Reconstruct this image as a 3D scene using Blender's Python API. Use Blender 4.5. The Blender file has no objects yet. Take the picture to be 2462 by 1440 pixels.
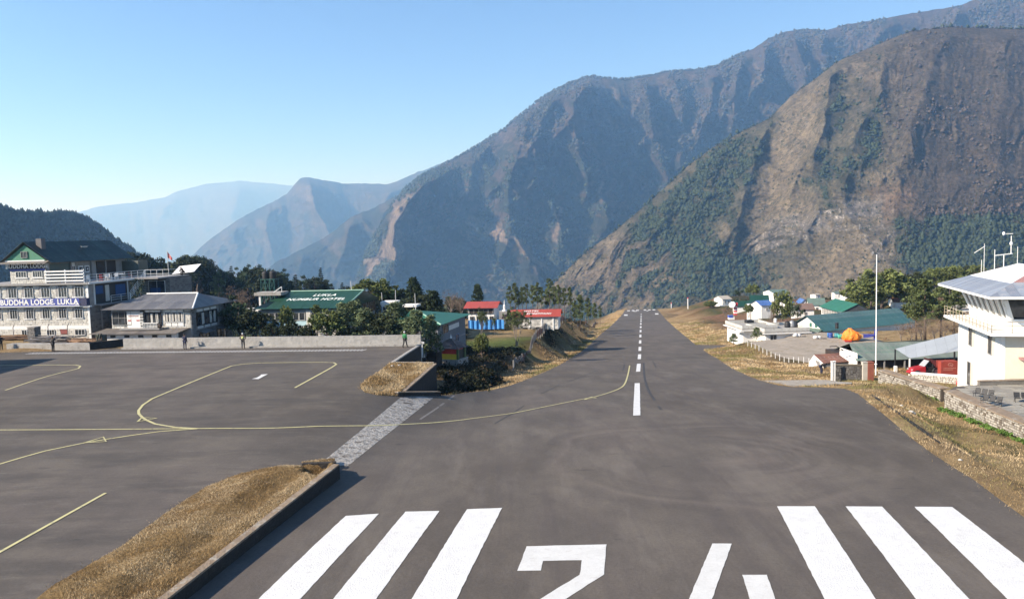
import bpy, bmesh, math, random
import numpy as np
from mathutils import Vector, Matrix
from mathutils.geometry import delaunay_2d_cdt
from mathutils import noise as mnoise

random.seed(7)
RNG = np.random.default_rng(7)
SC = bpy.context.scene
COL = SC.collection
R = math.radians

# ------------------------------------------------------------------ camera
CAM_Z = 12.0
FPX, CX, CY = 1900.0, 1231.0, 720.0
PITCH, ROLL = R(4.8), R(1.6)
_F = Vector((0, math.cos(PITCH), -math.sin(PITCH)))
_R0 = Vector((1, 0, 0)); _U0 = Vector((0, math.sin(PITCH), math.cos(PITCH)))
_Rr = _R0 * math.cos(ROLL) - _U0 * math.sin(ROLL)
_Ur = _R0 * math.sin(ROLL) + _U0 * math.cos(ROLL)
cam_data = bpy.data.cameras.new('camera')
cam_data.sensor_fit = 'HORIZONTAL'; cam_data.sensor_width = 36.0
cam_data.lens = 36.0 * FPX / 2462.0
cam_data.clip_start = 0.5; cam_data.clip_end = 60000
cam = bpy.data.objects.new('camera', cam_data); COL.objects.link(cam)
cam.matrix_world = Matrix(((_Rr.x, _Ur.x, -_F.x, 0), (_Rr.y, _Ur.y, -_F.y, 0), (_Rr.z, _Ur.z, -_F.z, CAM_Z), (0, 0, 0, 1)))
SC.camera = cam

# ------------------------------------------------------------------ sky, sun, exposure
SUN_AZ, SUN_EL = R(-113), R(31)       # azimuth from the viewing direction (+Y), clockwise positive
SUN_STRENGTH, SKY_STRENGTH, EXPOSURE = 5.0, 0.10, 1.12
HAZE_DENSITY, HAZE_COLOR, HAZE_ANISO = 1.2e-4, (0.31, 0.59, 1.0), 0.25
world = bpy.data.worlds.new('World'); SC.world = world; world.use_nodes = True
wn = world.node_tree; wn.nodes.clear()
sky = wn.nodes.new('ShaderNodeTexSky'); sky.sky_type = 'NISHITA'; sky.sun_disc = False
sky.sun_elevation = SUN_EL; sky.sun_rotation = SUN_AZ
sky.altitude = 2800; sky.air_density = 1.0; sky.dust_density = 0.2; sky.ozone_density = 6.0
bg = wn.nodes.new('ShaderNodeBackground'); bg.inputs[1].default_value = SKY_STRENGTH
wo = wn.nodes.new('ShaderNodeOutputWorld')
wn.links.new(sky.outputs[0], bg.inputs[0]); wn.links.new(bg.outputs[0], wo.inputs[0])
sun_d = bpy.data.lights.new('sun', 'SUN'); sun_d.energy = SUN_STRENGTH; sun_d.angle = R(0.53); sun_d.color = (1.0, 0.945, 0.87)
sun = bpy.data.objects.new('sun', sun_d); COL.objects.link(sun)
_sd = Vector((math.sin(SUN_AZ) * math.cos(SUN_EL), math.cos(SUN_AZ) * math.cos(SUN_EL), math.sin(SUN_EL)))
sun.rotation_euler = _sd.to_track_quat('Z', 'Y').to_euler(); sun.location = _sd * 200
vs = SC.view_settings; vs.view_transform = 'Standard'; vs.look = 'None'; vs.gamma = 1.0
vs.exposure = EXPOSURE; vs.use_curve_mapping = False
SC.cycles.max_bounces = 5; SC.cycles.diffuse_bounces = 2; SC.cycles.glossy_bounces = 2
SC.cycles.transparent_max_bounces = 8; SC.cycles.volume_bounces = 1
SC.cycles.use_denoising = True
SC.cycles.sample_clamp_indirect = 6.0

# ------------------------------------------------------------------ pixel (2462x1440 photo) to world helpers
def ray(px, py):
    x = (px - CX) / FPX; y = -(py - CY) / FPX
    return _F + _Rr * x + _Ur * y
def P(px, py, d):
    r = ray(px, py); s = d / r.y
    return Vector((r.x * s, d, CAM_Z + r.z * s))
def at(px, py, z):
    r = ray(px, py); s = (z - CAM_Z) / r.z
    return Vector((r.x * s, r.y * s, z))

# ------------------------------------------------------------------ materials
MATS = {}
def _pr(name):
    m = bpy.data.materials.new(name); m.use_nodes = True
    nt = m.node_tree; nt.nodes.clear()
    out = nt.nodes.new('ShaderNodeOutputMaterial'); b = nt.nodes.new('ShaderNodeBsdfPrincipled')
    nt.links.new(b.outputs[0], out.inputs[0])
    return m, nt, b
def lum(c, k): return (min(1, c[0] * k), min(1, c[1] * k), min(1, c[2] * k), 1)
def noise_node(nt, vec, scale, detail=5, rough=0.55):
    n = nt.nodes.new('ShaderNodeTexNoise'); n.inputs['Scale'].default_value = scale
    n.inputs['Detail'].default_value = detail; n.inputs['Roughness'].default_value = rough
    if vec is not None: nt.links.new(vec, n.inputs['Vector'])
    return n
def ramp(nt, fac, stops):
    r = nt.nodes.new('ShaderNodeValToRGB'); e = r.color_ramp.elements
    e[0].position = stops[0][0]; e[0].color = stops[0][1]
    e[1].position = stops[-1][0]; e[1].color = stops[-1][1]
    for p, c in stops[1:-1]:
        q = e.new(p); q.color = c
    nt.links.new(fac, r.inputs[0]); return r
def mix(nt, fac, a, b, mode='MIX'):
    m = nt.nodes.new('ShaderNodeMix'); m.data_type = 'RGBA'; m.blend_type = mode
    for k, v in ((0, fac), (6, a), (7, b)):
        if isinstance(v, (int, float)): m.inputs[k].default_value = v
        elif isinstance(v, tuple): m.inputs[k].default_value = v if len(v) == 4 else (*v, 1)
        else: nt.links.new(v, m.inputs[k])
    return m.outputs[2]
def bump(nt, b, h, strength=0.4, dist=0.05):
    n = nt.nodes.new('ShaderNodeBump'); n.inputs['Strength'].default_value = strength; n.inputs['Distance'].default_value = dist
    nt.links.new(h, n.inputs['Height']); nt.links.new(n.outputs[0], b.inputs['Normal'])
def G4(v): return (v, v, v, 1)

def M(name, c=(0.5, 0.5, 0.5), rough=0.8, var=0.18, scale=1.5, metal=0.0, bmp=0.15, bscale=None, wear=None, wearamt=0.5, rnd=0.0, spec=0.5, corr=0.0, corr_axis='X'):
    """painted / plain surface with blotchy variation, optional worn patches, per-object brightness, corrugation relief"""
    if name in MATS: return MATS[name]
    kA = 0.80 if max(c) < .6 else 0.90
    c = tuple(q * kA for q in c); wear = tuple(q * kA for q in wear) if wear is not None else None
    m, nt, b = _pr(name)
    tc = nt.nodes.new('ShaderNodeTexCoord').outputs['Object']
    n1 = noise_node(nt, tc, scale, 6, 0.6); n2 = noise_node(nt, tc, scale * 7, 4)
    r1 = ramp(nt, n1.outputs[0], [(0.3, lum(c, 1 - var)), (0.7, lum(c, 1 + var))])
    col = mix(nt, 0.35, r1.outputs[0], ramp(nt, n2.outputs[0], [(0.3, lum(c, 1 - 1.3 * var)), (0.7, lum(c, 1 + 1.1 * var))]).outputs[0])
    if wear is not None:
        n3 = noise_node(nt, tc, scale * 2.3, 8, 0.7)
        f = ramp(nt, n3.outputs[0], [(0.60 - 0.2 * wearamt, G4(0)), (0.72 - 0.2 * wearamt, G4(1))])
        col = mix(nt, f.outputs[0], col, wear)
    if rnd:
        oi = nt.nodes.new('ShaderNodeObjectInfo')
        f = ramp(nt, oi.outputs['Random'], [(0, G4(1 - rnd)), (1, G4(1 + rnd))])
        f.color_ramp.elements[1].color = (1, 1, 1, 1); f.color_ramp.elements[0].color = (1 - 2 * rnd, 1 - 2 * rnd, 1 - 1.8 * rnd, 1)
        col = mix(nt, 1.0, col, f.outputs[0], 'MULTIPLY')
    nt.links.new(col, b.inputs['Base Color'])
    b.inputs['Roughness'].default_value = rough; b.inputs['Metallic'].default_value = metal
    b.inputs['Specular IOR Level'].default_value = spec
    if corr:
        w = nt.nodes.new('ShaderNodeTexWave'); w.wave_type = 'BANDS'; w.bands_direction = corr_axis
        w.inputs['Scale'].default_value = corr; nt.links.new(tc, w.inputs['Vector'])
        bump(nt, b, w.outputs[1], 0.6, 0.02)
    elif bmp:
        n4 = noise_node(nt, tc, bscale or scale * 12, 5, 0.65); bump(nt, b, n4.outputs[0], 0.5, bmp * 0.2)
    MATS[name] = m
    return m
def glass_mat():
    if 'glass' in MATS: return MATS['glass']
    m, nt, b = _pr('glass')
    tc = nt.nodes.new('ShaderNodeTexCoord').outputs['Object']
    n = noise_node(nt, tc, 1.3, 2)
    r = ramp(nt, n.outputs[0], [(0.35, (0.012, 0.016, 0.02, 1)), (0.65, (0.05, 0.055, 0.06, 1))])
    nt.links.new(r.outputs[0], b.inputs['Base Color']); b.inputs['Roughness'].default_value = 0.12
    MATS['glass'] = m; return m

# ------------------------------------------------------------------ mesh building
class MB:
    """collects verts/faces, builds one mesh object"""
    def __init__(s): s.v = []; s.f = []
    def quad(s, *p):
        i = len(s.v); s.v += [tuple(q) for q in p]; s.f.append(tuple(range(i, i + len(p)))); return s
    def box(s, x0, x1, y0, y1, z0, z1, M_=None):
        c = [(x0, y0, z0), (x1, y0, z0), (x1, y1, z0), (x0, y1, z0), (x0, y0, z1), (x1, y0, z1), (x1, y1, z1), (x0, y1, z1)]
        if M_ is not None: c = [tuple(M_ @ Vector(q)) for q in c]
        i = len(s.v); s.v += c
        s.f += [(i, i + 3, i + 2, i + 1), (i + 4, i + 5, i + 6, i + 7), (i, i + 1, i + 5, i + 4), (i + 1, i + 2, i + 6, i + 5), (i + 2, i + 3, i + 7, i + 6), (i + 3, i, i + 4, i + 7)]
        return s
    def hexa(s, c):
        """c: 8 corners, bottom loop then top loop"""
        i = len(s.v); s.v += [tuple(q) for q in c]
        s.f += [(i, i + 3, i + 2, i + 1), (i + 4, i + 5, i + 6, i + 7), (i, i + 1, i + 5, i + 4), (i + 1, i + 2, i + 6, i + 5), (i + 2, i + 3, i + 7, i + 6), (i + 3, i, i + 4, i + 7)]
        return s
    def slab(s, a, b, c, d, t):
        """thick sheet from four corners (counter-clockwise seen from above), thickness t along the normal, downward"""
        a, b, c, d = map(Vector, (a, b, c, d))
        n = (b - a).cross(d - a).normalized() * t
        return s.hexa([a - n, b - n, c - n, d - n, a, b, c, d])
    def tube(s, p0, p1, r0, r1=None, n=6, cap=True):
        r1 = r0 if r1 is None else r1
        p0 = Vector(p0); p1 = Vector(p1); ax = (p1 - p0)
        if ax.length < 1e-6: return s
        ax.normalize(); t = Vector((0, 0, 1)) if abs(ax.z) < 0.9 else Vector((1, 0, 0))
        u = ax.cross(t).normalized(); w = ax.cross(u)
        i = len(s.v)
        for p, r in ((p0, r0), (p1, r1)):
            for k in range(n):
                a = 2 * math.pi * k / n
                s.v.append(tuple(p + u * (r * math.cos(a)) + w * (r * math.sin(a))))
        for k in range(n):
            s.f.append((i + k, i + (k + 1) % n, i + n + (k + 1) % n, i + n + k))
        if cap:
            s.f.append(tuple(i + k for k in range(n))[::-1]); s.f.append(tuple(i + n + k for k in range(n)))
        return s
    def lathe(s, prof, c=(0, 0, 0), n=16):
        i = len(s.v); m_ = len(prof)
        for r, z in prof:
            for k in range(n):
                a = 2 * math.pi * k / n
                s.v.append((c[0] + r * math.cos(a), c[1] + r * math.sin(a), c[2] + z))
        for j in range(m_ - 1):
            for k in range(n):
                a = i + j * n + k; b = i + j * n + (k + 1) % n
                s.f.append((a, b, b + n, a + n))
        return s
    def blob(s, c, r, sq=(1, 1, 1), n=8, m_=5, jit=0.15, rng=random):
        c = Vector(c); i = len(s.v)
        for j in range(m_ + 1):
            ph = math.pi * j / m_
            for k in range(n):
                a = 2 * math.pi * k / n
                q = r * (1 + jit * (rng.random() - .5) * 2) if 0 < j < m_ else r
                s.v.append((c.x + q * sq[0] * math.sin(ph) * math.cos(a), c.y + q * sq[1] * math.sin(ph) * math.sin(a), c.z + q * sq[2] * math.cos(ph)))
        for j in range(m_):
            for k in range(n):
                a = i + j * n + k; b = i + j * n + (k + 1) % n
                s.f.append((a, a + n, b + n, b))
        return s
    def mesh(s, name, m=None, smooth=False):
        me = bpy.data.meshes.new(name); me.from_pydata(s.v, [], s.f)
        if m is not None: me.materials.append(m)
        if smooth: me.polygons.foreach_set('use_smooth', [True] * len(me.polygons))
        me.update(); return me
    def build(s, name, m=None, parent=None, smooth=False, **kw):
        o = bpy.data.objects.new(name, s.mesh(name, m, smooth)); COL.objects.link(o)
        if parent is not None: o.parent = parent
        for k, v in kw.items(): o[k] = v
        return o
def inst(name, me, parent=None, loc=(0, 0, 0), rot=(0, 0, 0), sc=(1, 1, 1), **kw):
    o = bpy.data.objects.new(name, me); COL.objects.link(o)
    o.location = loc; o.rotation_euler = rot; o.scale = sc
    if parent is not None: o.parent = parent
    for k, v in kw.items(): o[k] = v
    return o
def thing(name, label, cat, loc=(0, 0, 0), rotz=0.0, group=None):
    o = bpy.data.objects.new(name, None); COL.objects.link(o); o.empty_display_size = 0.5
    o.location = loc; o.rotation_euler = (0, 0, rotz)
    o['label'] = label; o['category'] = cat
    if group: o['group'] = group
    return o
def tag(o, label, cat, group=None):
    o['label'] = label; o['category'] = cat
    if group: o['group'] = group
    return o
def npmesh(name, verts, faces_flat, nper, m=None, smooth=False, attr=None):
    """fast mesh from numpy: verts (n,3), faces (k,nper)"""
    me = bpy.data.meshes.new(name); nv = len(verts); nf = len(faces_flat)
    me.vertices.add(nv); me.vertices.foreach_set('co', np.asarray(verts, dtype=np.float32).ravel())
    me.loops.add(nf * nper); me.loops.foreach_set('vertex_index', np.asarray(faces_flat, dtype=np.int32).ravel())
    me.polygons.add(nf)
    me.polygons.foreach_set('loop_start', np.arange(nf, dtype=np.int32) * nper)
    me.update(calc_edges=True)
    if smooth: me.polygons.foreach_set('use_smooth', np.ones(nf, dtype=bool))
    if m is not None: me.materials.append(m)
    if attr is not None:
        for an, av in attr.items():
            a = me.color_attributes.new(an, 'FLOAT_COLOR', 'POINT')
            a.data.foreach_set('color', np.asarray(av, dtype=np.float32).ravel())
    me.validate(); return me
def link(name, me, **kw):
    o = bpy.data.objects.new(name, me); COL.objects.link(o)
    for k, v in kw.items(): o[k] = v
    return o

# ------------------------------------------------------------------ numpy value noise
_perm = np.random.default_rng(3).random((256, 256)).astype(np.float64)
def vnoise(x, y):
    xi = np.floor(x).astype(int); yi = np.floor(y).astype(int); fx = x - xi; fy = y - yi
    fx = fx * fx * (3 - 2 * fx); fy = fy * fy * (3 - 2 * fy)
    g = lambda a, b: _perm[a & 255, b & 255]
    return (g(xi, yi) * (1 - fx) + g(xi + 1, yi) * fx) * (1 - fy) + (g(xi, yi + 1) * (1 - fx) + g(xi + 1, yi + 1) * fx) * fy
def fbm(x, y, o=5, gain=0.5, lac=2.03):
    a = 1.0; s = np.zeros_like(x, dtype=float); t = 0
    for k in range(o):
        s += a * vnoise(x + 17.3 * k, y + 9.1 * k); t += a; a *= gain; x = x * lac; y = y * lac
    return s / t
def ridged(x, y, o=5, gain=0.5, lac=2.1):
    a = 1.0; s = np.zeros_like(x, dtype=float); t = 0
    for k in range(o):
        s += a * (1 - np.abs(2 * vnoise(x + 31.7 * k, y + 3.3 * k) - 1)); t += a; a *= gain; x = x * lac; y = y * lac
    return s / t
def sstep(a, b, x):
    t = np.clip((x - a) / (b - a), 0, 1); return t * t * (3 - 2 * t)
def inpoly(x, y, poly):
    x = np.asarray(x); y = np.asarray(y); ins = np.zeros(x.shape, bool); n = len(poly)
    for i in range(n):
        x0, y0 = poly[i][0], poly[i][1]; x1, y1 = poly[(i + 1) % n][0], poly[(i + 1) % n][1]
        if y0 == y1: continue
        c = ((y0 > y) != (y1 > y)) & (x < (x1 - x0) * (y - y0) / (y1 - y0) + x0)
        ins ^= c
    return ins
def polydist(x, y, pts, closed=True):
    """distance to a polyline and signed side of the nearest segment"""
    best = np.full(np.shape(x), 1e9); side = np.zeros(np.shape(x)); par = np.zeros(np.shape(x))
    n = len(pts); m_ = n if closed else n - 1
    for i in range(m_):
        ax, ay = pts[i][0], pts[i][1]; bx, by = pts[(i + 1) % n][0], pts[(i + 1) % n][1]
        dx, dy = bx - ax, by - ay; L = dx * dx + dy * dy + 1e-12
        t = np.clip(((x - ax) * dx + (y - ay) * dy) / L, 0, 1)
        qx = x - (ax + t * dx); qy = y - (ay + t * dy); d = np.sqrt(qx * qx + qy * qy)
        k = d < best
        best = np.where(k, d, best); side = np.where(k, np.sign(dx * (y - ay) - dy * (x - ax)), side); par = np.where(k, (i + t) / m_, par)
    return best, side, par
# ------------------------------------------------------------------ ground heights
_PD = np.array([-200, 30, 42, 50, 58, 70, 85, 110, 137, 164, 255, 344, 540, 900], float)
_PZ = np.array([0.0, 0.0, -0.35, -0.9, -1.7, -2.9, -4.5, -7.1, -9.9, -12.3, -20.0, -27.6, -42.9, -70], float)
_dd = np.arange(-200, 900, 2.0); _zz = np.interp(_dd, _PD, _PZ)
_k = np.exp(-np.arange(-8, 9) ** 2 / 18.0); _k /= _k.sum()
_zz[8:-8] = np.convolve(_zz, _k, 'valid')
def rc(y): return 0.164 * y - 0.6                       # X of the runway centreline at depth y
def Za(x, y):
    x = np.asarray(x, float); y = np.asarray(y, float)
    z = np.interp(y, _dd, _zz)
    w = sstep(-21.5, -12.0, x - rc(y))
    return z * w
def cast(px, py, Z=Za, d0=15.0, d1=900.0):
    r = ray(px, py); lo = d0; prev = d0; d = d0
    f = lambda dd: CAM_Z + r.z * dd / r.y - float(Z(r.x * dd / r.y, dd))
    while d < d1:
        if f(d) < 0: break
        prev = d; d *= 1.03
    a, b = prev, d
    for _ in range(30):
        m_ = (a + b) / 2
        if f(m_) < 0: b = m_
        else: a = m_
    return (r.x * a / r.y, a)
def PX(l): return [cast(*q) for q in l]

ASPH = PX([(1007, 829), (972, 851), (936, 875), (915, 892), (884, 912), (868, 925), (866, 933), (878, 943), (910, 950), (957, 953), (1060, 950), (1090, 948),
           (1180, 938), (1225, 927), (1262, 914), (1300, 898), (1340, 880), (1372, 861), (1402, 842), (1440, 808), (1467, 785), (1496, 756), (1503.6, 744.5)]) \
     + PX([(1580, 743.2), (1602, 769), (1625, 790), (1673, 829), (1738, 829.5), (1796, 829.5), (1800, 836), (1745, 838.5), (1690, 840.5), (1725, 862), (1760, 885), (1800, 904), (1830, 915), (1870, 926), (1905, 930), (1970, 931),
           (2030, 934), (2062, 946), (2095, 973), (2130, 1000), (2165, 1030), (2200, 1060), (2245, 1092), (2290, 1122), (2340, 1152), (2380, 1182), (2420, 1212), (2462, 1243)])
ASPH += [(23, 24), (24, 5), (24, -20), (-90, -20), (-120, 60), (-120, 93)]
WALL_BASE = [at(-40, 849, 0), at(60, 846, 0), at(232, 841, 0), at(297, 838, 0), at(585, 835, 0), at(973, 831, 0), at(1012, 829, 0)]
ASPH += [(p.x, p.y) for p in WALL_BASE[:-1]]
ISL1 = PX([(60, 1460), (120, 1412), (200, 1366), (300, 1308), (360, 1262), (400, 1232), (450, 1198), (500, 1168), (560, 1146), (610, 1132), (660, 1126), (700, 1124), (728, 1126),
           (726, 1116), (806, 1113)])
W_OUT0, W_OUT1 = at(816, 1116, .5), at(402, 1440, .5)          # outer top edge of the drain wall
_wd = (W_OUT0 - W_OUT1); _wd.z = 0; _wd.normalize(); _wn = Vector((-_wd.y, _wd.x, 0))
W_IN0 = W_OUT0 + _wn * .32; W_IN1 = W_OUT1 + _wn * .32 - _wd * 16
ISL1 += [((W_IN0 + (W_IN1 - W_IN0) * k / 12).x, (W_IN0 + (W_IN1 - W_IN0) * k / 12).y) for k in range(13)] + [(-16.5, 12), (-19.5, 15)]
INLET = [(at(q[0], q[1], 0).x, at(q[0], q[1], 0).y) for q in ((722, 1121), (812, 1114), (765, 1168), (738, 1150))]
_e2 = [at(943, 872.5, 0), at(1041, 873.5, 0), at(1041.5, 876, -.05), at(1003, 909, -.3), at(966, 941, -.55)]
ISL2 = [(p.x, p.y) for p in _e2] + PX([(957, 953), (910, 950), (878, 943), (866, 933), (868, 925), (884, 912), (915, 892), (936, 875)])
PATHP = PX([(1832, 915), (1900, 914), (1990, 913), (2050, 915), (2047, 923), (1985, 924), (1905, 929)])
GRAVEL = [at(1800, 829, -9), at(1870, 812, -9), at(1925, 806, -9), at(2085, 811, -9), at(2130, 826, -9), at(2075, 870, -9), at(1975, 882, -9), at(1880, 858, -9)]
GRAVEL = [(p.x, p.y) for p in GRAVEL]
FIELD = [(at(1120, 789, -6.2)), at(1250, 789, -6.2), at(1400, 792, -6.2), at(1420, 800, -6.3), at(1380, 822, -6.3), at(1290, 842, -6.2), at(1120, 836, -6.2)]
FIELD = [(p.x, p.y) for p in FIELD]
# scattered height controls for unpaved ground (x, y, z)
GC = [(-6, 65, -5.8), (-5, 72, -6.8), (-2, 80, -6.8), (-6, 82, -6.8), (-9, 80, -6.2), (-1, 88, -6.6), (-9, 93, -4.6), (2, 92, -6.2), (-6.5, 100, -4.4), (-3, 110, -5.2), (0, 99, -6.0), (-2, 122, -6.0), (2, 135, -6.2),
      (-20, 105, -4.6), (-40, 110, -4.8), (-60, 135, -6), (-30, 150, -7), (0, 150, -6.3), (5, 145, -6.4), (-12, 152, -6.2), (8, 175, -8.0), (-20, 190, -8.5), (12, 210, -12), (22, 240, -16), (45, 300, -24), (70, 420, -35),
      (-42, 97, -1.5), (-58, 97, 0.15), (-64, 100, 0.15), (-85, 100, 0.3), (-70, 106, 0.1), (-90, 135, -3),
      (-100, 210, -12), (-60, 240, -20), (-10, 270, -28), (10, 345, -50), (40, 420, -66), (-150, 300, -11), (-126, 305, -11), (-89, 310, -13), (-56, 310, -19), (-22, 310, -25), (-200, 150, -6), (-250, 300, -20), (-100, 420, -70),
      (35.0, 52, -3.75), (35.4, 62, -3.85), (35.6, 67, -4.1), (38.6, 73, -5.4), (40, 86, -6.0), (33, 56, -3.6), (30, 48, -2.9), (34, 68, -4.2), (33, 45, -3.6), (30, 36, -2.6), (27, 24, -1.6), (40, 30, -4),
      (50, 60, -4.6), (50, 78, -6.2), (44, 76, -5.6), (60, 95, -6.4), (46, 94, -6.4), (42, 100, -6.8), (35, 95, -6.3), (33, 112, -8.2), (80, 80, -4), (75, 110, -6),
      (42, 140, -8.6), (50, 143, -8.35), (60, 146, -8.3), (40, 150, -8.7), (52, 156, -8.6), (38, 124, -9.1), (50, 128, -9.1), (62, 130, -9.1), (45, 148, -8.4), (56, 150, -8.3), (68, 148, -8.5), (80, 140, -8.4),
      (48, 170, -12.6), (60, 170, -12), (70, 165, -10.5), (90, 165, -8.6), (100, 180, -9), (58, 215, -16.4), (75, 205, -13.6), (95, 210, -12.5), (120, 220, -9),
      (78, 245, -17), (95, 265, -17), (110, 290, -16), (95, 330, -21.5), (120, 350, -23), (72, 262, -20.3), (150, 300, -19), (170, 250, -12), (220, 320, -16), (130, 450, -28), (250, 500, -32), (110, 500, -38), (95, 540, -42),
      (80, 560, -45), (60, 560, -52), (30, 600, -80), (100, 640, -70), (160, 640, -75), (40, 700, -110), (-100, 700, -140), (120, 750, -110), (250, 750, -90), (400, 600, -45), (400, 300, -8), (300, 100, 2)]
_GCx = np.array([g[0] for g in GC]); _GCy = np.array([g[1] for g in GC]); _GCz = np.array([g[2] for g in GC])
def shep(x, y):
    x = np.asarray(x, float); y = np.asarray(y, float); num = np.zeros(x.shape); den = np.zeros(x.shape)
    for a, b, c in zip(_GCx, _GCy, _GCz):
        sc_ = 6 + 0.05 * b
        w = 1.0 / (((x - a) ** 2 + (y - b) ** 2) / sc_ ** 2 + 0.08) ** 1.7
        num += w * c; den += w
    return num / den
def asph_dist(x, y):
    d, s, _ = polydist(x, y, ASPH); return d
def Zg(x, y, rough=True):
    x = np.asarray(x, float); y = np.asarray(y, float)
    d = asph_dist(x, y); pz = np.interp(y, _dd, _zz); za = Za(x, y)
    za = np.where((y > 58) & (x > rc(y) - 24), pz + (za - pz) * np.exp(-d / .8), za)
    # apron edge is a cliff (retaining walls); elsewhere the verge ramps away from the asphalt
    rampw = np.where(x > rc(y), 3.0 + 0.03 * y, np.where(y > 185, 7.0, 3.2))
    cliff = (x < rc(y) - 17.3) & (y > 60) | (y > 90) & (x < -8)
    left = x < rc(y)
    k = sstep(0, 1, np.maximum(0, d - np.where(left, 4.2, 1.2 + 5.0 * sstep(68, 74, y) * (1 - sstep(86, 94, y)))) / rampw)
    k = np.where(cliff, 1.0, k)
    z = za * (1 - k) + shep(x, y) * k
    if rough:
        pad = inpoly(x, y, GRAVEL)
        a = np.clip(d / 3.0, 0.15, 1) * np.where(pad, 0.15, 1)
        z = z + a * (.16 * (fbm(x * 1.1, y * 1.1, 3) - .5) * (y < 115) + 0.5 * (fbm(x * 0.35, y * 0.35, 4) - 0.5) + 0.9 * (fbm(x * 0.09 + 5, y * 0.09, 3) - 0.5)) * np.clip(y / 120, 0.5, 3)
    return z
def zg(x, y): return float(Zg(np.array([x]), np.array([y]))[0])
ISL2_ = PX([(915, 892), (884, 912), (868, 925), (866, 933), (878, 943), (910, 950), (957, 953)])   # curved edge of the raised grass island at the drain mouth

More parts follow.
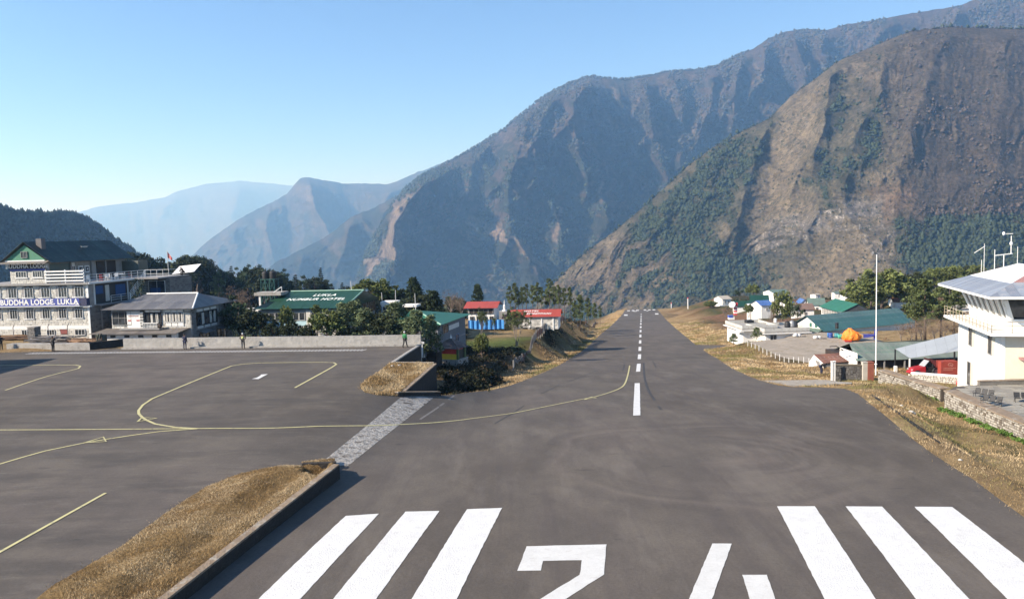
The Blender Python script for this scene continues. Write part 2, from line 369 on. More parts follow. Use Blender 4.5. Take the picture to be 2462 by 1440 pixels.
# ------------------------------------------------------------------ ground materials
def asphalt_mat():
    m, nt, b = _pr('asphalt')
    tc = nt.nodes.new('ShaderNodeTexCoord').outputs['Object']
    def mapped(sc, rot): mp = nt.nodes.new('ShaderNodeMapping'); mp.inputs['Scale'].default_value = sc; mp.inputs['Rotation'].default_value = (0, 0, R(rot)); nt.links.new(tc, mp.inputs[0]); return mp.outputs[0]
    def math_(op, a, b_): n = nt.nodes.new('ShaderNodeMath'); n.operation = op; [nt.links.new(v, n.inputs[i]) if not isinstance(v, (int, float)) else setattr(n.inputs[i], 'default_value', v) for i, v in enumerate((a, b_))]; return n.outputs[0]
    big = noise_node(nt, mapped((1, .45, 1), 9), 0.06, 4, 0.55); mid = noise_node(nt, mapped((1, .6, 1), 9), 0.30, 7, 0.68); fine = noise_node(nt, tc, 9.0, 4, 0.75)
    c = ramp(nt, big.outputs[0], [(0.36, (0.088, 0.075, 0.063, 1)), (0.5, (0.108, 0.094, 0.082, 1)), (0.64, (0.118, 0.100, 0.089, 1))]).outputs[0]
    c = mix(nt, ramp(nt, mid.outputs[0], [(0.48, G4(0)), (0.68, G4(0.45))]).outputs[0], c, (0.172, 0.148, 0.120))
    c = mix(nt, ramp(nt, mid.outputs[0], [(0.30, G4(0.5)), (0.48, G4(0))]).outputs[0], c, (0.068, 0.060, 0.054))
    # streaky wear on the apron only (left of the runway)
    sx = nt.nodes.new('ShaderNodeSeparateXYZ'); nt.links.new(tc, sx.inputs[0])
    lat = math_('SUBTRACT', sx.outputs[0], math_('MULTIPLY', sx.outputs[1], 0.164)); apron = nt.nodes.new('ShaderNodeMapRange'); apron.inputs[1].default_value = -13; apron.inputs[2].default_value = -21; nt.links.new(lat, apron.inputs[0])
    smear = noise_node(nt, mapped((0.30, 1.0, 1), -5), 0.42, 8, 0.70); smear2 = noise_node(nt, mapped((0.35, 1.0, 1), -8), 1.1, 8, 0.72)
    c = mix(nt, math_('MULTIPLY', ramp(nt, smear.outputs[0], [(0.46, G4(0)), (0.62, G4(0.65))]).outputs[0], apron.outputs[0]), c, (0.062, 0.056, 0.052))
    c = mix(nt, math_('MULTIPLY', ramp(nt, smear2.outputs[0], [(0.55, G4(0)), (0.72, G4(0.65))]).outputs[0], apron.outputs[0]), c, (0.165, 0.148, 0.128))
    # dark stains and pale scuffs
    st = noise_node(nt, mapped((.5, 1, 1), 20), 0.9, 3, 0.5); c = mix(nt, ramp(nt, st.outputs[0], [(0.68, G4(0)), (0.76, G4(0.7))]).outputs[0], c, (0.045, 0.042, 0.042))
    c = mix(nt, 0.75, c, ramp(nt, fine.outputs[0], [(0.25, G4(0.58)), (0.75, G4(1.0))]).outputs[0], 'MULTIPLY')
    # rubber and dust drawn out along the runway
    run = math_('SUBTRACT', 1.0, apron.outputs[0]); lg = noise_node(nt, mapped((1.1, 0.045, 1), 9.3), 0.9, 7, 0.65); lg2 = noise_node(nt, mapped((.5, 0.10, 1), 9.3), 0.7, 6, 0.7)
    c = mix(nt, math_('MULTIPLY', ramp(nt, lg.outputs[0], [(0.34, G4(0.55)), (0.50, G4(0))]).outputs[0], run), c, (0.072, 0.062, 0.058))
    c = mix(nt, math_('MULTIPLY', ramp(nt, lg2.outputs[0], [(0.52, G4(0)), (0.68, G4(0.5))]).outputs[0], run), c, (0.150, 0.132, 0.114))
    # turning scuffs at the runway head: broken arcs
    mp2 = nt.nodes.new('ShaderNodeMapping'); mp2.inputs['Location'].default_value = (-13.5, -45.0, 0); nt.links.new(tc, mp2.inputs[0])
    ns = noise_node(nt, tc, 0.12, 3); ad = nt.nodes.new('ShaderNodeVectorMath'); ad.operation = 'ADD'; nt.links.new(mp2.outputs[0], ad.inputs[0])
    scv = nt.nodes.new('ShaderNodeVectorMath'); scv.operation = 'SCALE'; scv.inputs['Scale'].default_value = 5.0; nt.links.new(ns.outputs[1], scv.inputs[0]); nt.links.new(scv.outputs[0], ad.inputs[1])
    ln = nt.nodes.new('ShaderNodeVectorMath'); ln.operation = 'LENGTH'; nt.links.new(ad.outputs[0], ln.inputs[0])
    cb = nt.nodes.new('ShaderNodeCombineXYZ'); nt.links.new(ln.outputs['Value'], cb.inputs[0]); rings = noise_node(nt, cb.outputs[0], 0.62, 2.2, 0.55)
    mr = nt.nodes.new('ShaderNodeMapRange'); mr.inputs[1].default_value = 15; mr.inputs[2].default_value = 8; nt.links.new(ln.outputs['Value'], mr.inputs[0])
    brk = noise_node(nt, tc, 0.16, 3); bk = ramp(nt, brk.outputs[0], [(0.38, G4(0.1)), (0.56, G4(1))]).outputs[0]; msk = math_('MULTIPLY', mr.outputs[0], bk)
    c = mix(nt, math_('MULTIPLY', ramp(nt, rings.outputs[0], [(0.45, G4(0)), (0.70, G4(0.34))]).outputs[0], msk), c, (0.195, 0.160, 0.138))
    c = mix(nt, math_('MULTIPLY', ramp(nt, rings.outputs[0], [(0.30, G4(0.5)), (0.46, G4(0))]).outputs[0], msk), c, (0.062, 0.052, 0.050))
    nt.links.new(c, b.inputs['Base Color']); b.inputs['Roughness'].default_value = 0.9; b.inputs['Specular IOR Level'].default_value = 0.25
    bump(nt, b, fine.outputs[0], 0.5, 0.03); return m
def grass_ground_mat():
    m, nt, b = _pr('dry_ground')
    at_ = nt.nodes.new('ShaderNodeVertexColor'); at_.layer_name = 'Col'
    tc = nt.nodes.new('ShaderNodeTexCoord').outputs['Object']
    n1 = noise_node(nt, tc, 0.6, 8, 0.7); n2 = noise_node(nt, tc, 3.5, 6, 0.75)
    f = ramp(nt, n1.outputs[0], [(0.28, G4(0.45)), (0.5, G4(0.85)), (0.72, G4(1.25))]); f2 = ramp(nt, n2.outputs[0], [(0.3, G4(0.5)), (0.7, G4(1.0))])
    f.color_ramp.elements[2].color = (1, 1, 1, 1)
    c = mix(nt, 1.0, at_.outputs[0], f.outputs[0], 'MULTIPLY'); c = mix(nt, 0.8, c, f2.outputs[0], 'MULTIPLY'); c = mix(nt, 1.0, c, (0.84, 0.82, 0.80), 'MULTIPLY')
    nt.links.new(c, b.inputs['Base Color']); b.inputs['Roughness'].default_value = 0.95; b.inputs['Specular IOR Level'].default_value = 0.1
    bump(nt, b, n2.outputs[0], 0.9, 0.25); return m
asphalt = asphalt_mat(); dryg = grass_ground_mat()

# ------------------------------------------------------------------ triangulate the near ground once, hand the faces to their regions
def densify(poly, step, closed=True):
    out = []; n = len(poly); m_ = n if closed else n - 1
    for i in range(m_):
        a = poly[i]; b = poly[(i + 1) % n]; L = math.hypot(b[0] - a[0], b[1] - a[1])
        st = max(step, 0.012 * max(0, min(a[1], b[1])))
        k = max(1, int(L / st))
        for j in range(k): out.append((a[0] + (b[0] - a[0]) * j / k, a[1] + (b[1] - a[1]) * j / k))
    return out
def build_ground():
    loops = [densify(ASPH, 1.2), densify(ISL1, 0.7), densify(ISL2, 0.8), densify(PATHP, 1.0), densify(GRAVEL, 1.5), densify(FIELD, 2.0)]
    pts = []; edges = []
    for lp in loops:
        s = len(pts); pts += lp; edges += [(s + i, s + (i + 1) % len(lp)) for i in range(len(lp))]
    g = []
    def grid(x0, x1, y0, y1, st):
        xs = np.arange(x0, x1, st); ys = np.arange(y0, y1, st); X, Y = np.meshgrid(xs, ys)
        return np.stack([X.ravel() + RNG.uniform(-.25, .25, X.size) * st, Y.ravel() + RNG.uniform(-.25, .25, X.size) * st], 1)
    a = grid(-125, 90, -20, 120, 1.6); fi = grid(-24, -4, 18, 80, .36); fi = fi[inpoly(fi[:, 0], fi[:, 1], ISL1) | inpoly(fi[:, 0], fi[:, 1], ISL2)]; g.append(fi); fv = grid(18, 40, 30, 84, .8); g.append(fv[asph_dist(fv[:, 0], fv[:, 1]) < 12]); a = a[(a[:, 1] > 20) | (np.abs(a[:, 0]) < 30)]
    g.append(a); g.append(grid(-160, 160, 120, 300, 4.0)); g.append(grid(-160, 300, 300, 620, 8.0))
    g = np.concatenate(g)
    # coarse ring
    c = np.concatenate([grid(-420, 480, 620, 900, 24), grid(-420, -160, 60, 620, 20), grid(160, 480, -20, 300, 20), grid(300, 480, 300, 620, 20), grid(-420, -125, -20, 60, 24), grid(90, 160, -20, 120, 6)])
    g = np.concatenate([g, c])
    allp = [Vector(p) for p in pts] + [Vector((float(p[0]), float(p[1]))) for p in g]
    v, e, f, _, _, _ = delaunay_2d_cdt(allp, edges, [], 0, 1e-4, False)
    vx = np.array([q.x for q in v]); vy = np.array([q.y for q in v])
    tris = np.array([t for t in f if len(t) == 3])
    cx = vx[tris].mean(1); cy = vy[tris].mean(1)
    ina = inpoly(cx, cy, ASPH); i1 = inpoly(cx, cy, ISL1); ip = inpoly(cx, cy, PATHP); ig = inpoly(cx, cy, GRAVEL); i2 = inpoly(cx, cy, ISL2) & ~ina
    reg = np.where(i1, 2, np.where(ina, 1, np.where(ip, 3, np.where(i2, 5, np.where(ig, 4, 0)))))
    def sub(r):
        t = tris[reg == r]; u, inv = np.unique(t.ravel(), return_inverse=True); return vx[u], vy[u], inv.reshape(-1, 3)
    # asphalt
    x, y, t = sub(1); z = Za(x, y)
    me = npmesh('airfield_asphalt', np.stack([x, y, z], 1), t, 3, asphalt, True); link('airfield_asphalt', me, kind='structure')
    # unpaved ground, coloured by what grows there, darkened for shade around the pit
    x, y, t = sub(0); z = Zg(x, y)
    d = asph_dist(x, y); onedge = d < 1e-3
    z = np.where(onedge, Za(x, y), z)
    # at the apron cliffs let the ground drop straight down
    cl = onedge & (((x < rc(y) - 17.3) & (y > 60)) | ((y > 90) & (x < -8)))
    z = np.where(cl, shep(x, y), z)
    n1 = fbm(x * .12, y * .12, 4); n2 = fbm(x * .5 + 9, y * .5, 4)
    def C(*c): return np.tile(np.array(c, float), (len(x), 1))
    straw = C(.50, .37, .20); ochre = C(.27, .165, .08); olive = C(.10, .105, .045); earth = C(.20, .14, .09); green = C(.13, .17, .05); dark = C(.05, .06, .03)
    def mx(a, b, k): return a * (1 - k[:, None]) + b * k[:, None]
    col = mx(straw, ochre, sstep(.42, .6, n1) * (.35 + .65 * sstep(3, 9, d))); col = mx(col, earth, sstep(.55, .72, n2) * .6)
    right = x > rc(y)
    col = mx(col, mx(C(.25, .15, .095), olive, sstep(.45, .6, n1)), sstep(8, 14, d) * right * sstep(95, 125, y))
    col = mx(col, olive, sstep(.5, .62, n2) * right * (y < 80) * .7 * sstep(2, 6, d))
    col = mx(col, dark, (~right) * sstep(200, 250, y) * sstep(14, 30, d) * 1.0)
    col = mx(col, mx(dark * .8, earth * .6, sstep(.48, .66, n2)), ((x < rc(y) - 13) & (y > 60) & (y < 175) & (x > -40)) * sstep(4.2, 5.6, d) * .97)  # shade of the pit and bank put into the ground colour
    col = mx(col, dark, sstep(330, 420, y) * (x > 120) * .8); col = mx(col, dark, sstep(560, 600, y) * .6)
    col = mx(col, dark, (x < -120) * 1.0)
    f2 = [(at(1990, 800, -9.2).x, at(1990, 800, -9.2).y), (at(2320, 776, -9.2).x, at(2320, 776, -9.2).y), (110, 130), (66, 112), (60, 122)]; col = mx(col, straw, inpoly(x, y, f2) * .9)
    inf = inpoly(x, y, FIELD) & (x < rc(y) - 17.6); fb = sstep(.45, .75, (y - 150) / 50.)
    col = mx(col, mx(green * 1.2, straw * .9, sstep(134, 141, y)), inf * .95)
    me = npmesh('ground', np.stack([x, y, z], 1), t, 3, dryg, True, {'Col': np.concatenate([col, np.ones((len(x), 1))], 1)}); link('ground', me, kind='structure')
    # near grass island: gently mounded
    x, y, t = sub(2); dd, _, _ = polydist(x, y, ISL1)
    z = 0.05 + 0.42 * sstep(0, 3.5, dd) + (0.16 * (fbm(x * .7, y * .7, 4) - .4) + .13 * (fbm(x * 2.1, y * 2.1, 3) - .5)) * sstep(0, .6, dd)
    dw, _, _ = polydist(x, y, [(W_IN0.x, W_IN0.y), (W_IN1.x, W_IN1.y)], False)
    z = np.maximum(z, .47 * sstep(2.2, 0.4, dw)); z = np.where((dd < .02) & (dw > .3), 0.0, z)
    di, _, _ = polydist(x, y, INLET); inn = inpoly(x, y, INLET)
    z = np.where(inn, z - 1.1 * sstep(0, .5, di), z)
    col = mx(np.tile([.36, .25, .12], (len(x), 1)), np.tile([.25, .16, .07], (len(x), 1)), sstep(.4, .6, fbm(x * .4, y * .4, 4)))
    me = npmesh('grass_island', np.stack([x, y, z], 1), t, 3, dryg, True, {'Col': np.concatenate([col, np.ones((len(x), 1))], 1)}); link('grass_island', me, kind='structure')
    x, y, t = sub(5); dd, _, _ = polydist(x, y, ISL2)
    da = asph_dist(x, y); pl = np.where(y < 74, -.55 * np.clip((73.5 - y) / 12.5, 0, 1), 0); kk = sstep(0, 2.5, da); z = Za(x, y) * (1 - kk) + (pl - .03) * kk + (.07 * (fbm(x * 1.2, y * 1.2, 4) - .4)) * sstep(0, .8, da) * sstep(0, .8, dd); z = np.where(da < 1e-3, Za(x, y), z)
    col = mx(np.tile([.46, .33, .17], (len(x), 1)), np.tile([.27, .18, .09], (len(x), 1)), sstep(.42, .6, fbm(x * .6, y * .6, 4)))
    me = npmesh('grass_verge', np.stack([x, y, z], 1), t, 3, dryg, True, {'Col': np.concatenate([col, np.ones((len(x), 1))], 1)}); link('grass_verge', me, kind='structure')
    x, y, t = sub(3); z = Zg(x, y, False); z = np.where(asph_dist(x, y) < 1e-3, Za(x, y), z)
    me = npmesh('gravel_path', np.stack([x, y, z + .02], 1), t, 3, M('path_gravel', (.40, .36, .30), .95, .3, 1.0, bmp=1.2, bscale=7, wear=(.27, .22, .16), wearamt=.4), True); link('gravel_path', me, kind='structure')
    x, y, t = sub(4); z = Zg(x, y)
    me = npmesh('helipad_gravel', np.stack([x, y, z + .02], 1), t, 3, M('pad_gravel', (.36, .31, .25), .95, .25, .35, bmp=1.2, bscale=5, wear=(.27, .21, .13), wearamt=.35), True); link('helipad_gravel', me, kind='structure')
build_ground()
# ------------------------------------------------------------------ mountains
def raydir(px, py):
    x = (px - CX) / FPX; y = -(py - CY) / FPX
    v = [_F[i] + _Rr[i] * x + _Ur[i] * y for i in range(3)]
    h = np.sqrt(v[0] ** 2 + v[1] ** 2)
    return v[0] / h, v[1] / h, v[2] / h
def mountain_mat(name, fine, bmp_d, tint=1.0):
    m, nt, b = _pr(name)
    vc = nt.nodes.new('ShaderNodeVertexColor'); vc.layer_name = 'Col'
    tc = nt.nodes.new('ShaderNodeTexCoord').outputs['Object']
    n1 = noise_node(nt, tc, fine, 6, 0.75); n2 = noise_node(nt, tc, fine * 0.2, 7, 0.7)
    f = ramp(nt, n1.outputs[0], [(0.36, G4(0.28)), (0.62, G4(1.0))]); f2 = ramp(nt, n2.outputs[0], [(0.36, G4(0.45)), (0.62, G4(1.0))])
    c = mix(nt, 0.9, vc.outputs[0], f.outputs[0], 'MULTIPLY'); c = mix(nt, 0.8, c, f2.outputs[0], 'MULTIPLY'); c = mix(nt, 1.0, c, (0.95, 0.93, 0.90), 'MULTIPLY')
    nt.links.new(c, b.inputs['Base Color']); b.inputs['Roughness'].default_value = 0.95; b.inputs['Specular IOR Level'].default_value = 0.05
    bump(nt, b, n1.outputs[0], 1.0, bmp_d); return m
def mountain(name, sil, Dr, mslope, y_bot, x0, x1, step, spurs, amp, colfn, mat, nscale, jag=2.0, curve=0.0, back=0.9, seed=0, ysteps=None, skew=None, relief=None):
    """mountainside as a polar relief: crest along a silhouette, face falling towards the viewer, spurs and gullies as real relief, back slope behind"""
    xs = np.arange(x0, x1 + step, step); nx = len(xs)
    sx = np.array([s[0] for s in sil], float); sy = np.array([s[1] for s in sil], float)
    ysil = np.interp(xs, sx, sy) + jag * 3 * (fbm(xs * .02 + seed, xs * 0 + 1.7, 4) - .5) + jag * (fbm(xs * .13 + seed, xs * 0 + 4.4, 3) - .5)
    drr = np.interp(xs, [q[0] for q in Dr], [q[1] for q in Dr])
    ny = ysteps or int((y_bot - ysil.min()) / step)
    V = np.linspace(0, 1, ny)
    X = np.repeat(xs[None, :], ny, 0); Y = ysil[None, :] + (y_bot - ysil[None, :]) * V[:, None]
    dx, dy, e = raydir(X, Y); er = raydir(xs, ysil)[2]
    m_ = np.maximum(mslope, er.max() + 0.22)
    D = drr[None, :] * (m_ - er[None, :]) / (m_ - e)
    depth_px = (Y - ysil[None, :])
    fade = sstep(0, 26, depth_px)
    scale_m = D / FPX                                    # metres per photo pixel
    lift = np.zeros_like(D)
    warp = 16 * (fbm(X * .02, Y * .02, 4) - .5)
    for pts, a, w in spurs:                              # crest lines: rise sharply towards the viewer
        bx0 = min(p[0] for p in pts) - 4.5 * w - 12; bx1 = max(p[0] for p in pts) + 4.5 * w + 12; by0 = min(p[1] for p in pts) - 4.5 * w - 12; by1 = max(p[1] for p in pts) + 4.5 * w + 12
        c0, c1 = np.searchsorted(xs, [bx0, bx1]); rows = np.where(((Y[:, c0:c1] >= by0) & (Y[:, c0:c1] <= by1)).any(1))[0] if c1 > c0 else []
        if len(rows) == 0: continue
        sl = (slice(rows[0], rows[-1] + 1), slice(c0, c1))
        d, side, par = polydist(X[sl] + warp[sl], Y[sl], pts, False)
        ends = np.clip(1.1 - par * par * .9, 0.15, 1); lift[sl] += (relief or RELIEF) * a * np.maximum(0, np.exp(-d / w) - .011) * ends
    Xs = X + (skew(X, Y) if skew else 0)
    wp = 46 * (fbm(X * .010 + seed, Y * .010, 3) - .5) + 18 * (fbm(X * .04 + seed, Y * .04, 3) - .5)
    u = (Xs + wp) * nscale; v = (Y + .6 * wp) * nscale
    wx = 3.0 * (fbm(u * .6 + seed, v * .4, 3) - .5)
    rg = ridged(u * 2.2 + wx, v * .95 + seed, 6, .55)
    rg2 = ridged(u * 6.5 + wx * 2, v * 4.2 + seed * 3, 4, .6)
    rg3 = ridged(Xs * .075 + wx * 3, Y * .055 + seed, 4, .6)
    lift += amp * ((rg - .5) * 1.0 + (rg2 - .5) * .34 + (rg3 - .5) * .20) + amp * .13 * (fbm(X * .22, Y * .22, 3) - .5)
    D = D - lift * scale_m * fade
    # back slope
    kb = 5
    Pf = np.stack([dx * D, dy * D, CAM_Z + e * D], -1)
    top = Pf[0]; bx = []
    for k in range(kb, 0, -1):
        run = drr * .22 * k
        bx.append(np.stack([top[:, 0] + dx[0] * run, top[:, 1] + dy[0] * run, np.maximum(top[:, 2] - run * back * (0.6 + .1 * k), -500)], -1))
    A = np.concatenate([np.stack(bx, 0), Pf], 0)
    A[..., 2] = np.maximum(A[..., 2], -700 + 20 * RNG.random(A.shape[:2]))
    n_rows = A.shape[0]
    idx = np.arange(n_rows * nx).reshape(n_rows, nx)
    F = np.stack([idx[:-1, :-1], idx[1:, :-1], idx[1:, 1:], idx[:-1, 1:]], -1).reshape(-1, 4)
    col = colfn(X, Y, rg, rg2)
    cb = np.repeat(col[0][None], kb, 0); colA = np.concatenate([cb, col], 0).reshape(-1, 3)
    colA = np.concatenate([colA, np.ones((len(colA), 1))], 1)
    me = npmesh(name, A.reshape(-1, 3), F, 4, mat, False, {'Col': colA})
    link(name, me, kind='structure')
    return X, Y, Pf, col
RELIEF = 1.45
def dendrite(main, seed, n2=5, spread=(28, 62), L2=(55, 120), k2=.42, w2=.5):
    """side spurs branching off each crest line, and smaller ones off those"""
    r = random.Random(seed); out = list(main); 
    def branch(pts, a, w, lvl):
        seg = [math.hypot(pts[i + 1][0] - pts[i][0], pts[i + 1][1] - pts[i][1]) for i in range(len(pts) - 1)]; T = sum(seg); n = max(2, int(T / (70 if lvl == 1 else 34)))
        for q in range(n):
            d = T * (q + r.uniform(.2, .9)) / n; i = 0
            while i < len(seg) - 1 and d > seg[i]: d -= seg[i]; i += 1
            f = min(1, d / max(1e-6, seg[i])); x = pts[i][0] + (pts[i + 1][0] - pts[i][0]) * f; y = pts[i][1] + (pts[i + 1][1] - pts[i][1]) * f
            th = math.atan2(pts[i + 1][1] - pts[i][1], pts[i + 1][0] - pts[i][0]) + R(r.uniform(*spread)) * (1 if (q + seed) % 2 else -1); th = min(max(th, R(25)), R(155)); L = r.uniform(*L2) * (1 if lvl == 1 else .5)
            p = [(x, y)]
            for k in range(3): th += R(r.uniform(-22, 22)); th += (R(90) - th) * .18; x += math.cos(th) * L / 3; y += math.sin(th) * L / 3; p.append((x, y))
            out.append((p, a * k2 * r.uniform(.7, 1.2), w * w2)); 
            if lvl == 1: branch(p, a * k2, w * w2, 2)
    for pts, a, w in main: branch(pts, a, w, 1)
    return out
def cmix(a, b, k): return a * (1 - k[..., None]) + b * k[..., None]
def soft(X, Y, poly, w=14.0):
    wob = 60 * (fbm(X * .03, Y * .03, 4) - .5); wob2 = 50 * (fbm(X * .03 + 40, Y * .03, 4) - .5)
    d, _, _ = polydist(X + wob, Y + wob2, poly); i = inpoly(X + wob, Y + wob2, poly)
    return sstep(-w, w, np.where(i, d, -d))

def c3(a): return np.array(a, float)
GRASS_T, SHRUB, FOREST, ROCK, PALE = c3((.245, .205, .145)), c3((.108, .088, .072)), c3((.036, .050, .026)), c3((.23, .21, .19)), c3((.55, .52, .48))
FOREST_A = [[(1855, 285), (1830, 400), (1790, 480), (1815, 540), (1830, 640), (1880, 720), (1560, 760), (1600, 640), (1500, 560), (1590, 450), (1700, 360)],
            [(1998, 180), (2042, 195), (2044, 300), (2010, 370), (2010, 500), (1966, 500), (1935, 390), (1995, 320)],
            [(2090, 225), (2150, 300), (2120, 390), (2020, 440), (1990, 400), (2060, 330)],
            [(1850, 560), (1980, 590), (1960, 650), (1860, 690), (1830, 640)],
            [(2130, 560), (2170, 515), (2215, 548), (2262, 498), (2318, 532), (2370, 486), (2440, 520), (2520, 500), (2700, 560), (2700, 760), (2250, 720), (2130, 640)],
            [(1420, 640), (1540, 560), (1610, 640), (1560, 740), (1400, 740)],
            [(1240, 760), (1400, 700), (1500, 740), (1500, 820), (1200, 900)]]
def colA_(X, Y, rg, rg2):
    n = fbm(X * .05, Y * .05, 5, .65); n2 = fbm(X * .25, Y * .25, 3, .7)
    c = cmix(np.broadcast_to(GRASS_T, X.shape + (3,)), np.broadcast_to(c3((.17, .145, .10)), X.shape + (3,)), sstep(.4, .6, n))
    sh = sstep(2050, 2250, X + 90 * (fbm(X * .012, Y * .02, 3) - .5) * 2 - (Y - 300) * .05)
    sh = np.maximum(sh, sstep(2010, 2100, X) * sstep(340, 200, Y) * .55)
    c = cmix(c, np.broadcast_to(SHRUB, X.shape + (3,)), sh * (0.75 + .25 * n2))
    c = cmix(c, np.broadcast_to(c3((.21, .15, .105)), X.shape + (3,)), soft(X, Y, [(2110, 440), (2190, 440), (2210, 520), (2120, 540)], 20) * .8)
    for k, pl in enumerate(FOREST_A):
        amt = (1, 1, .8, .75, .85, .8, 1)[k]
        c = cmix(c, np.broadcast_to(FOREST, X.shape + (3,)), soft(X, Y, pl, 40) * amt * (.72 + .28 * sstep(.42, .55, n)))
    r = soft(X, Y, [(1810, 560), (1900, 520), (1990, 490), (2040, 480), (2120, 470), (2150, 620), (2080, 610), (2030, 560), (1960, 560), (1880, 600), (1820, 600)], 22) * sstep(.52, .66, rg2 + .3 * (n2 - .5))
    c = cmix(c, np.broadcast_to(ROCK, X.shape + (3,)), r)
    c = cmix(c, np.broadcast_to(PALE, X.shape + (3,)), r * sstep(.62, .75, fbm(X * .3, Y * .09, 3, .7)))
    for pl in ([(1850, 640), (1960, 590), (2080, 560), (2150, 600), (2130, 690), (2050, 720), (1880, 740), (1930, 680)], [(1690, 560), (1760, 500), (1830, 450), (1900, 430), (1960, 470), (1860, 530), (1800, 600), (1750, 610)], [(1880, 260), (2000, 180), (1985, 330), (1930, 420), (1850, 430)]):
        c = cmix(c, np.broadcast_to(c3((.275, .225, .155)), X.shape + (3,)), soft(X, Y, pl, 34) * sstep(.38, .58, n) * .7)
    lowr = soft(X, Y, [(1340, 690), (1480, 570), (1640, 600), (1600, 740), (1330, 760)], 20)
    c = cmix(c, np.broadcast_to(c3((.25, .2, .15)), X.shape + (3,)), lowr * sstep(.5, .65, rg) * .7)
    # scattered bushes
    c = cmix(c, np.broadcast_to(FOREST * 1.3, X.shape + (3,)), sstep(.60, .70, n2) * sstep(.4, .6, fbm(X * .02 + 3, Y * .02, 3)) * .7)
    return c
matA = mountain_mat('mountain_near_slope', 0.11, 7.0)
silA = [(900, 1130), (1200, 835), (1280, 745), (1330, 682), (1400, 612), (1470, 562), (1530, 512), (1600, 450), (1650, 402), (1720, 350), (1790, 312), (1850, 287), (1900, 232), (1960, 190), (2010, 150), (2100, 112), (2190, 76), (2280, 66), (2380, 68), (2462, 72), (2600, 60), (2900, 90)]
spA = [([(1855, 285), (1800, 420), (1780, 520), (1700, 640), (1640, 740)], 60, 40), ([(2000, 160), (1985, 260), (1960, 340), (1950, 430), (1975, 540)], 85, 34),
       ([(2130, 100), (2110, 240), (2060, 330), (2030, 450), (2040, 560)], 75, 45), ([(2280, 70), (2210, 250), (2160, 420), (2150, 600)], 60, 70),
       ([(1650, 405), (1600, 520), (1540, 620), (1480, 720)], 36, 34), ([(1530, 515), (1480, 600), (1420, 700)], 30, 26), ([(2420, 80), (2400, 300), (2380, 560)], 40, 80),
       ([(1900, 450), (1850, 560), (1860, 680)], 30, 35), ([(1745, 350), (1700, 470), (1640, 560), (1590, 680)], 30, 28)]
XA, YA, PA, CAc = mountain('mountain_slope', silA, [(900, 1500), (1330, 1750), (1850, 2100), (2462, 2300), (2900, 2350)], .74, 900, 1180, 2700, 2.6, dendrite(spA, 7), 24, colA_, matA, .012, jag=1.6, seed=1, skew=lambda X, Y: .62 * Y * sstep(2150, 1800, X) + .18 * Y, relief=.85)

def colB_(X, Y, rg, rg2):
    n = fbm(X * .04, Y * .04, 5, .65)
    c = cmix(np.broadcast_to(c3((.13, .098, .082)), X.shape + (3,)), np.broadcast_to(c3((.055, .062, .045)), X.shape + (3,)), sstep(.42, .58, n + (Y - 380) * .0006))
    tan_ = sstep(.66, .80, rg2) * sstep(.48, .62, fbm(X * .020 + 7, Y * .022, 4)) * .75; c = cmix(c, np.broadcast_to(c3((.27, .20, .15)), X.shape + (3,)), tan_ * .8)
    for pl in ([(965, 455), (985, 470), (960, 560), (900, 650), (885, 690), (880, 640), (930, 560)], [(1235, 560), (1250, 570), (1320, 650), (1300, 655), (1245, 600)], [(1160, 535), (1205, 540), (1225, 585), (1190, 580)],
               [(1335, 505), (1350, 510), (1350, 580), (1338, 560)], [(1430, 440), (1440, 440), (1462, 490), (1450, 490)], [(905, 600), (960, 570), (965, 625), (900, 640)]):
        c = cmix(c, np.broadcast_to(c3((.40, .31, .24)), X.shape + (3,)), soft(X, Y, pl, 6) * .9)
    return c
matB = mountain_mat('mountain_far_slope', 0.045, 30.0)
silB = [(600, 980), (760, 800), (850, 700), (880, 610), (905, 560), (945, 490), (975, 455), (1010, 425), (1060, 400), (1092, 383), (1150, 350), (1210, 312), (1250, 280), (1300, 240), (1340, 215), (1380, 197), (1420, 184), (1470, 190), (1500, 192), (1560, 183), (1600, 173), (1660, 172), (1720, 160), (1760, 140), (1810, 118), (1850, 92), (1890, 76), (1930, 70), (1990, 73), (2040, 58), (2100, 50), (2160, 38), (2200, 30), (2270, 22), (2310, 14), (2340, 2), (2400, -25), (2500, -60), (2700, -60), (2900, 0)]
spB = [([(1060, 400), (985, 480), (948, 540), (942, 590), (962, 628), (890, 700)], 190, 26), ([(1180, 335), (1135, 400), (1125, 480), (1135, 600), (1120, 700)], 75, 26),
       ([(1270, 265), (1250, 350), (1222, 440), (1222, 540), (1262, 610), (1320, 690)], 150, 34), ([(1340, 215), (1290, 330), (1280, 450), (1338, 510), (1355, 590), (1380, 680)], 120, 30),
       ([(1420, 186), (1378, 250), (1385, 330), (1410, 420), (1450, 470), (1462, 580)], 190, 38), ([(1540, 186), (1560, 260), (1572, 340), (1612, 430), (1600, 520)], 130, 26),
       ([(1610, 173), (1642, 250), (1640, 330), (1632, 400)], 80, 20), ([(1720, 160), (1705, 260), (1660, 370), (1640, 430)], 80, 26), ([(1790, 125), (1772, 200), (1765, 280), (1750, 340)], 95, 20),
       ([(1850, 92), (1828, 180), (1835, 260)], 80, 20), ([(1900, 74), (1925, 140), (1950, 200)], 110, 18), ([(1990, 72), (1975, 130), (2000, 180)], 75, 18), ([(2160, 38), (2120, 80), (2100, 120)], 70, 24), ([(2310, 14), (2290, 60), (2280, 100)], 80, 26), ([(1480, 190), (1500, 260), (1520, 330), (1530, 430)], 60, 20)]
XB, YB, PB, CBc = mountain('mountain_ridge', silB, [(600, 3800), (900, 4100), (1420, 4700), (2900, 4900)], .82, 860, 780, 2760, 2.8, dendrite(spB, 4), 54, colB_, matB, .014, jag=2.2, seed=5)

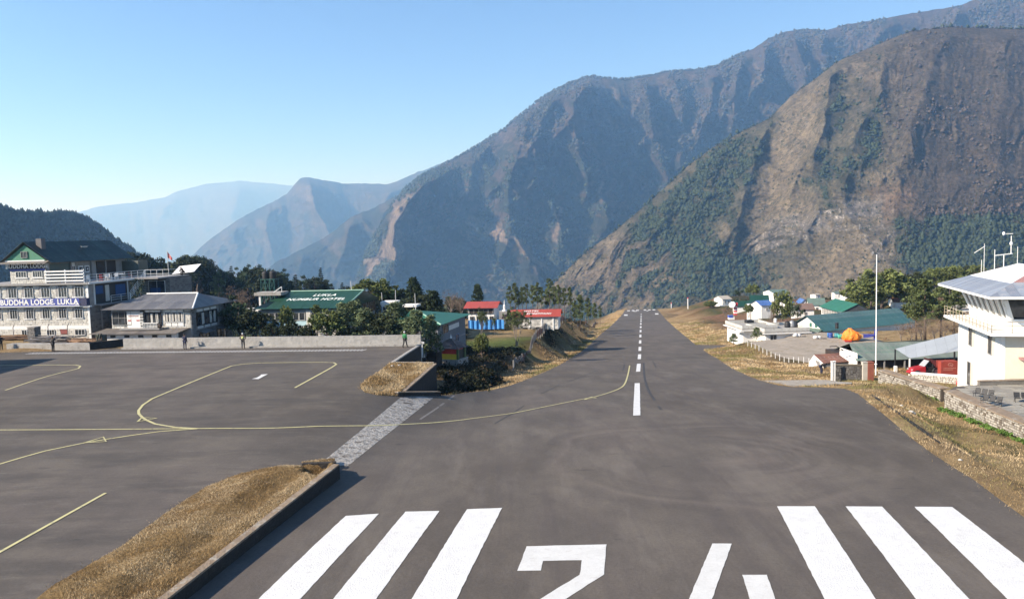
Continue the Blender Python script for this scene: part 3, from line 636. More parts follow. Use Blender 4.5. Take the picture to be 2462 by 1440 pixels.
def colC_(X, Y, rg, rg2):
    n = fbm(X * .05, Y * .05, 4)
    c = cmix(np.broadcast_to(c3((.06, .062, .05)), X.shape + (3,)), np.broadcast_to(c3((.11, .09, .075)), X.shape + (3,)), sstep(.4, .6, n))
    return cmix(c, np.broadcast_to(c3((.19, .15, .12)), X.shape + (3,)), soft(X, Y, [(715, 450), (760, 440), (770, 500), (800, 560), (760, 540)], 12) * .8)
silC = [(200, 900), (400, 700), (450, 625), (500, 580), (560, 535), (610, 508), (650, 490), (690, 468), (706, 448), (722, 432), (740, 428), (775, 434), (820, 441), (880, 441), (930, 443), (960, 432), (1000, 415), (1040, 402), (1090, 382), (1150, 350), (1300, 330), (1500, 420)]
mountain('distant_spur', silC, [(200, 8300), (730, 9000), (1500, 9800)], .75, 800, 330, 1420, 4.0,
         [([(735, 428), (760, 500), (800, 590), (800, 700)], 170, 34), ([(960, 435), (900, 520), (860, 600), (850, 700)], 140, 32), ([(650, 490), (640, 560), (660, 640)], 80, 28), ([(560, 535), (570, 600)], 50, 22), ([(1040, 402), (1000, 470), (970, 560)], 70, 24)],
         36, colC_, mountain_mat('distant_slope', 0.02, 30.0), .013, jag=3.4, seed=9)
def colF_(X, Y, rg, rg2):
    n = fbm(X * .05, Y * .05, 4); return cmix(np.broadcast_to(c3((.045, .052, .038)), X.shape + (3,)), np.broadcast_to(c3((.10, .082, .066)), X.shape + (3,)), sstep(.45, .62, n))
silF = [(380, 900), (520, 740), (600, 668), (680, 622), (733, 595), (784, 567), (820, 540), (852, 520), (900, 498), (943, 474), (1000, 450), (1060, 470), (1200, 560)]
mountain('wooded_spur', silF, [(380, 4900), (740, 5500), (1200, 5900)], .8, 800, 470, 1180, 3.5, [([(852, 520), (830, 590), (800, 660)], 120, 24), ([(943, 474), (900, 560), (880, 640)], 120, 26), ([(733, 595), (720, 660)], 60, 20)], 60, colF_, mountain_mat('wooded_spur_slope', 0.03, 22.0), .014, jag=3.6, seed=21)
def colD_(X, Y, rg, rg2):
    return cmix(np.broadcast_to(c3((.08, .075, .06)), X.shape + (3,)), np.broadcast_to(c3((.12, .10, .08)), X.shape + (3,)), sstep(.4, .6, rg))
silD = [(-500, 560), (-200, 530), (0, 520), (60, 514), (130, 520), (180, 514), (240, 498), (300, 489), (330, 487), (395, 475), (420, 462), (500, 443), (540, 440), (583, 437), (640, 441), (700, 446), (800, 470), (950, 520), (1100, 560)]
mountain('farthest_ridge', silD, [(-500, 19000), (1100, 20000)], .6, 760, -420, 1100, 8.0, [([(583, 437), (560, 520), (580, 620)], 90, 50), ([(420, 462), (380, 540)], 60, 40)], 40, colD_, mountain_mat('farthest_slope', 0.012, 40.0), .012, jag=3.0, seed=12, ysteps=60)
def colE_(X, Y, rg, rg2):
    return cmix(np.broadcast_to(FOREST * .5, X.shape + (3,)), np.broadcast_to(FOREST * .9, X.shape + (3,)), sstep(.4, .6, rg2))
silE = [(-900, 470), (-300, 480), (-60, 492), (0, 505), (40, 520), (85, 525), (130, 522), (165, 517), (200, 528), (235, 546), (262, 567), (290, 588), (320, 606), (360, 640), (400, 680), (460, 760)]
XE, YE, PE, _ = mountain('wooded_hill', silE, [(-900, 900), (-560, 980), (0, 1290), (165, 1480), (330, 1720), (460, 2050)], .62, 860, -560, 440, 4.0, [([(40, 520), (-60, 640)], 20, 40)], 14, colE_, mountain_mat('wooded_slope', 0.25, 3.0), .012, jag=2.0, seed=15)

# conifers and bushes covering the near mountainside and the wooded hill (nobody could count them)
def scatter_clumps(name, pts, sizes, aspect, cols, m):
    n = len(pts)
    base = np.array([(1, 0, .3), (0, 1, .3), (-1, 0, .3), (0, -1, .3), (0, 0, 1.0), (0, 0, -.1)])
    F0 = np.array([(0, 1, 4), (1, 2, 4), (2, 3, 4), (3, 0, 4), (1, 0, 5), (2, 1, 5), (3, 2, 5), (0, 3, 5)])
    B = base[None] * (1 + RNG.uniform(-.3, .3, (n, 6, 1)))
    ang = RNG.uniform(0, 6.28, n); c, s = np.cos(ang), np.sin(ang)
    Bx = B[..., 0] * c[:, None] - B[..., 1] * s[:, None]; By = B[..., 0] * s[:, None] + B[..., 1] * c[:, None]
    V = np.stack([Bx * sizes[:, None] * .5, By * sizes[:, None] * .5, B[..., 2] * (sizes * aspect)[:, None]], -1) + pts[:, None, :]
    F = (F0[None] + (np.arange(n) * 6)[:, None, None]).reshape(-1, 3)
    C = np.repeat(np.concatenate([cols, np.ones((n, 1))], 1)[:, None], 6, 1).reshape(-1, 4)
    me = npmesh(name, V.reshape(-1, 3), F, 3, m, False, {'Col': C})
    return link(name, me, kind='stuff')
def vcmat(name, scale=.6):
    m, nt, b = _pr(name)
    vc = nt.nodes.new('ShaderNodeVertexColor'); vc.layer_name = 'Col'
    nt.links.new(vc.outputs[0], b.inputs['Base Color']); b.inputs['Roughness'].default_value = .9; b.inputs['Specular IOR Level'].default_value = .1; return m
leafvc = vcmat('foliage_far')
def forest_A():
    ny, nx = XA.shape; n = 66000
    i = RNG.integers(1, ny - 1, n); j = RNG.integers(1, nx - 1, n)
    x = XA[i, j]; y = YA[i, j]; g = CAc[i, j]; dark = sstep(.12, .05, g[:, 0])
    keep = RNG.random(n) < (.08 + .10 * (x > 2060) + .92 * dark) * np.where(y > 90, 1, .3) * (y < 800)
    top = RNG.random(n) < .012; i = np.where(top, 0, i); keep = (keep & (i > 0)) | top
    x, y, i, j, dark, g = x[keep], y[keep], i[keep], j[keep], dark[keep], g[keep]
    p = PA[i, j] + RNG.uniform(-3, 3, (len(i), 3)) * np.array([1, 1, 0])
    s = RNG.uniform(5, 11, len(i)) * (.34 + .66 * dark)
    br = RNG.uniform(.7, 1.5, len(i))[:, None]
    base = np.where((x > 2120)[:, None] & (y < 520)[:, None], np.array([.066, .052, .044]), np.array([.031, .042, .024]))
    scatter_clumps('mountain_forest', p, s, RNG.uniform(.55, 1.2, len(i)), base * br, leafvc)
forest_A()
def forest_B():
    ny, nx = XB.shape; n = 60000
    i = (RNG.random(n) ** 1.15 * (ny - 2)).astype(int); j = RNG.integers(1, nx - 1, n); k = RNG.random(n) < .035; i[k] = 0
    x, y = XB[i, j], YB[i, j]
    keep = (y < 760) & (x < 2460) & ((RNG.random(n) < 1.25 * sstep(.40, .56, fbm(x * .035, y * .028, 4))) | k) & (CBc[i, j, 0] < .2) & (i > 0) | (k & (x < 1800))
    i, j = i[keep], j[keep]; p = PB[i, j] + RNG.uniform(-6, 6, (len(i), 3)) * np.array([1, 1, 0])
    top = (i == 0); s = np.where(top, RNG.uniform(8, 17, len(i)), RNG.uniform(9, 20, len(i)))
    base = np.where((PB[i, j, 2] > 350)[:, None], np.array([.046, .044, .036]), np.array([.034, .044, .030]))
    scatter_clumps('ridge_forest', p, s, RNG.uniform(.5, 1.1, len(i)), base * RNG.uniform(.6, 1.5, len(i))[:, None], leafvc)
forest_B()
def forest_E():
    ny, nx = XE.shape; n = 9000
    i = RNG.integers(0, int(ny * .8), n); j = RNG.integers(1, nx - 1, n); k = RNG.random(n) < .12; i[k] = 0
    p = PE[i, j]; s = RNG.uniform(5, 10, n)
    scatter_clumps('hill_forest', p, s, RNG.uniform(.7, 1.3, n), np.array([.020, .030, .020]) * RNG.uniform(.6, 1.4, n)[:, None], leafvc)
forest_E()

# ------------------------------------------------------------------ haze
def haze_box():
    m = bpy.data.materials.new('valley_haze'); m.use_nodes = True; nt = m.node_tree; nt.nodes.clear()
    o = nt.nodes.new('ShaderNodeOutputMaterial'); v = nt.nodes.new('ShaderNodeVolumePrincipled')
    v.inputs['Color'].default_value = (*HAZE_COLOR, 1); v.inputs['Absorption Color'].default_value = (1, 1, 1, 1); v.inputs['Density'].default_value = HAZE_DENSITY; v.inputs['Anisotropy'].default_value = HAZE_ANISO
    nt.links.new(v.outputs[0], o.inputs['Volume'])
    MB().box(-30000, 30000, -3000, 42000, HZ0, HZ1).build('haze', m, kind='stuff')
_all = [o for o in SC.objects if o.type == 'MESH']
_zs = []
for o in _all:
    a = np.empty(len(o.data.vertices) * 3, np.float32); o.data.vertices.foreach_get('co', a); a = a.reshape(-1, 3); _zs += [a[:, 2].min(), a[:, 2].max()]
    print('EXT', o.name, a.min(0), a.max(0), len(o.data.polygons))
HZ0, HZ1 = float(min(_zs)) - 5.0, float(max(_zs)) + 20.0
haze_box()
# ------------------------------------------------------------------ painted markings, draped on the asphalt
white_paint = M('white_paint', (.66, .66, .645), .75, .09, 1.4, bmp=.3, wear=(.56, .555, .54), wearamt=.22)
white_old = M('white_paint_worn', (.60, .60, .58), .75, .1, 1.4, bmp=.1, wear=(.52, .51, .49), wearamt=.22)
yellow_paint = M('yellow_paint', (.58, .53, .26), .7, .15, 1.5, bmp=.1, wear=(.30, .28, .20), wearamt=.35)
rubber = M('skid_rubber', (.045, .042, .042), .8, .2, 2)
def drape(name, poly, m, off=.014, step=1.6, **kw):
    rj = random.Random(int(abs(poly[0][0] * 100))); lp = [(a + rj.uniform(-.012, .012), b + rj.uniform(-.012, .012)) for a, b in densify(poly, min(step, .3))] if 'paint' in m.name else densify(poly, step); p = [Vector(q) for q in lp]; n = len(lp)
    xs = [q[0] for q in lp]; ys = [q[1] for q in lp]
    ex = []
    if max(xs) - min(xs) > 2.5 * 1 or max(ys) - min(ys) > 6:
        st = step
        X, Y = np.meshgrid(np.arange(min(xs) + .31, max(xs), st), np.arange(min(ys) + .37, max(ys), st)); X = X.ravel(); Y = Y.ravel()
        k = inpoly(X, Y, lp); dd, _, _ = polydist(X, Y, lp); k &= dd > .3
        ex = [Vector((float(a), float(b))) for a, b in zip(X[k], Y[k])]
    v, e, f, *_ = delaunay_2d_cdt(p + ex, [(i, (i + 1) % n) for i in range(n)], [], 1, 1e-5, False)
    vx = np.array([q.x for q in v]); vy = np.array([q.y for q in v]); z = Za(vx, vy) + off
    f = [t for t in f if len(t) >= 3 and inpoly(vx[list(t)].mean(), vy[list(t)].mean(), lp)]
    me = bpy.data.meshes.new(name); me.from_pydata([(a, b, c) for a, b, c in zip(vx, vy, z)], [], [list(t) for t in f]); me.materials.append(m)
    for pl in me.polygons: pass
    bm = bmesh.new(); bm.from_mesh(me); bmesh.ops.recalc_face_normals(bm, faces=bm.faces)
    for fc in bm.faces:
        if fc.normal.z < 0: fc.normal_flip()
    bm.to_mesh(me); bm.free()
    return link(name, me, kind='structure', **kw)
def ribbon(name, pxs, w, m, off=.014, closed=False, world=None):
    pts = world or PX(pxs)
    # smooth with Catmull-Rom
    out = []
    n = len(pts)
    for i in range(n - 1):
        p0 = pts[max(0, i - 1)]; p1 = pts[i]; p2 = pts[i + 1]; p3 = pts[min(n - 1, i + 2)]
        L = math.hypot(p2[0] - p1[0], p2[1] - p1[1]); k = max(1, int(L / 1.2))
        for j in range(k):
            t = j / k
            if closed: q = (p1[0] + (p2[0] - p1[0]) * t, p1[1] + (p2[1] - p1[1]) * t)
            else: q = tuple(.5 * (2 * p1[c] + (p2[c] - p0[c]) * t + (2 * p0[c] - 5 * p1[c] + 4 * p2[c] - p3[c]) * t * t + (3 * p1[c] - p0[c] - 3 * p2[c] + p3[c]) * t ** 3) for c in (0, 1))
            out.append(q)
    out.append(pts[-1]); mb = MB(); L_ = []; R_ = []
    for i, q in enumerate(out):
        a = out[max(0, i - 1)]; b = out[min(len(out) - 1, i + 1)]; dx, dy = b[0] - a[0], b[1] - a[1]; l = math.hypot(dx, dy) or 1
        nx, ny = -dy / l * w / 2, dx / l * w / 2
        for S, sg in ((L_, 1), (R_, -1)):
            x, y = q[0] + nx * sg, q[1] + ny * sg; S.append((x, y, float(Za(x, y)) + off))
    for i in range(len(out) - 1): mb.quad(R_[i], R_[i + 1], L_[i + 1], L_[i])
    return mb.build(name, m, kind='structure')
def down(a, b, y):                   # continue the image line a-b to row y
    t = (y - a[1]) / (b[1] - a[1]); return (a[0] + (b[0] - a[0]) * t, y)
for tl, tr, bl, br in (((831, 1240), (911, 1235), (624, 1440), (724, 1440)), ((975, 1230), (1057, 1228), (803, 1440), (906, 1440)), ((1123, 1224), (1207, 1221), (991, 1440), (1099, 1440)),
                       ((1868.5, 1217), (1959, 1217), (1981, 1440), (2104, 1440)), ((2033, 1217), (2121, 1218), (2201, 1440), (2328, 1440)), ((2198, 1218), (2289, 1218.6), (2420, 1440), (2570, 1440))):
    drape('threshold_stripe', PX([tl, tr, down(tr, br, 1640), down(tl, bl, 1640)]), white_paint)
drape('runway_number', PX([(1266, 1313), (1458, 1308.5), (1452, 1381), (1360.5, 1440), (1290, 1486), (1440, 1484), (1442, 1520), (1150, 1524), (1160, 1500), (1298, 1440), (1394, 1382), (1399, 1346.5), (1305, 1348), (1301, 1371), (1244, 1372)]), white_old)
drape('runway_number', PX([(1713, 1306.5), (1759.5, 1307), (1702, 1468), (1811, 1468), (1784.5, 1381.6), (1844, 1382), (1874, 1468), (1930, 1468), (1940, 1505), (1886, 1505), (1905, 1560), (1843, 1560), (1824, 1505), (1629, 1505)]), white_old)
_dash = [(921.3, 998.8, 1532.2, 1530.8), (874.5, 893.5, 1536, 1534.3), (851.7, 863.3, 1538, 1537), (833.8, 843.5, 1538.8, 1538.2), (818, 825.9, 1539.3, 1539), (804.2, 810.9, 1539.8, 1539.5), (793.2, 798.7, 1540.2, 1540),
         (784.3, 788.7, 1540.5, 1540.4), (776.8, 780.7, 1540.8, 1540.7), (770.3, 773.7, 1541.1, 1541), (765.6, 768.5, 1541.3, 1541.2), (761.2, 763.2, 1541.4, 1541.3), (758, 759.4, 1541.5, 1541.5), (754, 755.4, 1541.6, 1541.6)]
for y0, y1, xa, xb in _dash:
    p = cast(xa, y0); q = cast(xb, y1); w = .27
    drape('centreline_dash', [(q[0] - w, q[1]), (q[0] + w, q[1]), (p[0] + w, p[1]), (p[0] - w, p[1])], white_paint, off=.02)
for xa, xb, y0, y1 in ((1508, 1514.5, 746.2, 748), (1519, 1525, 745.8, 747.6), (1529.5, 1536, 745.3, 747.2), (1547.5, 1553.5, 744.4, 746.2), (1558.5, 1564, 744.2, 746), (1569, 1575.5, 743.9, 745.7), (1500.5, 1509, 756.3, 759), (1575, 1583, 753.4, 756), (1523, 1531, 747.8, 749), (1554, 1559, 747, 748)):
    drape('far_threshold_mark', PX([(xa, y1), (xb, y1), (xb, y0), (xa, y0)]), white_paint, off=.03, step=5)
ribbon('taxi_line', [(-60, 1034), (0, 1034), (200, 1033), (480, 1030.5), (700, 1028), (875.5, 1024), (1010.8, 1018.5), (1138.8, 1006), (1224.7, 995), (1321.6, 975.8), (1394.7, 961), (1431, 954), (1467.8, 943), (1491.6, 933), (1502.6, 922), (1510, 900), (1514, 879)], .17, yellow_paint, .03)
ribbon('taxi_line', [(709, 932.5), (797, 884), (808.8, 876.2), (802.6, 872), (731, 871.5), (621.6, 873), (581, 876), (555.8, 880.5), (365.6, 959), (343.7, 973.8), (333.5, 986.6), (333.8, 995), (341.9, 1003.5), (351, 1009.6), (373, 1019.5), (420.5, 1027.5), (475, 1030.5)], .19, yellow_paint, .026)
ribbon('taxi_line', [(475, 1031), (387.6, 1037), (256, 1056), (204.8, 1064.5), (109.7, 1084), (0, 1115.6), (-60, 1133)], .17, yellow_paint, .022)
ribbon('taxi_line', [(-30, 879), (100, 878), (182.8, 878), (193.8, 880.5), (188.3, 886), (110, 906), (12.8, 938.3)], .17, yellow_paint, .022)
ribbon('taxi_line', [(-80, 1372), (0, 1327), (254, 1185.3)], .16, yellow_paint, .022)
for tri in ([(331, 1014), (342, 1003.8), (376.6, 1006), (331, 1014)], [(203, 1065), (248.6, 1051), (255, 1062), (203, 1065)], [(1405, 961), (1424, 954), (1434, 957), (1405, 961)]):
    ribbon('direction_arrow', tri, .15, yellow_paint, .034, True)
drape('stand_number', PX([(606, 911), (622, 911.5), (644, 899.5), (628, 900.5), (626, 903), (618, 908)]), white_paint, off=.02)
mb = MB()
_a = at(60, 851.5, 0); _b = at(874, 843.5, 0)
for k in range(100):
    t0 = k / 100; c = _a.lerp(_b, t0); u = (_b - _a).normalized(); s = (_b - _a).length / 100
    q = [c, c + u * s * .40, c + u * (s * .40 + .45) + Vector((0, 1.0, 0)), c + u * .45 + Vector((0, 1.0, 0))]
    mb.quad(*[(p.x, p.y, .016) for p in q])
mb.build('hatched_line', white_paint, kind='structure')
for cv, w in (([(1547.5, 872), (1547.5, 880), (1550, 909), (1559, 938.5), (1574, 962)], .24), ([(1189, 1018), (1224, 998), (1260, 975)], .12), ([(1300, 947), (1345, 925)], .12), ([(1365, 918), (1435, 891)], .12), ([(1497, 890), (1500, 884), (1501, 875)], .16),
              ([(1569, 868), (1578, 884)], .16), ([(1582, 976), (1590, 985)], .2), ([(1515, 985), (1540, 870)], .0)):
    if w: ribbon('skid_mark', cv, w, rubber, .010)
ribbon('pale_seam', [(1092, 951), (1045, 985), (1010, 1008)], .16, M('seam_pale', (.22, .20, .18), .9, .2, 2), .012)
ribbon('pale_seam', [(838, 1121), (760, 1185), (700, 1236)], .10, M('seam_dark', (.075, .068, .06), .9, .2, 2), .012)
# concrete drain cover crossing the taxiway
conc_strip = M('rough_concrete', (.37, .355, .33), .95, .3, .9, bmp=3, bscale=3.0, wear=(.15, .13, .11), wearamt=.50)
drape('drain_cover_slab', PX([(779, 1107), (816, 1119), (838, 1119), (1042, 956), (1000, 953), (962, 956)]), conc_strip, off=.012)

# ------------------------------------------------------------------ walls of the apron and the drain
concrete = M('old_concrete', (.36, .345, .32), .95, .2, .8, bmp=.6, bscale=6, wear=(.24, .22, .20), wearamt=.35)
dark_stone = M('dark_stone', (.028, .023, .019), .95, .35, 1.6, bmp=1.5, bscale=5, wear=(.06, .048, .038), wearamt=.22)
brown_cap = M('brown_cap', (.27, .20, .135), .95, .3, 1.2, bmp=.8, bscale=8, wear=(.38, .34, .28), wearamt=.4)
def along(a, b, w, z0, z1, side=1, mb=None):
    """wall between plan points a and b, thickness w to the left (side=1) of the direction"""
    a = Vector((a[0], a[1], 0)); b = Vector((b[0], b[1], 0)); d = (b - a).normalized(); n = Vector((-d.y, d.x, 0)) * w * side
    c = [a, b, b + n, a + n] if side > 0 else [a + n, b + n, b, a]
    zz = lambda z, i: z[i] if isinstance(z, (tuple, list)) else z
    order = (0, 1, 1, 0)
    mb = mb or MB()
    return mb.hexa([(p.x, p.y, zz(z0, o)) for p, o in zip(c, order)] + [(p.x, p.y, zz(z1, o)) for p, o in zip(c, order)])
t = thing('drain_wall', 'long low drain wall with brown cap beside the near grass island', 'wall', (W_OUT1.x, W_OUT1.y, 0))
off = Vector((-W_OUT1.x, -W_OUT1.y, 0))
def rel(p, o=off): return (p.x + o.x, p.y + o.y)
W_FAR = W_OUT1 - _wd * 16
along(rel(W_FAR), rel(W_OUT0), .30, -.25, .44).build('wall', dark_stone, t)
along(rel(W_FAR), rel(W_OUT0), .33, .44, .52).build('cap', brown_cap, t)
pa, pb = at(726, 1117, .05), at(806, 1114, .05)
along(rel(pa), rel(pb), .3, -1.3, .1).build('inlet_wall', dark_stone, t)
def wall_thing(name, label, parts, group=None):
    """parts: (name, a, b, w, z0, z1, side, mat) in world plan coordinates"""
    o0 = Vector((parts[0][1][0], parts[0][1][1], 0)); t = thing(name, label, 'wall', o0, 0, group)
    for nm, a, b, w, z0, z1, side, m in parts:
        along((a[0] - o0.x, a[1] - o0.y), (b[0] - o0.x, b[1] - o0.y), w, z0, z1, side).build(nm, m, t)
    return t
v2 = lambda p: (p.x, p.y)
wall_thing('retaining_wall', 'concrete retaining wall stepping down behind the small grass island at the apron edge', [('wall', v2(_e2[0]), v2(_e2[1]), .3, -7.5, -.02, 1, dark_stone), ('cap', v2(_e2[0]), v2(_e2[1]), .34, -.02, .07, 1, concrete)])
wall_thing('drain_side_wall', 'diagonal stone drain wall with thin brown top right of the small grass island', [('wall', v2(_e2[4]), v2(_e2[2]), .3, -7.5, (-.58, -.06), -1, dark_stone), ('cap', v2(_e2[4]), v2(_e2[2]), .34, (-.58, -.06), (-.47, .05), -1, brown_cap)])
_l0, _l1 = cast(958, 953), cast(1060, 951.5); _zl = (float(Za(*_l0)), float(Za(*_l1)))
wall_thing('drain_head_wall', 'low mossy stone wall at the drain mouth beside the taxiway', [('wall', _l0, _l1, .35, -7.5, (_zl[0] + .30, _zl[1] + .30), 1, dark_stone), ('cap', _l0, _l1, .4, (_zl[0] + .30, _zl[1] + .30), (_zl[0] + .37, _zl[1] + .37), 1, brown_cap)])
_r = [cast(936, 875), cast(972, 851), cast(1007, 829)]
wall_thing('apron_retaining_wall', 'tall retaining wall with pale kerb holding up the apron corner', [('wall', _r[0], _r[1], .3, -7.5, -.03, -1, dark_stone), ('wall', _r[1], _r[2], .3, -7.5, -.03, -1, dark_stone),
            ('kerb', _r[0], _r[1], .34, -.03, .10, -1, concrete), ('kerb', _r[1], _r[2], .34, -.03, .10, -1, concrete)])
wp = [at(297, 838.5, 0), at(585, 835, 0), at(800, 833, 0), at(1012, 830, 0)]
wl = M('rendered_wall', (.37, .355, .33), .95, .16, .5, bmp=1.0, bscale=2.2, wear=(.45, .43, .40), wearamt=.4)
parts = []
for a, b in zip(wp[:-1], wp[1:]):
    parts += [('wall', v2(a), v2(b), .35, -4.5, 1.08, 1, wl), ('cap', v2(a), v2(b), .42, 1.08, 1.14, 1, concrete)]
    parts += [('footing', (a.x, a.y - .55), (b.x, b.y - .55), .55, .0, .16, 1, concrete)]
wall_thing('apron_wall', 'long pale rendered boundary wall along the far edge of the apron', parts)
# small raised kerbs on the left of the apron
kp = [at(16, 838.5, 0), at(216, 838, 0), at(222, 828, 0), at(262, 824, 0)]
wall_thing('stone_kerb', 'low rough stone kerb in front of the timber yard', [('wall', v2(kp[0]), v2(kp[1]), 1.0, -.2, .55, 1, concrete), ('wall', v2(kp[1]), (kp[1].x + 3.6, kp[1].y + 3.2), .35, -.2, .7, 1, dark_stone),
            ('wall', (kp[1].x + 4.5, kp[1].y - 1.0), (kp[1].x + 6.0, kp[1].y - .2), 1.3, -.2, .3, 1, concrete)])

# ------------------------------------------------------------------ dry grass blades (real geometry on the near verges)
grass_m = vcmat('dry_grass_blade')
def blades(name, x, y, z, L, W, cols, lean=.7):
    n = len(x); a = RNG.uniform(0, 6.283, n); le = RNG.uniform(.1, lean, n) * L; ph = RNG.uniform(0, 6.283, n)
    b0 = np.stack([x - np.cos(a) * W / 2, y - np.sin(a) * W / 2, z - .02], 1); b1 = np.stack([x + np.cos(a) * W / 2, y + np.sin(a) * W / 2, z - .02], 1)
    tp = np.stack([x + np.cos(ph) * le, y + np.sin(ph) * le, z + L * RNG.uniform(.5, 1, n)], 1)
    V = np.stack([b0, b1, tp], 1).reshape(-1, 3); F = np.arange(3 * n).reshape(n, 3)
    C = np.repeat(np.concatenate([cols, np.ones((n, 1))], 1)[:, None], 3, 1).reshape(-1, 4)
    return link(name, npmesh(name, V, F, 3, grass_m, False, {'Col': C}), kind='stuff')
def mesh_sampler(obname, n, ok=None):
    me = bpy.data.objects[obname].data; nv = len(me.vertices); co = np.empty(nv * 3, np.float32); me.vertices.foreach_get('co', co); co = co.reshape(-1, 3).astype(float)
    ti = np.empty(len(me.polygons) * 3, np.int32); me.polygons.foreach_get('vertices', ti); ti = ti.reshape(-1, 3)
    A, B, C_ = co[ti[:, 0]], co[ti[:, 1]], co[ti[:, 2]]
    ar = .5 * np.abs((B[:, 0] - A[:, 0]) * (C_[:, 1] - A[:, 1]) - (B[:, 1] - A[:, 1]) * (C_[:, 0] - A[:, 0]))
    c = (A + B + C_) / 3; w = ar * (ok(c[:, 0], c[:, 1]) if ok else 1)
    i = RNG.choice(len(ar), n, p=w / w.sum()); r1 = np.sqrt(RNG.random(n)); r2 = RNG.random(n)
    p = A[i] * (1 - r1)[:, None] + B[i] * (r1 * (1 - r2))[:, None] + C_[i] * (r1 * r2)[:, None]
    return p[:, 0], p[:, 1], p[:, 2]
def straw_cols(x, y, warm=1.0, green=0.0):
    n = fbm(x * .5, y * .5, 4); k = RNG.uniform(.40, 1.15, len(x))[:, None]
    a = np.array([.58, .45, .275]); b = np.array([.36, .25, .125]); g = np.array([.17, .18, .06])
    s = sstep(.4, .62, n)[:, None]; c = a * (1 - s) + b * s
    if green: gk = (sstep(.5, .62, fbm(x * .22 + 8, y * .22, 4)) * green)[:, None]; c = c * (1 - gk) + g * gk
    return c * k
x, y, z = mesh_sampler('grass_island', 85000, lambda a, b: (b > 22) * (.5 + fbm(a * .9, b * .9, 3)))
cl = fbm(x * 1.3, y * 1.3, 3); blades('dry_grass', x, y, z, RNG.uniform(.04, .10, len(x)) * (.2 + 1.5 * cl), RNG.uniform(.012, .03, len(x)), straw_cols(x, y))
# roadside drain slot right of the runway: flat black strip for its inner shade
slot = PX([(2063, 949), (2110, 985), (2165, 1030), (2188, 1047), (2215, 1068)]); mb = MB(); w = .28
for k in range(len(slot) - 1):
    a, b = Vector((*slot[k], 0)), Vector((*slot[k + 1], 0)); d_ = (b - a).normalized(); nn_ = Vector((d_.y, -d_.x, 0)); a = a - nn_ * .9; b = b - nn_ * .9
    if k == 3: w = .16
    q = [a, b, b - nn_ * w, a - nn_ * w]; mb.quad(*[(p.x, p.y, zg(p.x, p.y) + .05) for p in q][::-1])
    mb.quad(*[(p.x, p.y, zg(p.x, p.y) + .05) for p in q])
mb.build('drain_slot', M('drain_slot_shade', (.008, .007, .006), 1, .1, 1), kind='structure')
x, y, z = mesh_sampler('grass_verge', 26000); cl = fbm(x * 1.1, y * 1.1, 3)
blades('dry_grass', x, y, z, RNG.uniform(.12, .28, len(x)) * (.5 + cl), RNG.uniform(.03, .06, len(x)), straw_cols(x, y))
def verge_ok(a, b):
    d = asph_dist(a, b); r = a > rc(b)
    return np.where(r, (d < 22) * (b < 112) * (b > 18) + (d < 9) * (b >= 112) * (b < 300), (d < 5.5) * (b < 330) * (b > 60) * (a > rc(b) - 17)) * (1.2 / (1 + b / 60)) * ~inpoly(a, b, PATHP)
x, y, z = mesh_sampler('ground', 150000, verge_ok); cl = fbm(x * .6, y * .6, 4); sz = np.clip(y / 60, .7, 3)
blades('dry_grass', x, y, z, RNG.uniform(.09, .24, len(x)) * (.25 + 1.5 * cl) * sz ** .5, RNG.uniform(.02, .05, len(x)) * sz, straw_cols(x, y, green=.8))

# tufts and litter spilling over the asphalt edges
ex, ey = [], []
for lp in (ASPH[:70], ISL1[:16], ISL2[5:]):
    for (ax, ay), (bx, by) in zip(lp[:-1], lp[1:]):
        L = math.hypot(bx - ax, by - ay); n_ = int(L * 26 / (1 + max(ay, by) / 70))
        if min(ay, by) < 15 or L > 40 or ax > 90: continue
        f = RNG.random(n_); ex.append(ax + (bx - ax) * f + RNG.normal(0, .16, n_)); ey.append(ay + (by - ay) * f + RNG.normal(0, .16, n_))
ex = np.concatenate(ex); ey = np.concatenate(ey); k = vnoise(ex * .9, ey * .9) > .42; ex, ey = ex[k], ey[k]
blades('edge_tufts', ex, ey, Za(ex, ey), RNG.uniform(.05, .16, len(ex)), RNG.uniform(.02, .045, len(ex)) * np.clip(ey / 60, .8, 3), straw_cols(ex, ey) * RNG.uniform(.5, 1, len(ex))[:, None], .9)

# loose pale stones on the right bank and on the small island
rs_ = random.Random(8); stm = M('loose_stone', (.55, .53, .49), .9, .2, 3); sme = [MB().blob((0, 0, 0), 1, (1, .7, .5), 7, 4, .3, rs_).mesh('stone', stm, True) for _ in range(3)]
for px, py, r, lb in ((2167, 966, .16, 'pale stone on the bank below the first brown capped wall'), (2190, 981, .22, 'larger of two pale stones lying side by side on the bank'), (2198, 979, .17, 'smaller of two pale stones lying side by side on the bank'), (2308, 1108, .11, 'white rubbish stone at the asphalt edge near the drain slot'), (2400, 1092, .14, 'small pale stone high on the bank near the green weeds'), (944, 882, .22, 'white stone at the top left of the small grass island'), (960, 880, .2, 'grey stone right of the white one on the small grass island')):
    x_, y_ = cast(px, py); z_0 = zg(x_, y_) if px > 1500 else float(Za(x_, y_)); o = tag(inst('loose_stone', sme[rs_.randrange(3)], None, (x_, y_, z_0 + r * .3), (0, 0, rs_.uniform(0, 6)), (r, r, r)), lb, 'stone')
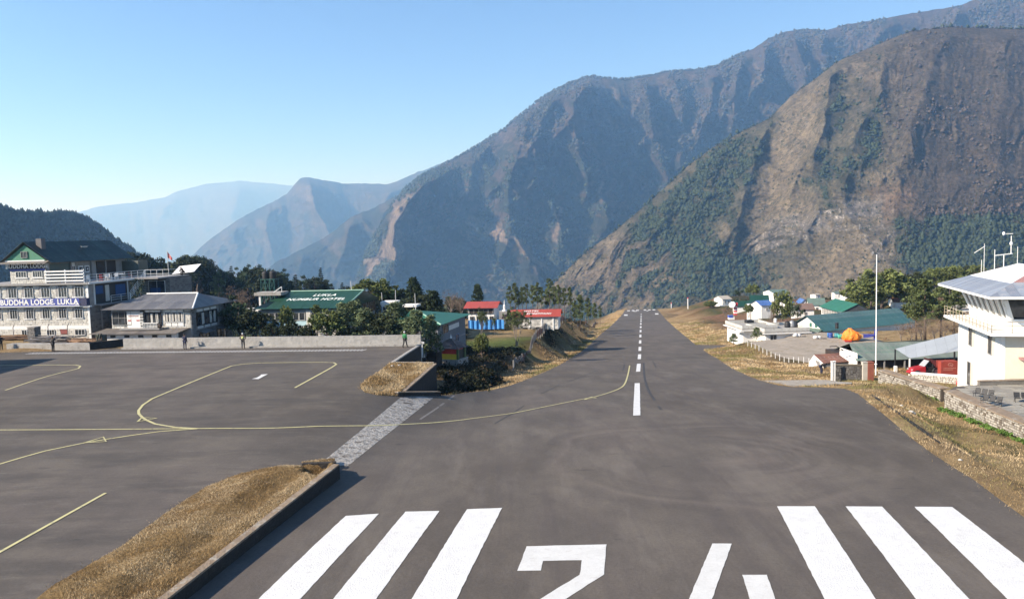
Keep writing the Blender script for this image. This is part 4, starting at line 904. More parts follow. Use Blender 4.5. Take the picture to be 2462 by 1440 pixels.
# ------------------------------------------------------------------ building kit
def island_mat(name, c, var=.35, rough=.95, bmpd=.02, c2=None):
    c = tuple(q * .84 for q in c); c2 = tuple(q * .84 for q in c2) if c2 else None
    if name in MATS: return MATS[name]
    m, nt, b = _pr(name)
    g = nt.nodes.new('ShaderNodeNewGeometry'); c2 = c2 or tuple(q * (1 - var) for q in c)
    r = ramp(nt, g.outputs['Random Per Island'], [(0, (*c2, 1)), (.5, (*c, 1)), (1, lum(c, 1 + var * .5))])
    tc = nt.nodes.new('ShaderNodeTexCoord').outputs['Object']; n = noise_node(nt, tc, 6, 5, .7)
    col = mix(nt, .6, r.outputs[0], ramp(nt, n.outputs[0], [(.3, G4(.65)), (.7, G4(1))]).outputs[0], 'MULTIPLY')
    nt.links.new(col, b.inputs['Base Color']); b.inputs['Roughness'].default_value = rough; bump(nt, b, n.outputs[0], .6, bmpd)
    MATS[name] = m; return m
stone_pale = island_mat('pale_stone_blocks', (.66, .64, .58), .22)
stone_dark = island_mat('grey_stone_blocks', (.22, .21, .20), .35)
stone_lime = island_mat('whitewashed_stones', (.42, .39, .34), .45, c2=(.14, .11, .08))
mortar = M('mortar', (.34, .33, .31), .95, .2, 2)
mortar_d = M('dark_mortar', (.10, .085, .07), .95, .3, 2)
white_w = M('white_plaster', (.72, .71, .68), .85, .05, .7, bmp=.2, wear=(.50, .48, .44), wearamt=.12)
white_tr = M('white_trim', (.70, .70, .68), .7, .06, 2, bmp=0)
cream_w = M('cream_plaster', (.66, .62, .50), .85, .06, .7, bmp=.2)
grey_tr = M('grey_trim', (.30, .29, .28), .8, .2, 2)
dark_wood = M('dark_wood', (.045, .032, .026), .8, .3, 2)
black_m = M('black_paint', (.02, .02, .022), .6, .2, 2)
glassm = glass_mat()
curtain = M('curtain_cloth', (.55, .53, .48), .9, .2, 3)
blue_sign = M('blue_sign', (.045, .065, .30), .6, .08, 1)
teal_glass = M('teal_panel', (.02, .075, .075), .4, .3, 1)
roof_green_d = M('roof_dark_green', (.030, .066, .054), .6, .35, .6, rnd=.3, wear=(.12, .13, .125), wearamt=.38, corr=1.9)
roof_grey = M('roof_grey_sheet', (.19, .18, .172), .5, .18, .5, rnd=.2, wear=(.11, .115, .12), wearamt=.35, corr=1.9)
roof_rustgrey = M('roof_rusty_grey', (.17, .155, .145), .7, .25, .7, rnd=.22, wear=(.24, .20, .14), wearamt=.4, corr=1.9)
roof_green = M('roof_green', (.010, .058, .032), .5, .15, .4, rnd=.07, wear=(.02, .075, .045), wearamt=.2, corr=1.9)
roof_green_b = M('roof_bright_green', (.03, .16, .095), .5, .12, .4, rnd=.05, corr=1.9)
roof_teal = M('roof_teal', (.05, .135, .13), .5, .15, .3, rnd=.08, wear=(.14, .20, .19), wearamt=.25, corr=1.9)
roof_red = M('roof_red', (.40, .065, .04), .55, .12, .4, rnd=.05, corr=1.9)
roof_rust = M('roof_rust', (.23, .10, .065), .85, .3, .8, rnd=.2, wear=(.38, .33, .29), wearamt=.3, corr=1.9)
roof_blue = M('roof_blue', (.07, .16, .42), .5, .15, .6, rnd=.1, wear=(.25, .33, .5), wearamt=.3, corr=1.9)

def clip_poly(poly, nx, ny, c):
    out = []; n = len(poly)
    for i in range(n):
        a, b = poly[i], poly[(i + 1) % n]; da = nx * a[0] + ny * a[1] - c; db = nx * b[0] + ny * b[1] - c
        if da <= 0: out.append(a)
        if (da < 0 < db) or (db < 0 < da): t = da / (da - db); out.append((a[0] + (b[0] - a[0]) * t, a[1] + (b[1] - a[1]) * t))
    return out
def sheets(parent, name, O, U, V, poly, w, h, m, thick=.03, gap=.015, jit=.012, stuff=False):
    """roof plane split into individual sheets. O origin, U along the eave, V up the slope (unit vectors), poly in (u, v)"""
    O = Vector(O); U = Vector(U).normalized(); V = Vector(V).normalized(); N = U.cross(V).normalized()
    us = [p[0] for p in poly]; vs_ = [p[1] for p in poly]; u0, u1, v0, v1 = min(us), max(us), min(vs_), max(vs_)
    nu = max(1, round((u1 - u0) / w)) if w else 1; nv = max(1, round((v1 - v0) / h)) if h else 1
    rng = random.Random(hash(name) % 99 + int(abs(O.x * 10)))
    for i in range(nu):
        for j in range(nv):
            a0 = u0 + (u1 - u0) * i / nu + gap / 2; a1 = u0 + (u1 - u0) * (i + 1) / nu - gap / 2
            b0 = v0 + (v1 - v0) * j / nv - (.05 if j else 0); b1 = v0 + (v1 - v0) * (j + 1) / nv
            q = poly
            for nx, ny, c in ((-1, 0, -a0), (1, 0, a1), (0, -1, -b0), (0, 1, b1)):
                q = clip_poly(q, nx, ny, c)
                if len(q) < 3: break
            if len(q) < 3: continue
            cu = sum(p[0] for p in q) / len(q); cv = sum(p[1] for p in q) / len(q)
            lift = rng.uniform(0, jit) + (.012 * (nv - j))
            mb = MB(); n = len(q); k0 = len(mb.v)
            cen = O + U * cu + V * cv
            top = [O + U * p[0] + V * p[1] + N * (lift + .02) for p in q]; bot = [p - N * thick for p in top]
            mb.v += [tuple(p - cen) for p in bot] + [tuple(p - cen) for p in top]
            mb.f.append(tuple(range(n, 2 * n))); mb.f.append(tuple(range(n))[::-1])
            for k in range(n): mb.f.append((k, (k + 1) % n, n + (k + 1) % n, n + k))
            o = mb.build(name, m, parent); o.location = cen
_wc = {}
def window_me(w, h, nx, ny, fr, depth):
    k = (round(w, 2), round(h, 2), nx, ny, fr, depth)
    if k not in _wc:
        b = .05 if w > .8 else .04; mb = MB()
        mb.box(-b, 0, -depth, .04, -b, h + b); mb.box(w, w + b, -depth, .04, -b, h + b); mb.box(0, w, -depth, .04, h, h + b); mb.box(0, w, -depth - .04, .04, -b, 0)
        for i in range(1, nx): mb.box(w * i / nx - .018, w * i / nx + .018, -.05, .03, 0, h)
        for j in range(1, ny): mb.box(0, w, -.045, .028, h * j / ny - .025, h * j / ny + .025)
        fm = mb.mesh('window', fr)
        g = MB(); g.box(0, w, .0, .02, 0, h); gm = g.mesh('pane', glassm); _wc[k] = (fm, gm)
    return _wc[k]
def window(parent, face, a, off, z, w, h, nx=2, ny=1, fr=None, depth=.06):
    """face 'f': front plane y=off looking -y, a along x. 'r': side plane x=off looking +x, a along y."""
    fm, gm = window_me(w, h, nx, ny, fr or white_tr, depth)
    if face == 'f': o = inst('window', fm, parent, (a, off - .03, z))
    elif face == 'r': o = inst('window', fm, parent, (off + .03, a, z), (0, 0, R(90)))
    else: o = inst('window', fm, parent, (off - .03, a + w, z), (0, 0, R(-90)))
    inst('pane', gm, o); return o
def cladding(parent, face, a0, a1, z0, z1, off, holes=(), rh=.27, bw=(.3, .65), m=None, proud=.05, seed=1, name='stone_cladding', joint=.035):
    rng = random.Random(seed); mb = MB(); z = z0
    while z < z1 - .08:
        h = min(rh * rng.uniform(.85, 1.15), z1 - z); a = a0 - rng.uniform(0, .3)
        while a < a1:
            w = rng.uniform(*bw); b0, b1 = max(a, a0), min(a + w, a1); a += w
            if b1 - b0 < .08: continue
            if any(b0 < q[1] and b1 > q[0] and z < q[3] and z + h > q[2] for q in holes):
                for q in holes:
                    if b0 < q[1] and b1 > q[0] and z < q[3] and z + h > q[2]:
                        if q[0] - b0 > .08: b1 = q[0]
                        elif b1 - q[1] > .08: b0 = q[1]
                        else: b0 = b1
                if b1 - b0 < .08 or any(b0 < q[1] - .001 and b1 > q[0] + .001 and z < q[3] and z + h > q[2] for q in holes): continue
            p = proud * rng.uniform(.4, 1.2); g = joint / 2
            if face == 'f': mb.box(b0 + g, b1 - g, off - p, off + .02, z + g, z + h - g)
            elif face == 'r': mb.box(off - .02, off + p, b0 + g, b1 - g, z + g, z + h - g)
            else: mb.box(off - p, off + .02, b0 + g, b1 - g, z + g, z + h - g)
        z += h
    return mb.build(name, m or stone_pale, parent, kind='stuff')
def text_mesh(body, size, m, ext=.01, bold=.0, shear=0.0, name='lettering', space=1.0):
    cu = bpy.data.curves.new('t', 'FONT'); cu.body = body; cu.size = size; cu.extrude = ext; cu.offset = bold; cu.align_x = 'CENTER'; cu.align_y = 'CENTER'; cu.shear = shear; cu.space_character = space
    o = bpy.data.objects.new('t', cu); COL.objects.link(o); dg = bpy.context.evaluated_depsgraph_get(); dg.update()
    me = bpy.data.meshes.new_from_object(o.evaluated_get(dg)); bpy.data.objects.remove(o); me.name = name; me.materials.clear(); me.materials.append(m); return me
def letter(parent, body, size, m, loc, rot=(R(90), 0, 0), **kw):
    me = text_mesh(body, size, m, **kw); return inst('lettering', me, parent, loc, rot, kind='stuff')
def gable_roof(t, x0, x1, y0, y1, ze, zr, m, axis='x', w=.9, h=2.4, name='roof_sheet', ridge_m=None):
    """gable roof over a rectangle; axis = direction of the ridge"""
    if axis == 'x':
        ym = (y0 + y1) / 2; L = math.hypot(ym - y0, zr - ze)
        sheets(t, name, (x0, y0, ze), (1, 0, 0), (0, ym - y0, zr - ze), [(0, 0), (x1 - x0, 0), (x1 - x0, L), (0, L)], w, h, m)
        sheets(t, name, (x1, y1, ze), (-1, 0, 0), (0, ym - y1, zr - ze), [(0, 0), (x1 - x0, 0), (x1 - x0, L), (0, L)], w * 3, h * 2, m)
        if ridge_m: MB().box(x0, x1, ym - .15, ym + .15, zr + .0, zr + .09).build('ridge_cap', ridge_m, t)
    else:
        xm = (x0 + x1) / 2; L = math.hypot(xm - x0, zr - ze)
        sheets(t, name, (x1, y0, ze), (0, 1, 0), (xm - x1, 0, zr - ze), [(0, 0), (y1 - y0, 0), (y1 - y0, L), (0, L)], w, h, m)
        sheets(t, name, (x0, y1, ze), (0, -1, 0), (xm - x0, 0, zr - ze), [(0, 0), (y1 - y0, 0), (y1 - y0, L), (0, L)], w, h, m)
        if ridge_m: MB().box(xm - .15, xm + .15, y0, y1, zr, zr + .09).build('ridge_cap', ridge_m, t)
def hip_roof(t, x0, x1, y0, y1, ze, zr, r0, r1, m, w=.9, h=2.2, ridge_m=None, yr=None, name='roof_sheet', mr=None):
    """hip roof: ridge along x from r0 to r1 at depth yr"""
    yr = yr or (y0 + y1) / 2; a = (x0, y0, ze); b = (x1, y0, ze); c = (x1, y1, ze); d = (x0, y1, ze); e = (r0, yr, zr); f = (r1, yr, zr)
    def plane(p0, p1, tops, ww, mm):
        p0 = Vector(p0); p1 = Vector(p1); U = (p1 - p0).normalized(); q = Vector(tops[0]) - p0; V = (q - U * q.dot(U)).normalized()
        f2 = lambda p: ((Vector(p) - p0).dot(U), (Vector(p) - p0).dot(V))
        sheets(t, name, p0, U, V, [(0, 0), f2(p1)] + [f2(p) for p in tops], ww, h, mm)
    plane(a, b, [f, e], w, m); plane(b, c, [f], w, mr or m); plane(c, d, [e, f], w * 3, m); plane(d, a, [e], w * 1.5, m)
    if ridge_m:
        mb = MB(); mb.tube(Vector(e) + Vector((0, 0, .07)), Vector(f) + Vector((0, 0, .07)), .12, n=6); mb.tube(Vector(f) + Vector((0, 0, .07)), Vector(b) + Vector((0, 0, .07)), .12, n=6); mb.build('ridge_cap', ridge_m, t)
def gable_wall(t, x0, x1, y, ze, zr, m, th=.15, name='gable'):
    mb = MB(); xm = (x0 + x1) / 2
    mb.v += [(x0, y, ze), (x1, y, ze), (xm, y, zr), (x0, y + th, ze), (x1, y + th, ze), (xm, y + th, zr)]
    mb.f += [(0, 1, 2), (5, 4, 3), (0, 3, 4, 1), (1, 4, 5, 2), (2, 5, 3, 0)]; return mb.build(name, m, t)
def place(name, label, cat, px, py_d, rot=0.0, group=None):
    """building frame: origin on the vertical through the photo column px at depth d, z = 0"""
    d = py_d; p = P(px, 720, d); return thing(name, label, cat, (p.x, p.y, 0), rot, group)
def zz(px, py, d): return P(px, py, d).z
ROTB = R(-8)

# ------------------------------------------------------------------ the lodge
t = place('lodge', 'large stone lodge of four storeys with blue name signs and dark green roof', 'lodge', 213, 104, ROTB)
MB().box(-17, 0, 0, 9, -1.5, 6.85).build('wall', mortar, t)
MB().box(-17.2, .45, -.55, 9.3, 6.86, 7.08).build('floor_slab', grey_tr, t)
MB().box(-17.2, .40, -.45, 0, 3.88, 4.05).build('floor_slab', white_tr, t)
MB().box(-17.1, .04, -.06, 0, .95, 1.45).build('plinth_band', white_w, t)
wins = []
for k, x in enumerate((-1.85, -4.25, -6.75, -9.2, -11.6, -14.0, -16.3)): wins.append((x - .35, x + 1.25, 5.22, 6.72))
w2 = [(x - .35, x + 1.1, 2.40, 3.84) for x in (-2.05, -4.4, -6.8, -9.2, -11.6, -14.0, -16.3)]
for q in wins + w2:
    MB().box(q[0] - .08, q[1] + .1, -.12, -.002, q[2] - .14, q[2]).build('sill', white_tr, t)
    MB().box(q[0], q[0] + .38, -.055, .0, q[2], q[3]).build('reveal_panel', grey_tr, t)
    window(t, 'f', q[0] + .42, -.05, q[2] + .02, q[1] - q[0] - .42, q[3] - q[2] - .25, 3, 1)
    MB().box(q[0] + .4, q[1], -.06, 0, q[3] - .22, q[3] - .03).build('window_head', dark_wood, t)
for x, w, mm in ((-10.0, .7, None), (-6.3, 1.05, None), (-2.2, 1.4, None)):
    window(t, 'f', x, -.05, .18, w, .68, 3 if w > 1 else 2, 1)
    wins.append((x - .08, x + w + .08, 0.1, .95))
MB().box(-4.35, -3.35, -.09, -.02, .3, .88).build('shutter', M('red_shutter', (.22, .05, .04), .7, .15, 2), t)
wins.append((-4.4, -3.3, .25, .92))
cladding(t, 'f', -17, -.22, 1.45, 3.88, 0, w2, seed=3)
cladding(t, 'f', -17, -.22, 5.15, 6.85, 0, wins[:7], seed=4)
cladding(t, 'f', -17, -.22, -.4, .95, 0, wins[7:], seed=5)
MB().box(-.22, .06, -.07, .02, -1, 6.85).build('corner_pillar', white_tr, t)
s = MB().box(-17, -.9, -.62, -.55, 4.12, 5.08).build('name_sign', blue_sign, t)
letter(s, 'BUDDHA LODGE, LUKLA', .98, white_tr, (-6.75, -.635, 4.6), bold=.03, space=1.04)
MB().box(-1.5, -.95, -.66, -.63, 4.22, 4.34).build('small_print', white_tr, s)
MB().box(-17, -.85, -.68, -.56, 4.04, 4.12).build('sign_rail', white_tr, t)
MB().box(-.88, .1, -.56, .1, 4.06, 5.05).build('dark_return', M('dark_blue', (.02, .025, .08), .7, .1, 2), t)
# top storey
MB().box(-11.2, -5.9, .1, 17, 7.09, 9.9).build('top_storey_wall', mortar, t)
tw = [(-10.4, -8.6, 7.85, 8.72), (-7.9, -6.3, 7.85, 8.72)]
for q in tw:
    window(t, 'f', q[0] + .1, .06, q[2] + .1, q[1] - q[0] - .3, q[3] - q[2] - .15, 4, 1); MB().box(q[0], q[1], -.04, .09, q[2] - .1, q[2] + .02).build('sill', white_tr, t)
cladding(t, 'f', -11.2, -5.9, 7.1, 8.78, .1, tw, seed=8)
s = MB().box(-11.2, -6.0, -.02, .08, 8.8, 9.02).build('sign_band', blue_sign, t); s2 = MB().box(-11.2, -6.0, .0, .08, 9.03, 9.75).build('sign_board', dark_wood, t)
letter(s2, 'BUDDHA LODGE', .78, white_tr, (-8.6, -.02, 9.38), bold=.014, space=1.05)
gable_wall(t, -12.1, -5.5, .02, 9.95, 12.2, M('green_gable', (.055, .20, .12), .7, .12, 1, bmp=.1))
window(t, 'f', -9.25, -.02, 10.55, .85, .75, 2, 1, grey_tr)
# eave fascia of the gable
mb = MB(); mb.hexa([(-12.5, -.9, 9.72), (-5.2, -.9, 9.72), (-5.2, .1, 10.0), (-12.5, .1, 10.0), (-12.5, -.9, 9.78), (-5.2, -.9, 9.78), (-5.2, .1, 10.1), (-12.5, .1, 10.1)]); mb.build('porch_roof', roof_rustgrey, t)
MB().box(-11.7, -5.9, -.1, .0, 10.02, 10.18).build('fascia', white_tr, t)
gable_roof(t, -12.6, -4.7, -.35, 17.6, 9.75, 12.6, roof_green_d, 'y', .95, 2.4)
MB().box(-8.0, -7.2, 1.2, 2.0, 11.6, 13.0).build('chimney', stone_dark if False else M('chimney_grey', (.16, .15, .15), .9, .2, 2), t)
dp = MB(); dp.lathe([(.02, 0), (.35, .08), (.5, .25)], (-6.6, 8.9, 11.6), 10); dp.build('satellite_dish', white_tr, t)
# glazed side of the top storey
for y, w, mm in ((.3, 4.2, teal_glass), (4.7, .9, white_tr), (10.2, 4.4, dark_wood)):
    MB().box(-5.9, -5.82, y, y + w, 7.1, 9.6).build('side_panel', mm, t)
for y in (.25, 4.6, 8.9, 12.0): MB().box(-5.85, -5.65, y, y + .18, 7.1, 9.7).build('post', grey_tr, t)
window(t, 'r', 4.9, -5.78, 7.2, .6, 1.9, 2, 3)
for y in (6.2, 7.5):
    mb = MB(); mb.box(-5.8, -5.74, y, y + 1.0, 8.1, 9.1); mb.build('shutter_frame', white_tr, t); MB().box(-5.74, -5.70, y + .18, y + .82, 8.28, 8.92).build('shutter_panel', dark_wood, t); MB().box(-5.70, -5.66, y + .38, y + .62, 8.48, 8.72).build('shutter_boss', white_tr, t)
MB().box(-5.9, -3.2, 16.2, 18.6, 7.1, 9.4).build('annex_wall', M('dull_panel', (.11, .12, .10), .8, .2, 1), t)
# terrace with white slatted rail in front, thin rail at the side
for k in range(4): MB().box(-5.75, -.15, -.5, -.4, 7.28 + k * .42, 7.46 + k * .42).build('rail_slat', white_tr, t)
for x in (-5.7, -2.9, -.2): MB().box(x, x + .1, -.42, -.32, 7.08, 8.85).build('rail_post', white_tr, t)
MB().box(-6, 4.2, 9.3, 17.6, 6.9, 7.08).build('terrace_slab', grey_tr, t); MB().box(.45, .6, -.5, 9.3, 6.86, 7.1).build('slab_edge', white_tr, t)
mb = MB()
for y in np.arange(0, 12.1, 1.5): mb.tube((.35, y, 7.08), (.35, y, 8.1), .035, n=4)
for z in (7.4, 7.75, 8.1): mb.tube((.35, -.4, z), (.35, 12, z), .03, n=4)
mb.build('side_rail', white_tr, t)
mb = MB()
for x in np.arange(.35, 4.3, .95): mb.tube((x, 12.2, 7.08), (x, 12.2, 8.1), .035, n=4)
for z in (7.5, 8.1): mb.tube((.35, 12.2, z), (4.2, 12.2, z), .03, n=4)
for z in (7.5, 8.1): mb.tube((4.2, 12.2, z), (4.2, 17.6, z), .03, n=4)
mb.build('terrace_rail', white_tr, t)
# side wall: open balcony in shade
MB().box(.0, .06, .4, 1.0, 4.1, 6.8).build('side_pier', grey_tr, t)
MB().box(.01, .05, 1.1, 8.8, 4.1, 6.7).build('balcony_shade_panel', black_m, t)  # black panel stands in for the shade inside the balcony
for y, w, z, h in ((1.4, 1.5, 5.4, 1.1), (5.6, 2.2, 4.8, 1.6)): MB().box(.05, .10, y, y + w, z, z + h).build('blue_curtain', M('blue_cloth', (.02, .07, .20), .8, .15, 2), t)
MB().box(.05, .12, 3.4, 4.2, 4.3, 6.5).build('curtain', curtain, t)
for y in (1.0, 8.2): MB().box(.05, .2, y, y + .16, 4.05, 6.85).build('balcony_post', white_tr, t)
mb = MB()
for z in (4.4, 4.7, 5.0): mb.tube((.3, 4.2, z), (.3, 8.6, z), .03, n=4)
for y in (4.2, 6.4, 8.6): mb.tube((.3, y, 4.05), (.3, y, 5.0), .04, n=4)
mb.build('balcony_rail', white_tr, t); MB().box(.0, 1.0, 1, 8.9, 3.9, 4.05).build('balcony_floor', grey_tr, t)
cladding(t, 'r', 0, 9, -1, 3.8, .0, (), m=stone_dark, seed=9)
for y in (2.2, 5.2): MB().box(.05, .14, y, y + .2, -1, 3.9).build('side_post', grey_tr, t)
# back block with the big white-framed window
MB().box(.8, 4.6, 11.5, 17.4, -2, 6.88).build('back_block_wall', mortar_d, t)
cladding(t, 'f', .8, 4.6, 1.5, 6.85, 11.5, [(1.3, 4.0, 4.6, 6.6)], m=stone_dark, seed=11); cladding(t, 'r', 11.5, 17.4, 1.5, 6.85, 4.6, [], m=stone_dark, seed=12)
window(t, 'f', 1.4, 11.44, 4.75, 2.5, 1.75, 2, 1)
MB().box(1.6, 3.2, 11.36, 11.40, 4.85, 5.5).build('blue_curtain', M('blue_cloth', (.02, .07, .20)), t)
mb = MB().slab((1.6, 17.2, 7.2), (5.2, 17.2, 7.5), (5.2, 19.4, 8.6), (1.6, 19.4, 8.3), .06); mb.build('white_canopy', white_tr, t)
# outside stair
mb = MB()
for k in range(9): mb.box(.9 + k * .02, 1.9, 9.4 - k * .0 + .26 * k, 9.7 + .26 * k, 4.0 + k * .32, 4.06 + k * .32)
mb.build('stair', grey_tr, t); mb = MB()
for o_ in (0, .3, .6, .9): mb.tube((.85, 7.6, 4.3 + o_), (.85, 11.6, 7.2 + o_), .035, n=4)
for k in range(5): mb.tube((.85, 7.6 + k, 4.0 + k * .73), (.85, 7.6 + k, 5.2 + k * .73), .035, n=4)
mb.build('stair_rail', white_tr, t)
LODGE = t
def on_lodge(x, y, z): v = Matrix.Rotation(ROTB, 3, 'Z') @ Vector((x, y, 0)); return (LODGE.location.x + v.x, LODGE.location.y + v.y, z)
# flag on the terrace corner
f = thing('flag_pole', 'thin pole with red and white flag behind the lodge terrace', 'flag', P(404, 640, 124), 0)
MB().tube((0, 0, -.6), (0, 0, 2.4), .04, n=5).build('pole', white_tr, f)
mb = MB(); n = 8
for k in range(n):
    a, b = k / n, (k + 1) / n; q = lambda s_, z: (s_ * .75, .1 * math.sin(s_ * 6), z - .45 * s_)
    mb.quad(q(a, 1.3), q(b, 1.3), q(b, 1.3 + (2.25 - 1.3) * (1 - b * .5)), q(a, 1.3 + (2.25 - 1.3) * (1 - a * .5)))
mb.build('cloth', M('flag_red', (.55, .09, .08), .8, .3, 3, wear=(.7, .65, .65), wearamt=.4), f)
# plastic chairs and tables on the terrace
def chair(name, label, loc, rz, m, group=None, s=1.0):
    c = thing(name, label, 'chair', loc, rz, group)
    MB().box(-.22, .22, -.22, .22, .42, .46).build('seat', m, c); MB().box(-.22, .22, .2, .24, .46, .88).build('backrest', m, c)
    for a, b in ((-.2, -.2), (.16, -.2), (-.2, .18), (.16, .18)): MB().box(a, a + .04, b, b + .04, 0, .42).build('leg', m, c)
    return c
red_pl = M('red_plastic', (.42, .04, .04), .5, .1, 2); wh_pl = M('white_plastic', (.72, .71, .69), .5, .05, 2)
chair('terrace_chair', 'red plastic chair on the lodge terrace beside the white chairs', on_lodge(-.4, 3.6, 7.08), 1.2, red_pl)
chair('terrace_chair', 'red chair further back on the lodge terrace rail', on_lodge(-.2, 9.6, 7.08), 2.0, red_pl)
for k, (x, y, r_) in enumerate(((-.3, .5, .4), (-.8, 1.4, 2.1), (-.2, 4.5, 1.0), (-.5, 5.5, 2.6), (-.3, 6.5, .2))):
    chair('terrace_chair', 'white plastic chair on the lodge terrace, ' + ('nearest the slatted rail corner', 'second behind the slatted rail corner', 'just behind the red chair', 'between the red chair and the table', 'directly in front of the white table')[k], on_lodge(x, y, 7.08), r_, wh_pl, 'white chairs on the lodge terrace')
tb = thing('terrace_table', 'white table between the chairs on the lodge terrace', 'table', on_lodge(-.6, 7.6, 7.08), .2)
MB().box(-.6, .6, -.45, .45, .7, .76).build('tabletop', wh_pl, tb)
for a, b in ((-.5, -.4), (.45, -.4), (-.5, .35), (.45, .35)): MB().box(a, a + .05, b, b + .05, 0, .7).build('leg', wh_pl, tb)

# ------------------------------------------------------------------ low stone building beside the lodge
t = place('stone_building', 'low grey stone building with hipped metal roof beside the lodge', 'building', 457, 102, ROTB)
MB().box(-11.2, 0, 0, 10.6, -4, 3.4).build('wall', mortar, t)
hip_roof(t, -12.2, .7, -.75, 11.4, 3.42, 5.0, -9.4, -1.9, roof_grey, .9, 3.0, white_tr)
hole_f = [(-9.4, -7.2, 1.3, 3.2), (-6.0, -3.9, 1.3, 3.2), (-3.6, -.95, 1.2, 3.3)]
cladding(t, 'f', -3.9, -.1, .9, 3.3, 0, [(-3.6, -.95, 1.2, 3.3)], seed=21); cladding(t, 'f', -11.2, -9.4, .9, 1.6, 0, [], seed=22)
window(t, 'f', -11.0, -.04, 1.45, 2.6, 1.7, 3, 2, grey_tr)
p_ = MB().box(-8.95, -7.05, -.12, -.02, 1.0, 3.15).build('notice_panel', white_w, t)
letter(p_, 'HARDWARE', .26, M('faded_red', (.50, .28, .26), .8, .2, 3), (-8.0, -.135, 2.55)); MB().box(-8.8, -8.35, -.14, -.12, 1.9, 2.05).build('mark', red_pl, p_); MB().box(-7.6, -7.15, -.14, -.12, 1.9, 2.05).build('mark', red_pl, p_)
for k in range(6): MB().box(-7.0, -6.55, -.3, .02, .95 + k * .38, 1.18 + k * .38).build('pillar_block', white_tr if False else M('pillar_white', (.5, .5, .48), .8, .1, 2), t)
MB().box(-6.98, -6.57, -.28, .0, .9, 3.3).build('pillar', black_m, t)
window(t, 'f', -6.4, -.04, 1.5, 2.2, 1.45, 4, 1, dark_wood)
for x in (-5.6, -4.9): MB().box(x, x + .35, -.1, -.07, 1.6, 2.85).build('curtain', curtain, t)
window(t, 'f', -3.55, -.06, 1.75, 2.55, 1.2, 3, 1)
for k in range(6): MB().box(-3.45 + k * .42, -3.22 + k * .42, -.12, -.10, 1.8, 2.85).build('curtain', curtain, t)
for k in range(3):
    MB().box(-3.55 + k * .86, -2.78 + k * .86, -.1, -.03, 1.15, 1.62).build('panel', white_w, t); MB().box(-3.55 + k * .86, -2.78 + k * .86, -.12, -.03, 3.05, 3.3).build('panel', white_w, t)
    MB().box(-6.3 + k * .72, -5.65 + k * .72, -.12, -.03, 3.05, 3.3).build('panel', white_w, t)
MB().box(-11.2, 0, -.14, -.03, 2.97, 3.04).build('timber_band', dark_wood, t)
for x in np.arange(-6.3, -4.3, .21): MB().lathe([(.03, 0), (.06, .12), (.035, .3), (.06, .5), (.03, .62)], (x, -.75, 1.02), 6).build('baluster', white_tr, t)
MB().box(-6.45, -4.2, -.85, -.65, 1.64, 1.72).build('balcony_rail', white_tr, t); MB().box(-9.5, -3.9, -1.05, 0, .84, 1.0).build('balcony_floor', grey_tr, t)
mb = MB().blob((-3.95, -.8, 1.3), .35, n=7, m_=4); mb.build('railing_curve', dark_wood, t)
# lower lean-to roof and the low white wall with small openings under it
Vv = Vector((0, 2.1, .5)); L = Vv.length
sheets(t, 'roof_sheet', (-13.2, -2.1, .42), (1, 0, 0), Vv, [(0, 0), (12.2, 0), (13.0, L), (1.2, L)], .95, 3, roof_rustgrey)
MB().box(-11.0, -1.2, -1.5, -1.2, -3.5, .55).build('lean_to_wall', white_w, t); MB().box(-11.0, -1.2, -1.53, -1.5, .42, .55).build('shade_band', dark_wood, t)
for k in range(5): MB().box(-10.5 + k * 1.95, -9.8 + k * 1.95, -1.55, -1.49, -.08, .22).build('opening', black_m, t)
# right-hand side
window(t, 'r', 1.2, .05, 1.0, 5.2, 1.75, 5, 1, dark_wood)
for k in range(3):
    MB().box(.06, .12, 1.3 + k * 1.75, 2.7 + k * 1.75, .62, .98).build('panel', white_w, t); MB().box(.06, .12, 1.3 + k * 1.75, 2.7 + k * 1.75, 2.85, 3.15).build('panel', white_w, t)
for k in (1, 3, 4): MB().box(.08, .12, 1.4 + k * 1.0, 2.0 + k * 1.0, 1.1, 2.6).build('curtain', curtain, t)
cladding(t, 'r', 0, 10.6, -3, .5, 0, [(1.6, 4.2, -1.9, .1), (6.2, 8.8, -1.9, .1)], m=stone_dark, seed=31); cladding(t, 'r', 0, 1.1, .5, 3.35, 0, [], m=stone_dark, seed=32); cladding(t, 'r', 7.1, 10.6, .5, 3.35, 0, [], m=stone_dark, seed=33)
for y in (1.5, 6.1):
    MB().hexa([(.02, y, .25), (.9, y, -.05), (.9, y + 2.9, -.05), (.02, y + 2.9, .25), (.02, y, .32), (.9, y, .02), (.9, y + 2.9, .02), (.02, y + 2.9, .32)]).build('awning', roof_grey, t)
    window(t, 'r', y + .2, .04, -1.85, 2.4, 1.7, 3, 1, dark_wood)

# ------------------------------------------------------------------ hotel with lettered green roof
t = place('green_roof_hotel', 'hotel with big dark green roof lettered in white behind the apron wall', 'hotel', 827, 122, ROTB)
W = 15.2
MB().box(-W + .7, -.7, .7, 17.3, -8, .95).build('wall', M('dim_plaster', (.34, .34, .32), .9, .15, .8), t)
hip_roof(t, -W, 0, 0, 18.0, 1.1, 3.35, -W + 3.6, .9, roof_green, 1.16, 2.0, M('roof_cap_pale', (.25, .42, .33), .6, .1, 2), yr=7.0)
Vv = Vector((0, 7.0, 2.25)).normalized()
for txt, u, v, sz in (('LUKLA', 10.1, 5.4, 1.2), ('NUMBUR HOTEL', 9.2, 3.7, 1.2)):
    o = Vector((-W, 0, 1.1)) + Vector((1, 0, 0)) * u + Vv * v + Vector((0, -2.25, 7.0)).normalized() * .09
    letter(t, txt, sz, M('faded_lettering', (.72, .76, .72), .8, .2, 2), o, (math.atan2(2.25, 7.0), 0, 0), bold=.02, shear=.3, space=1.1)
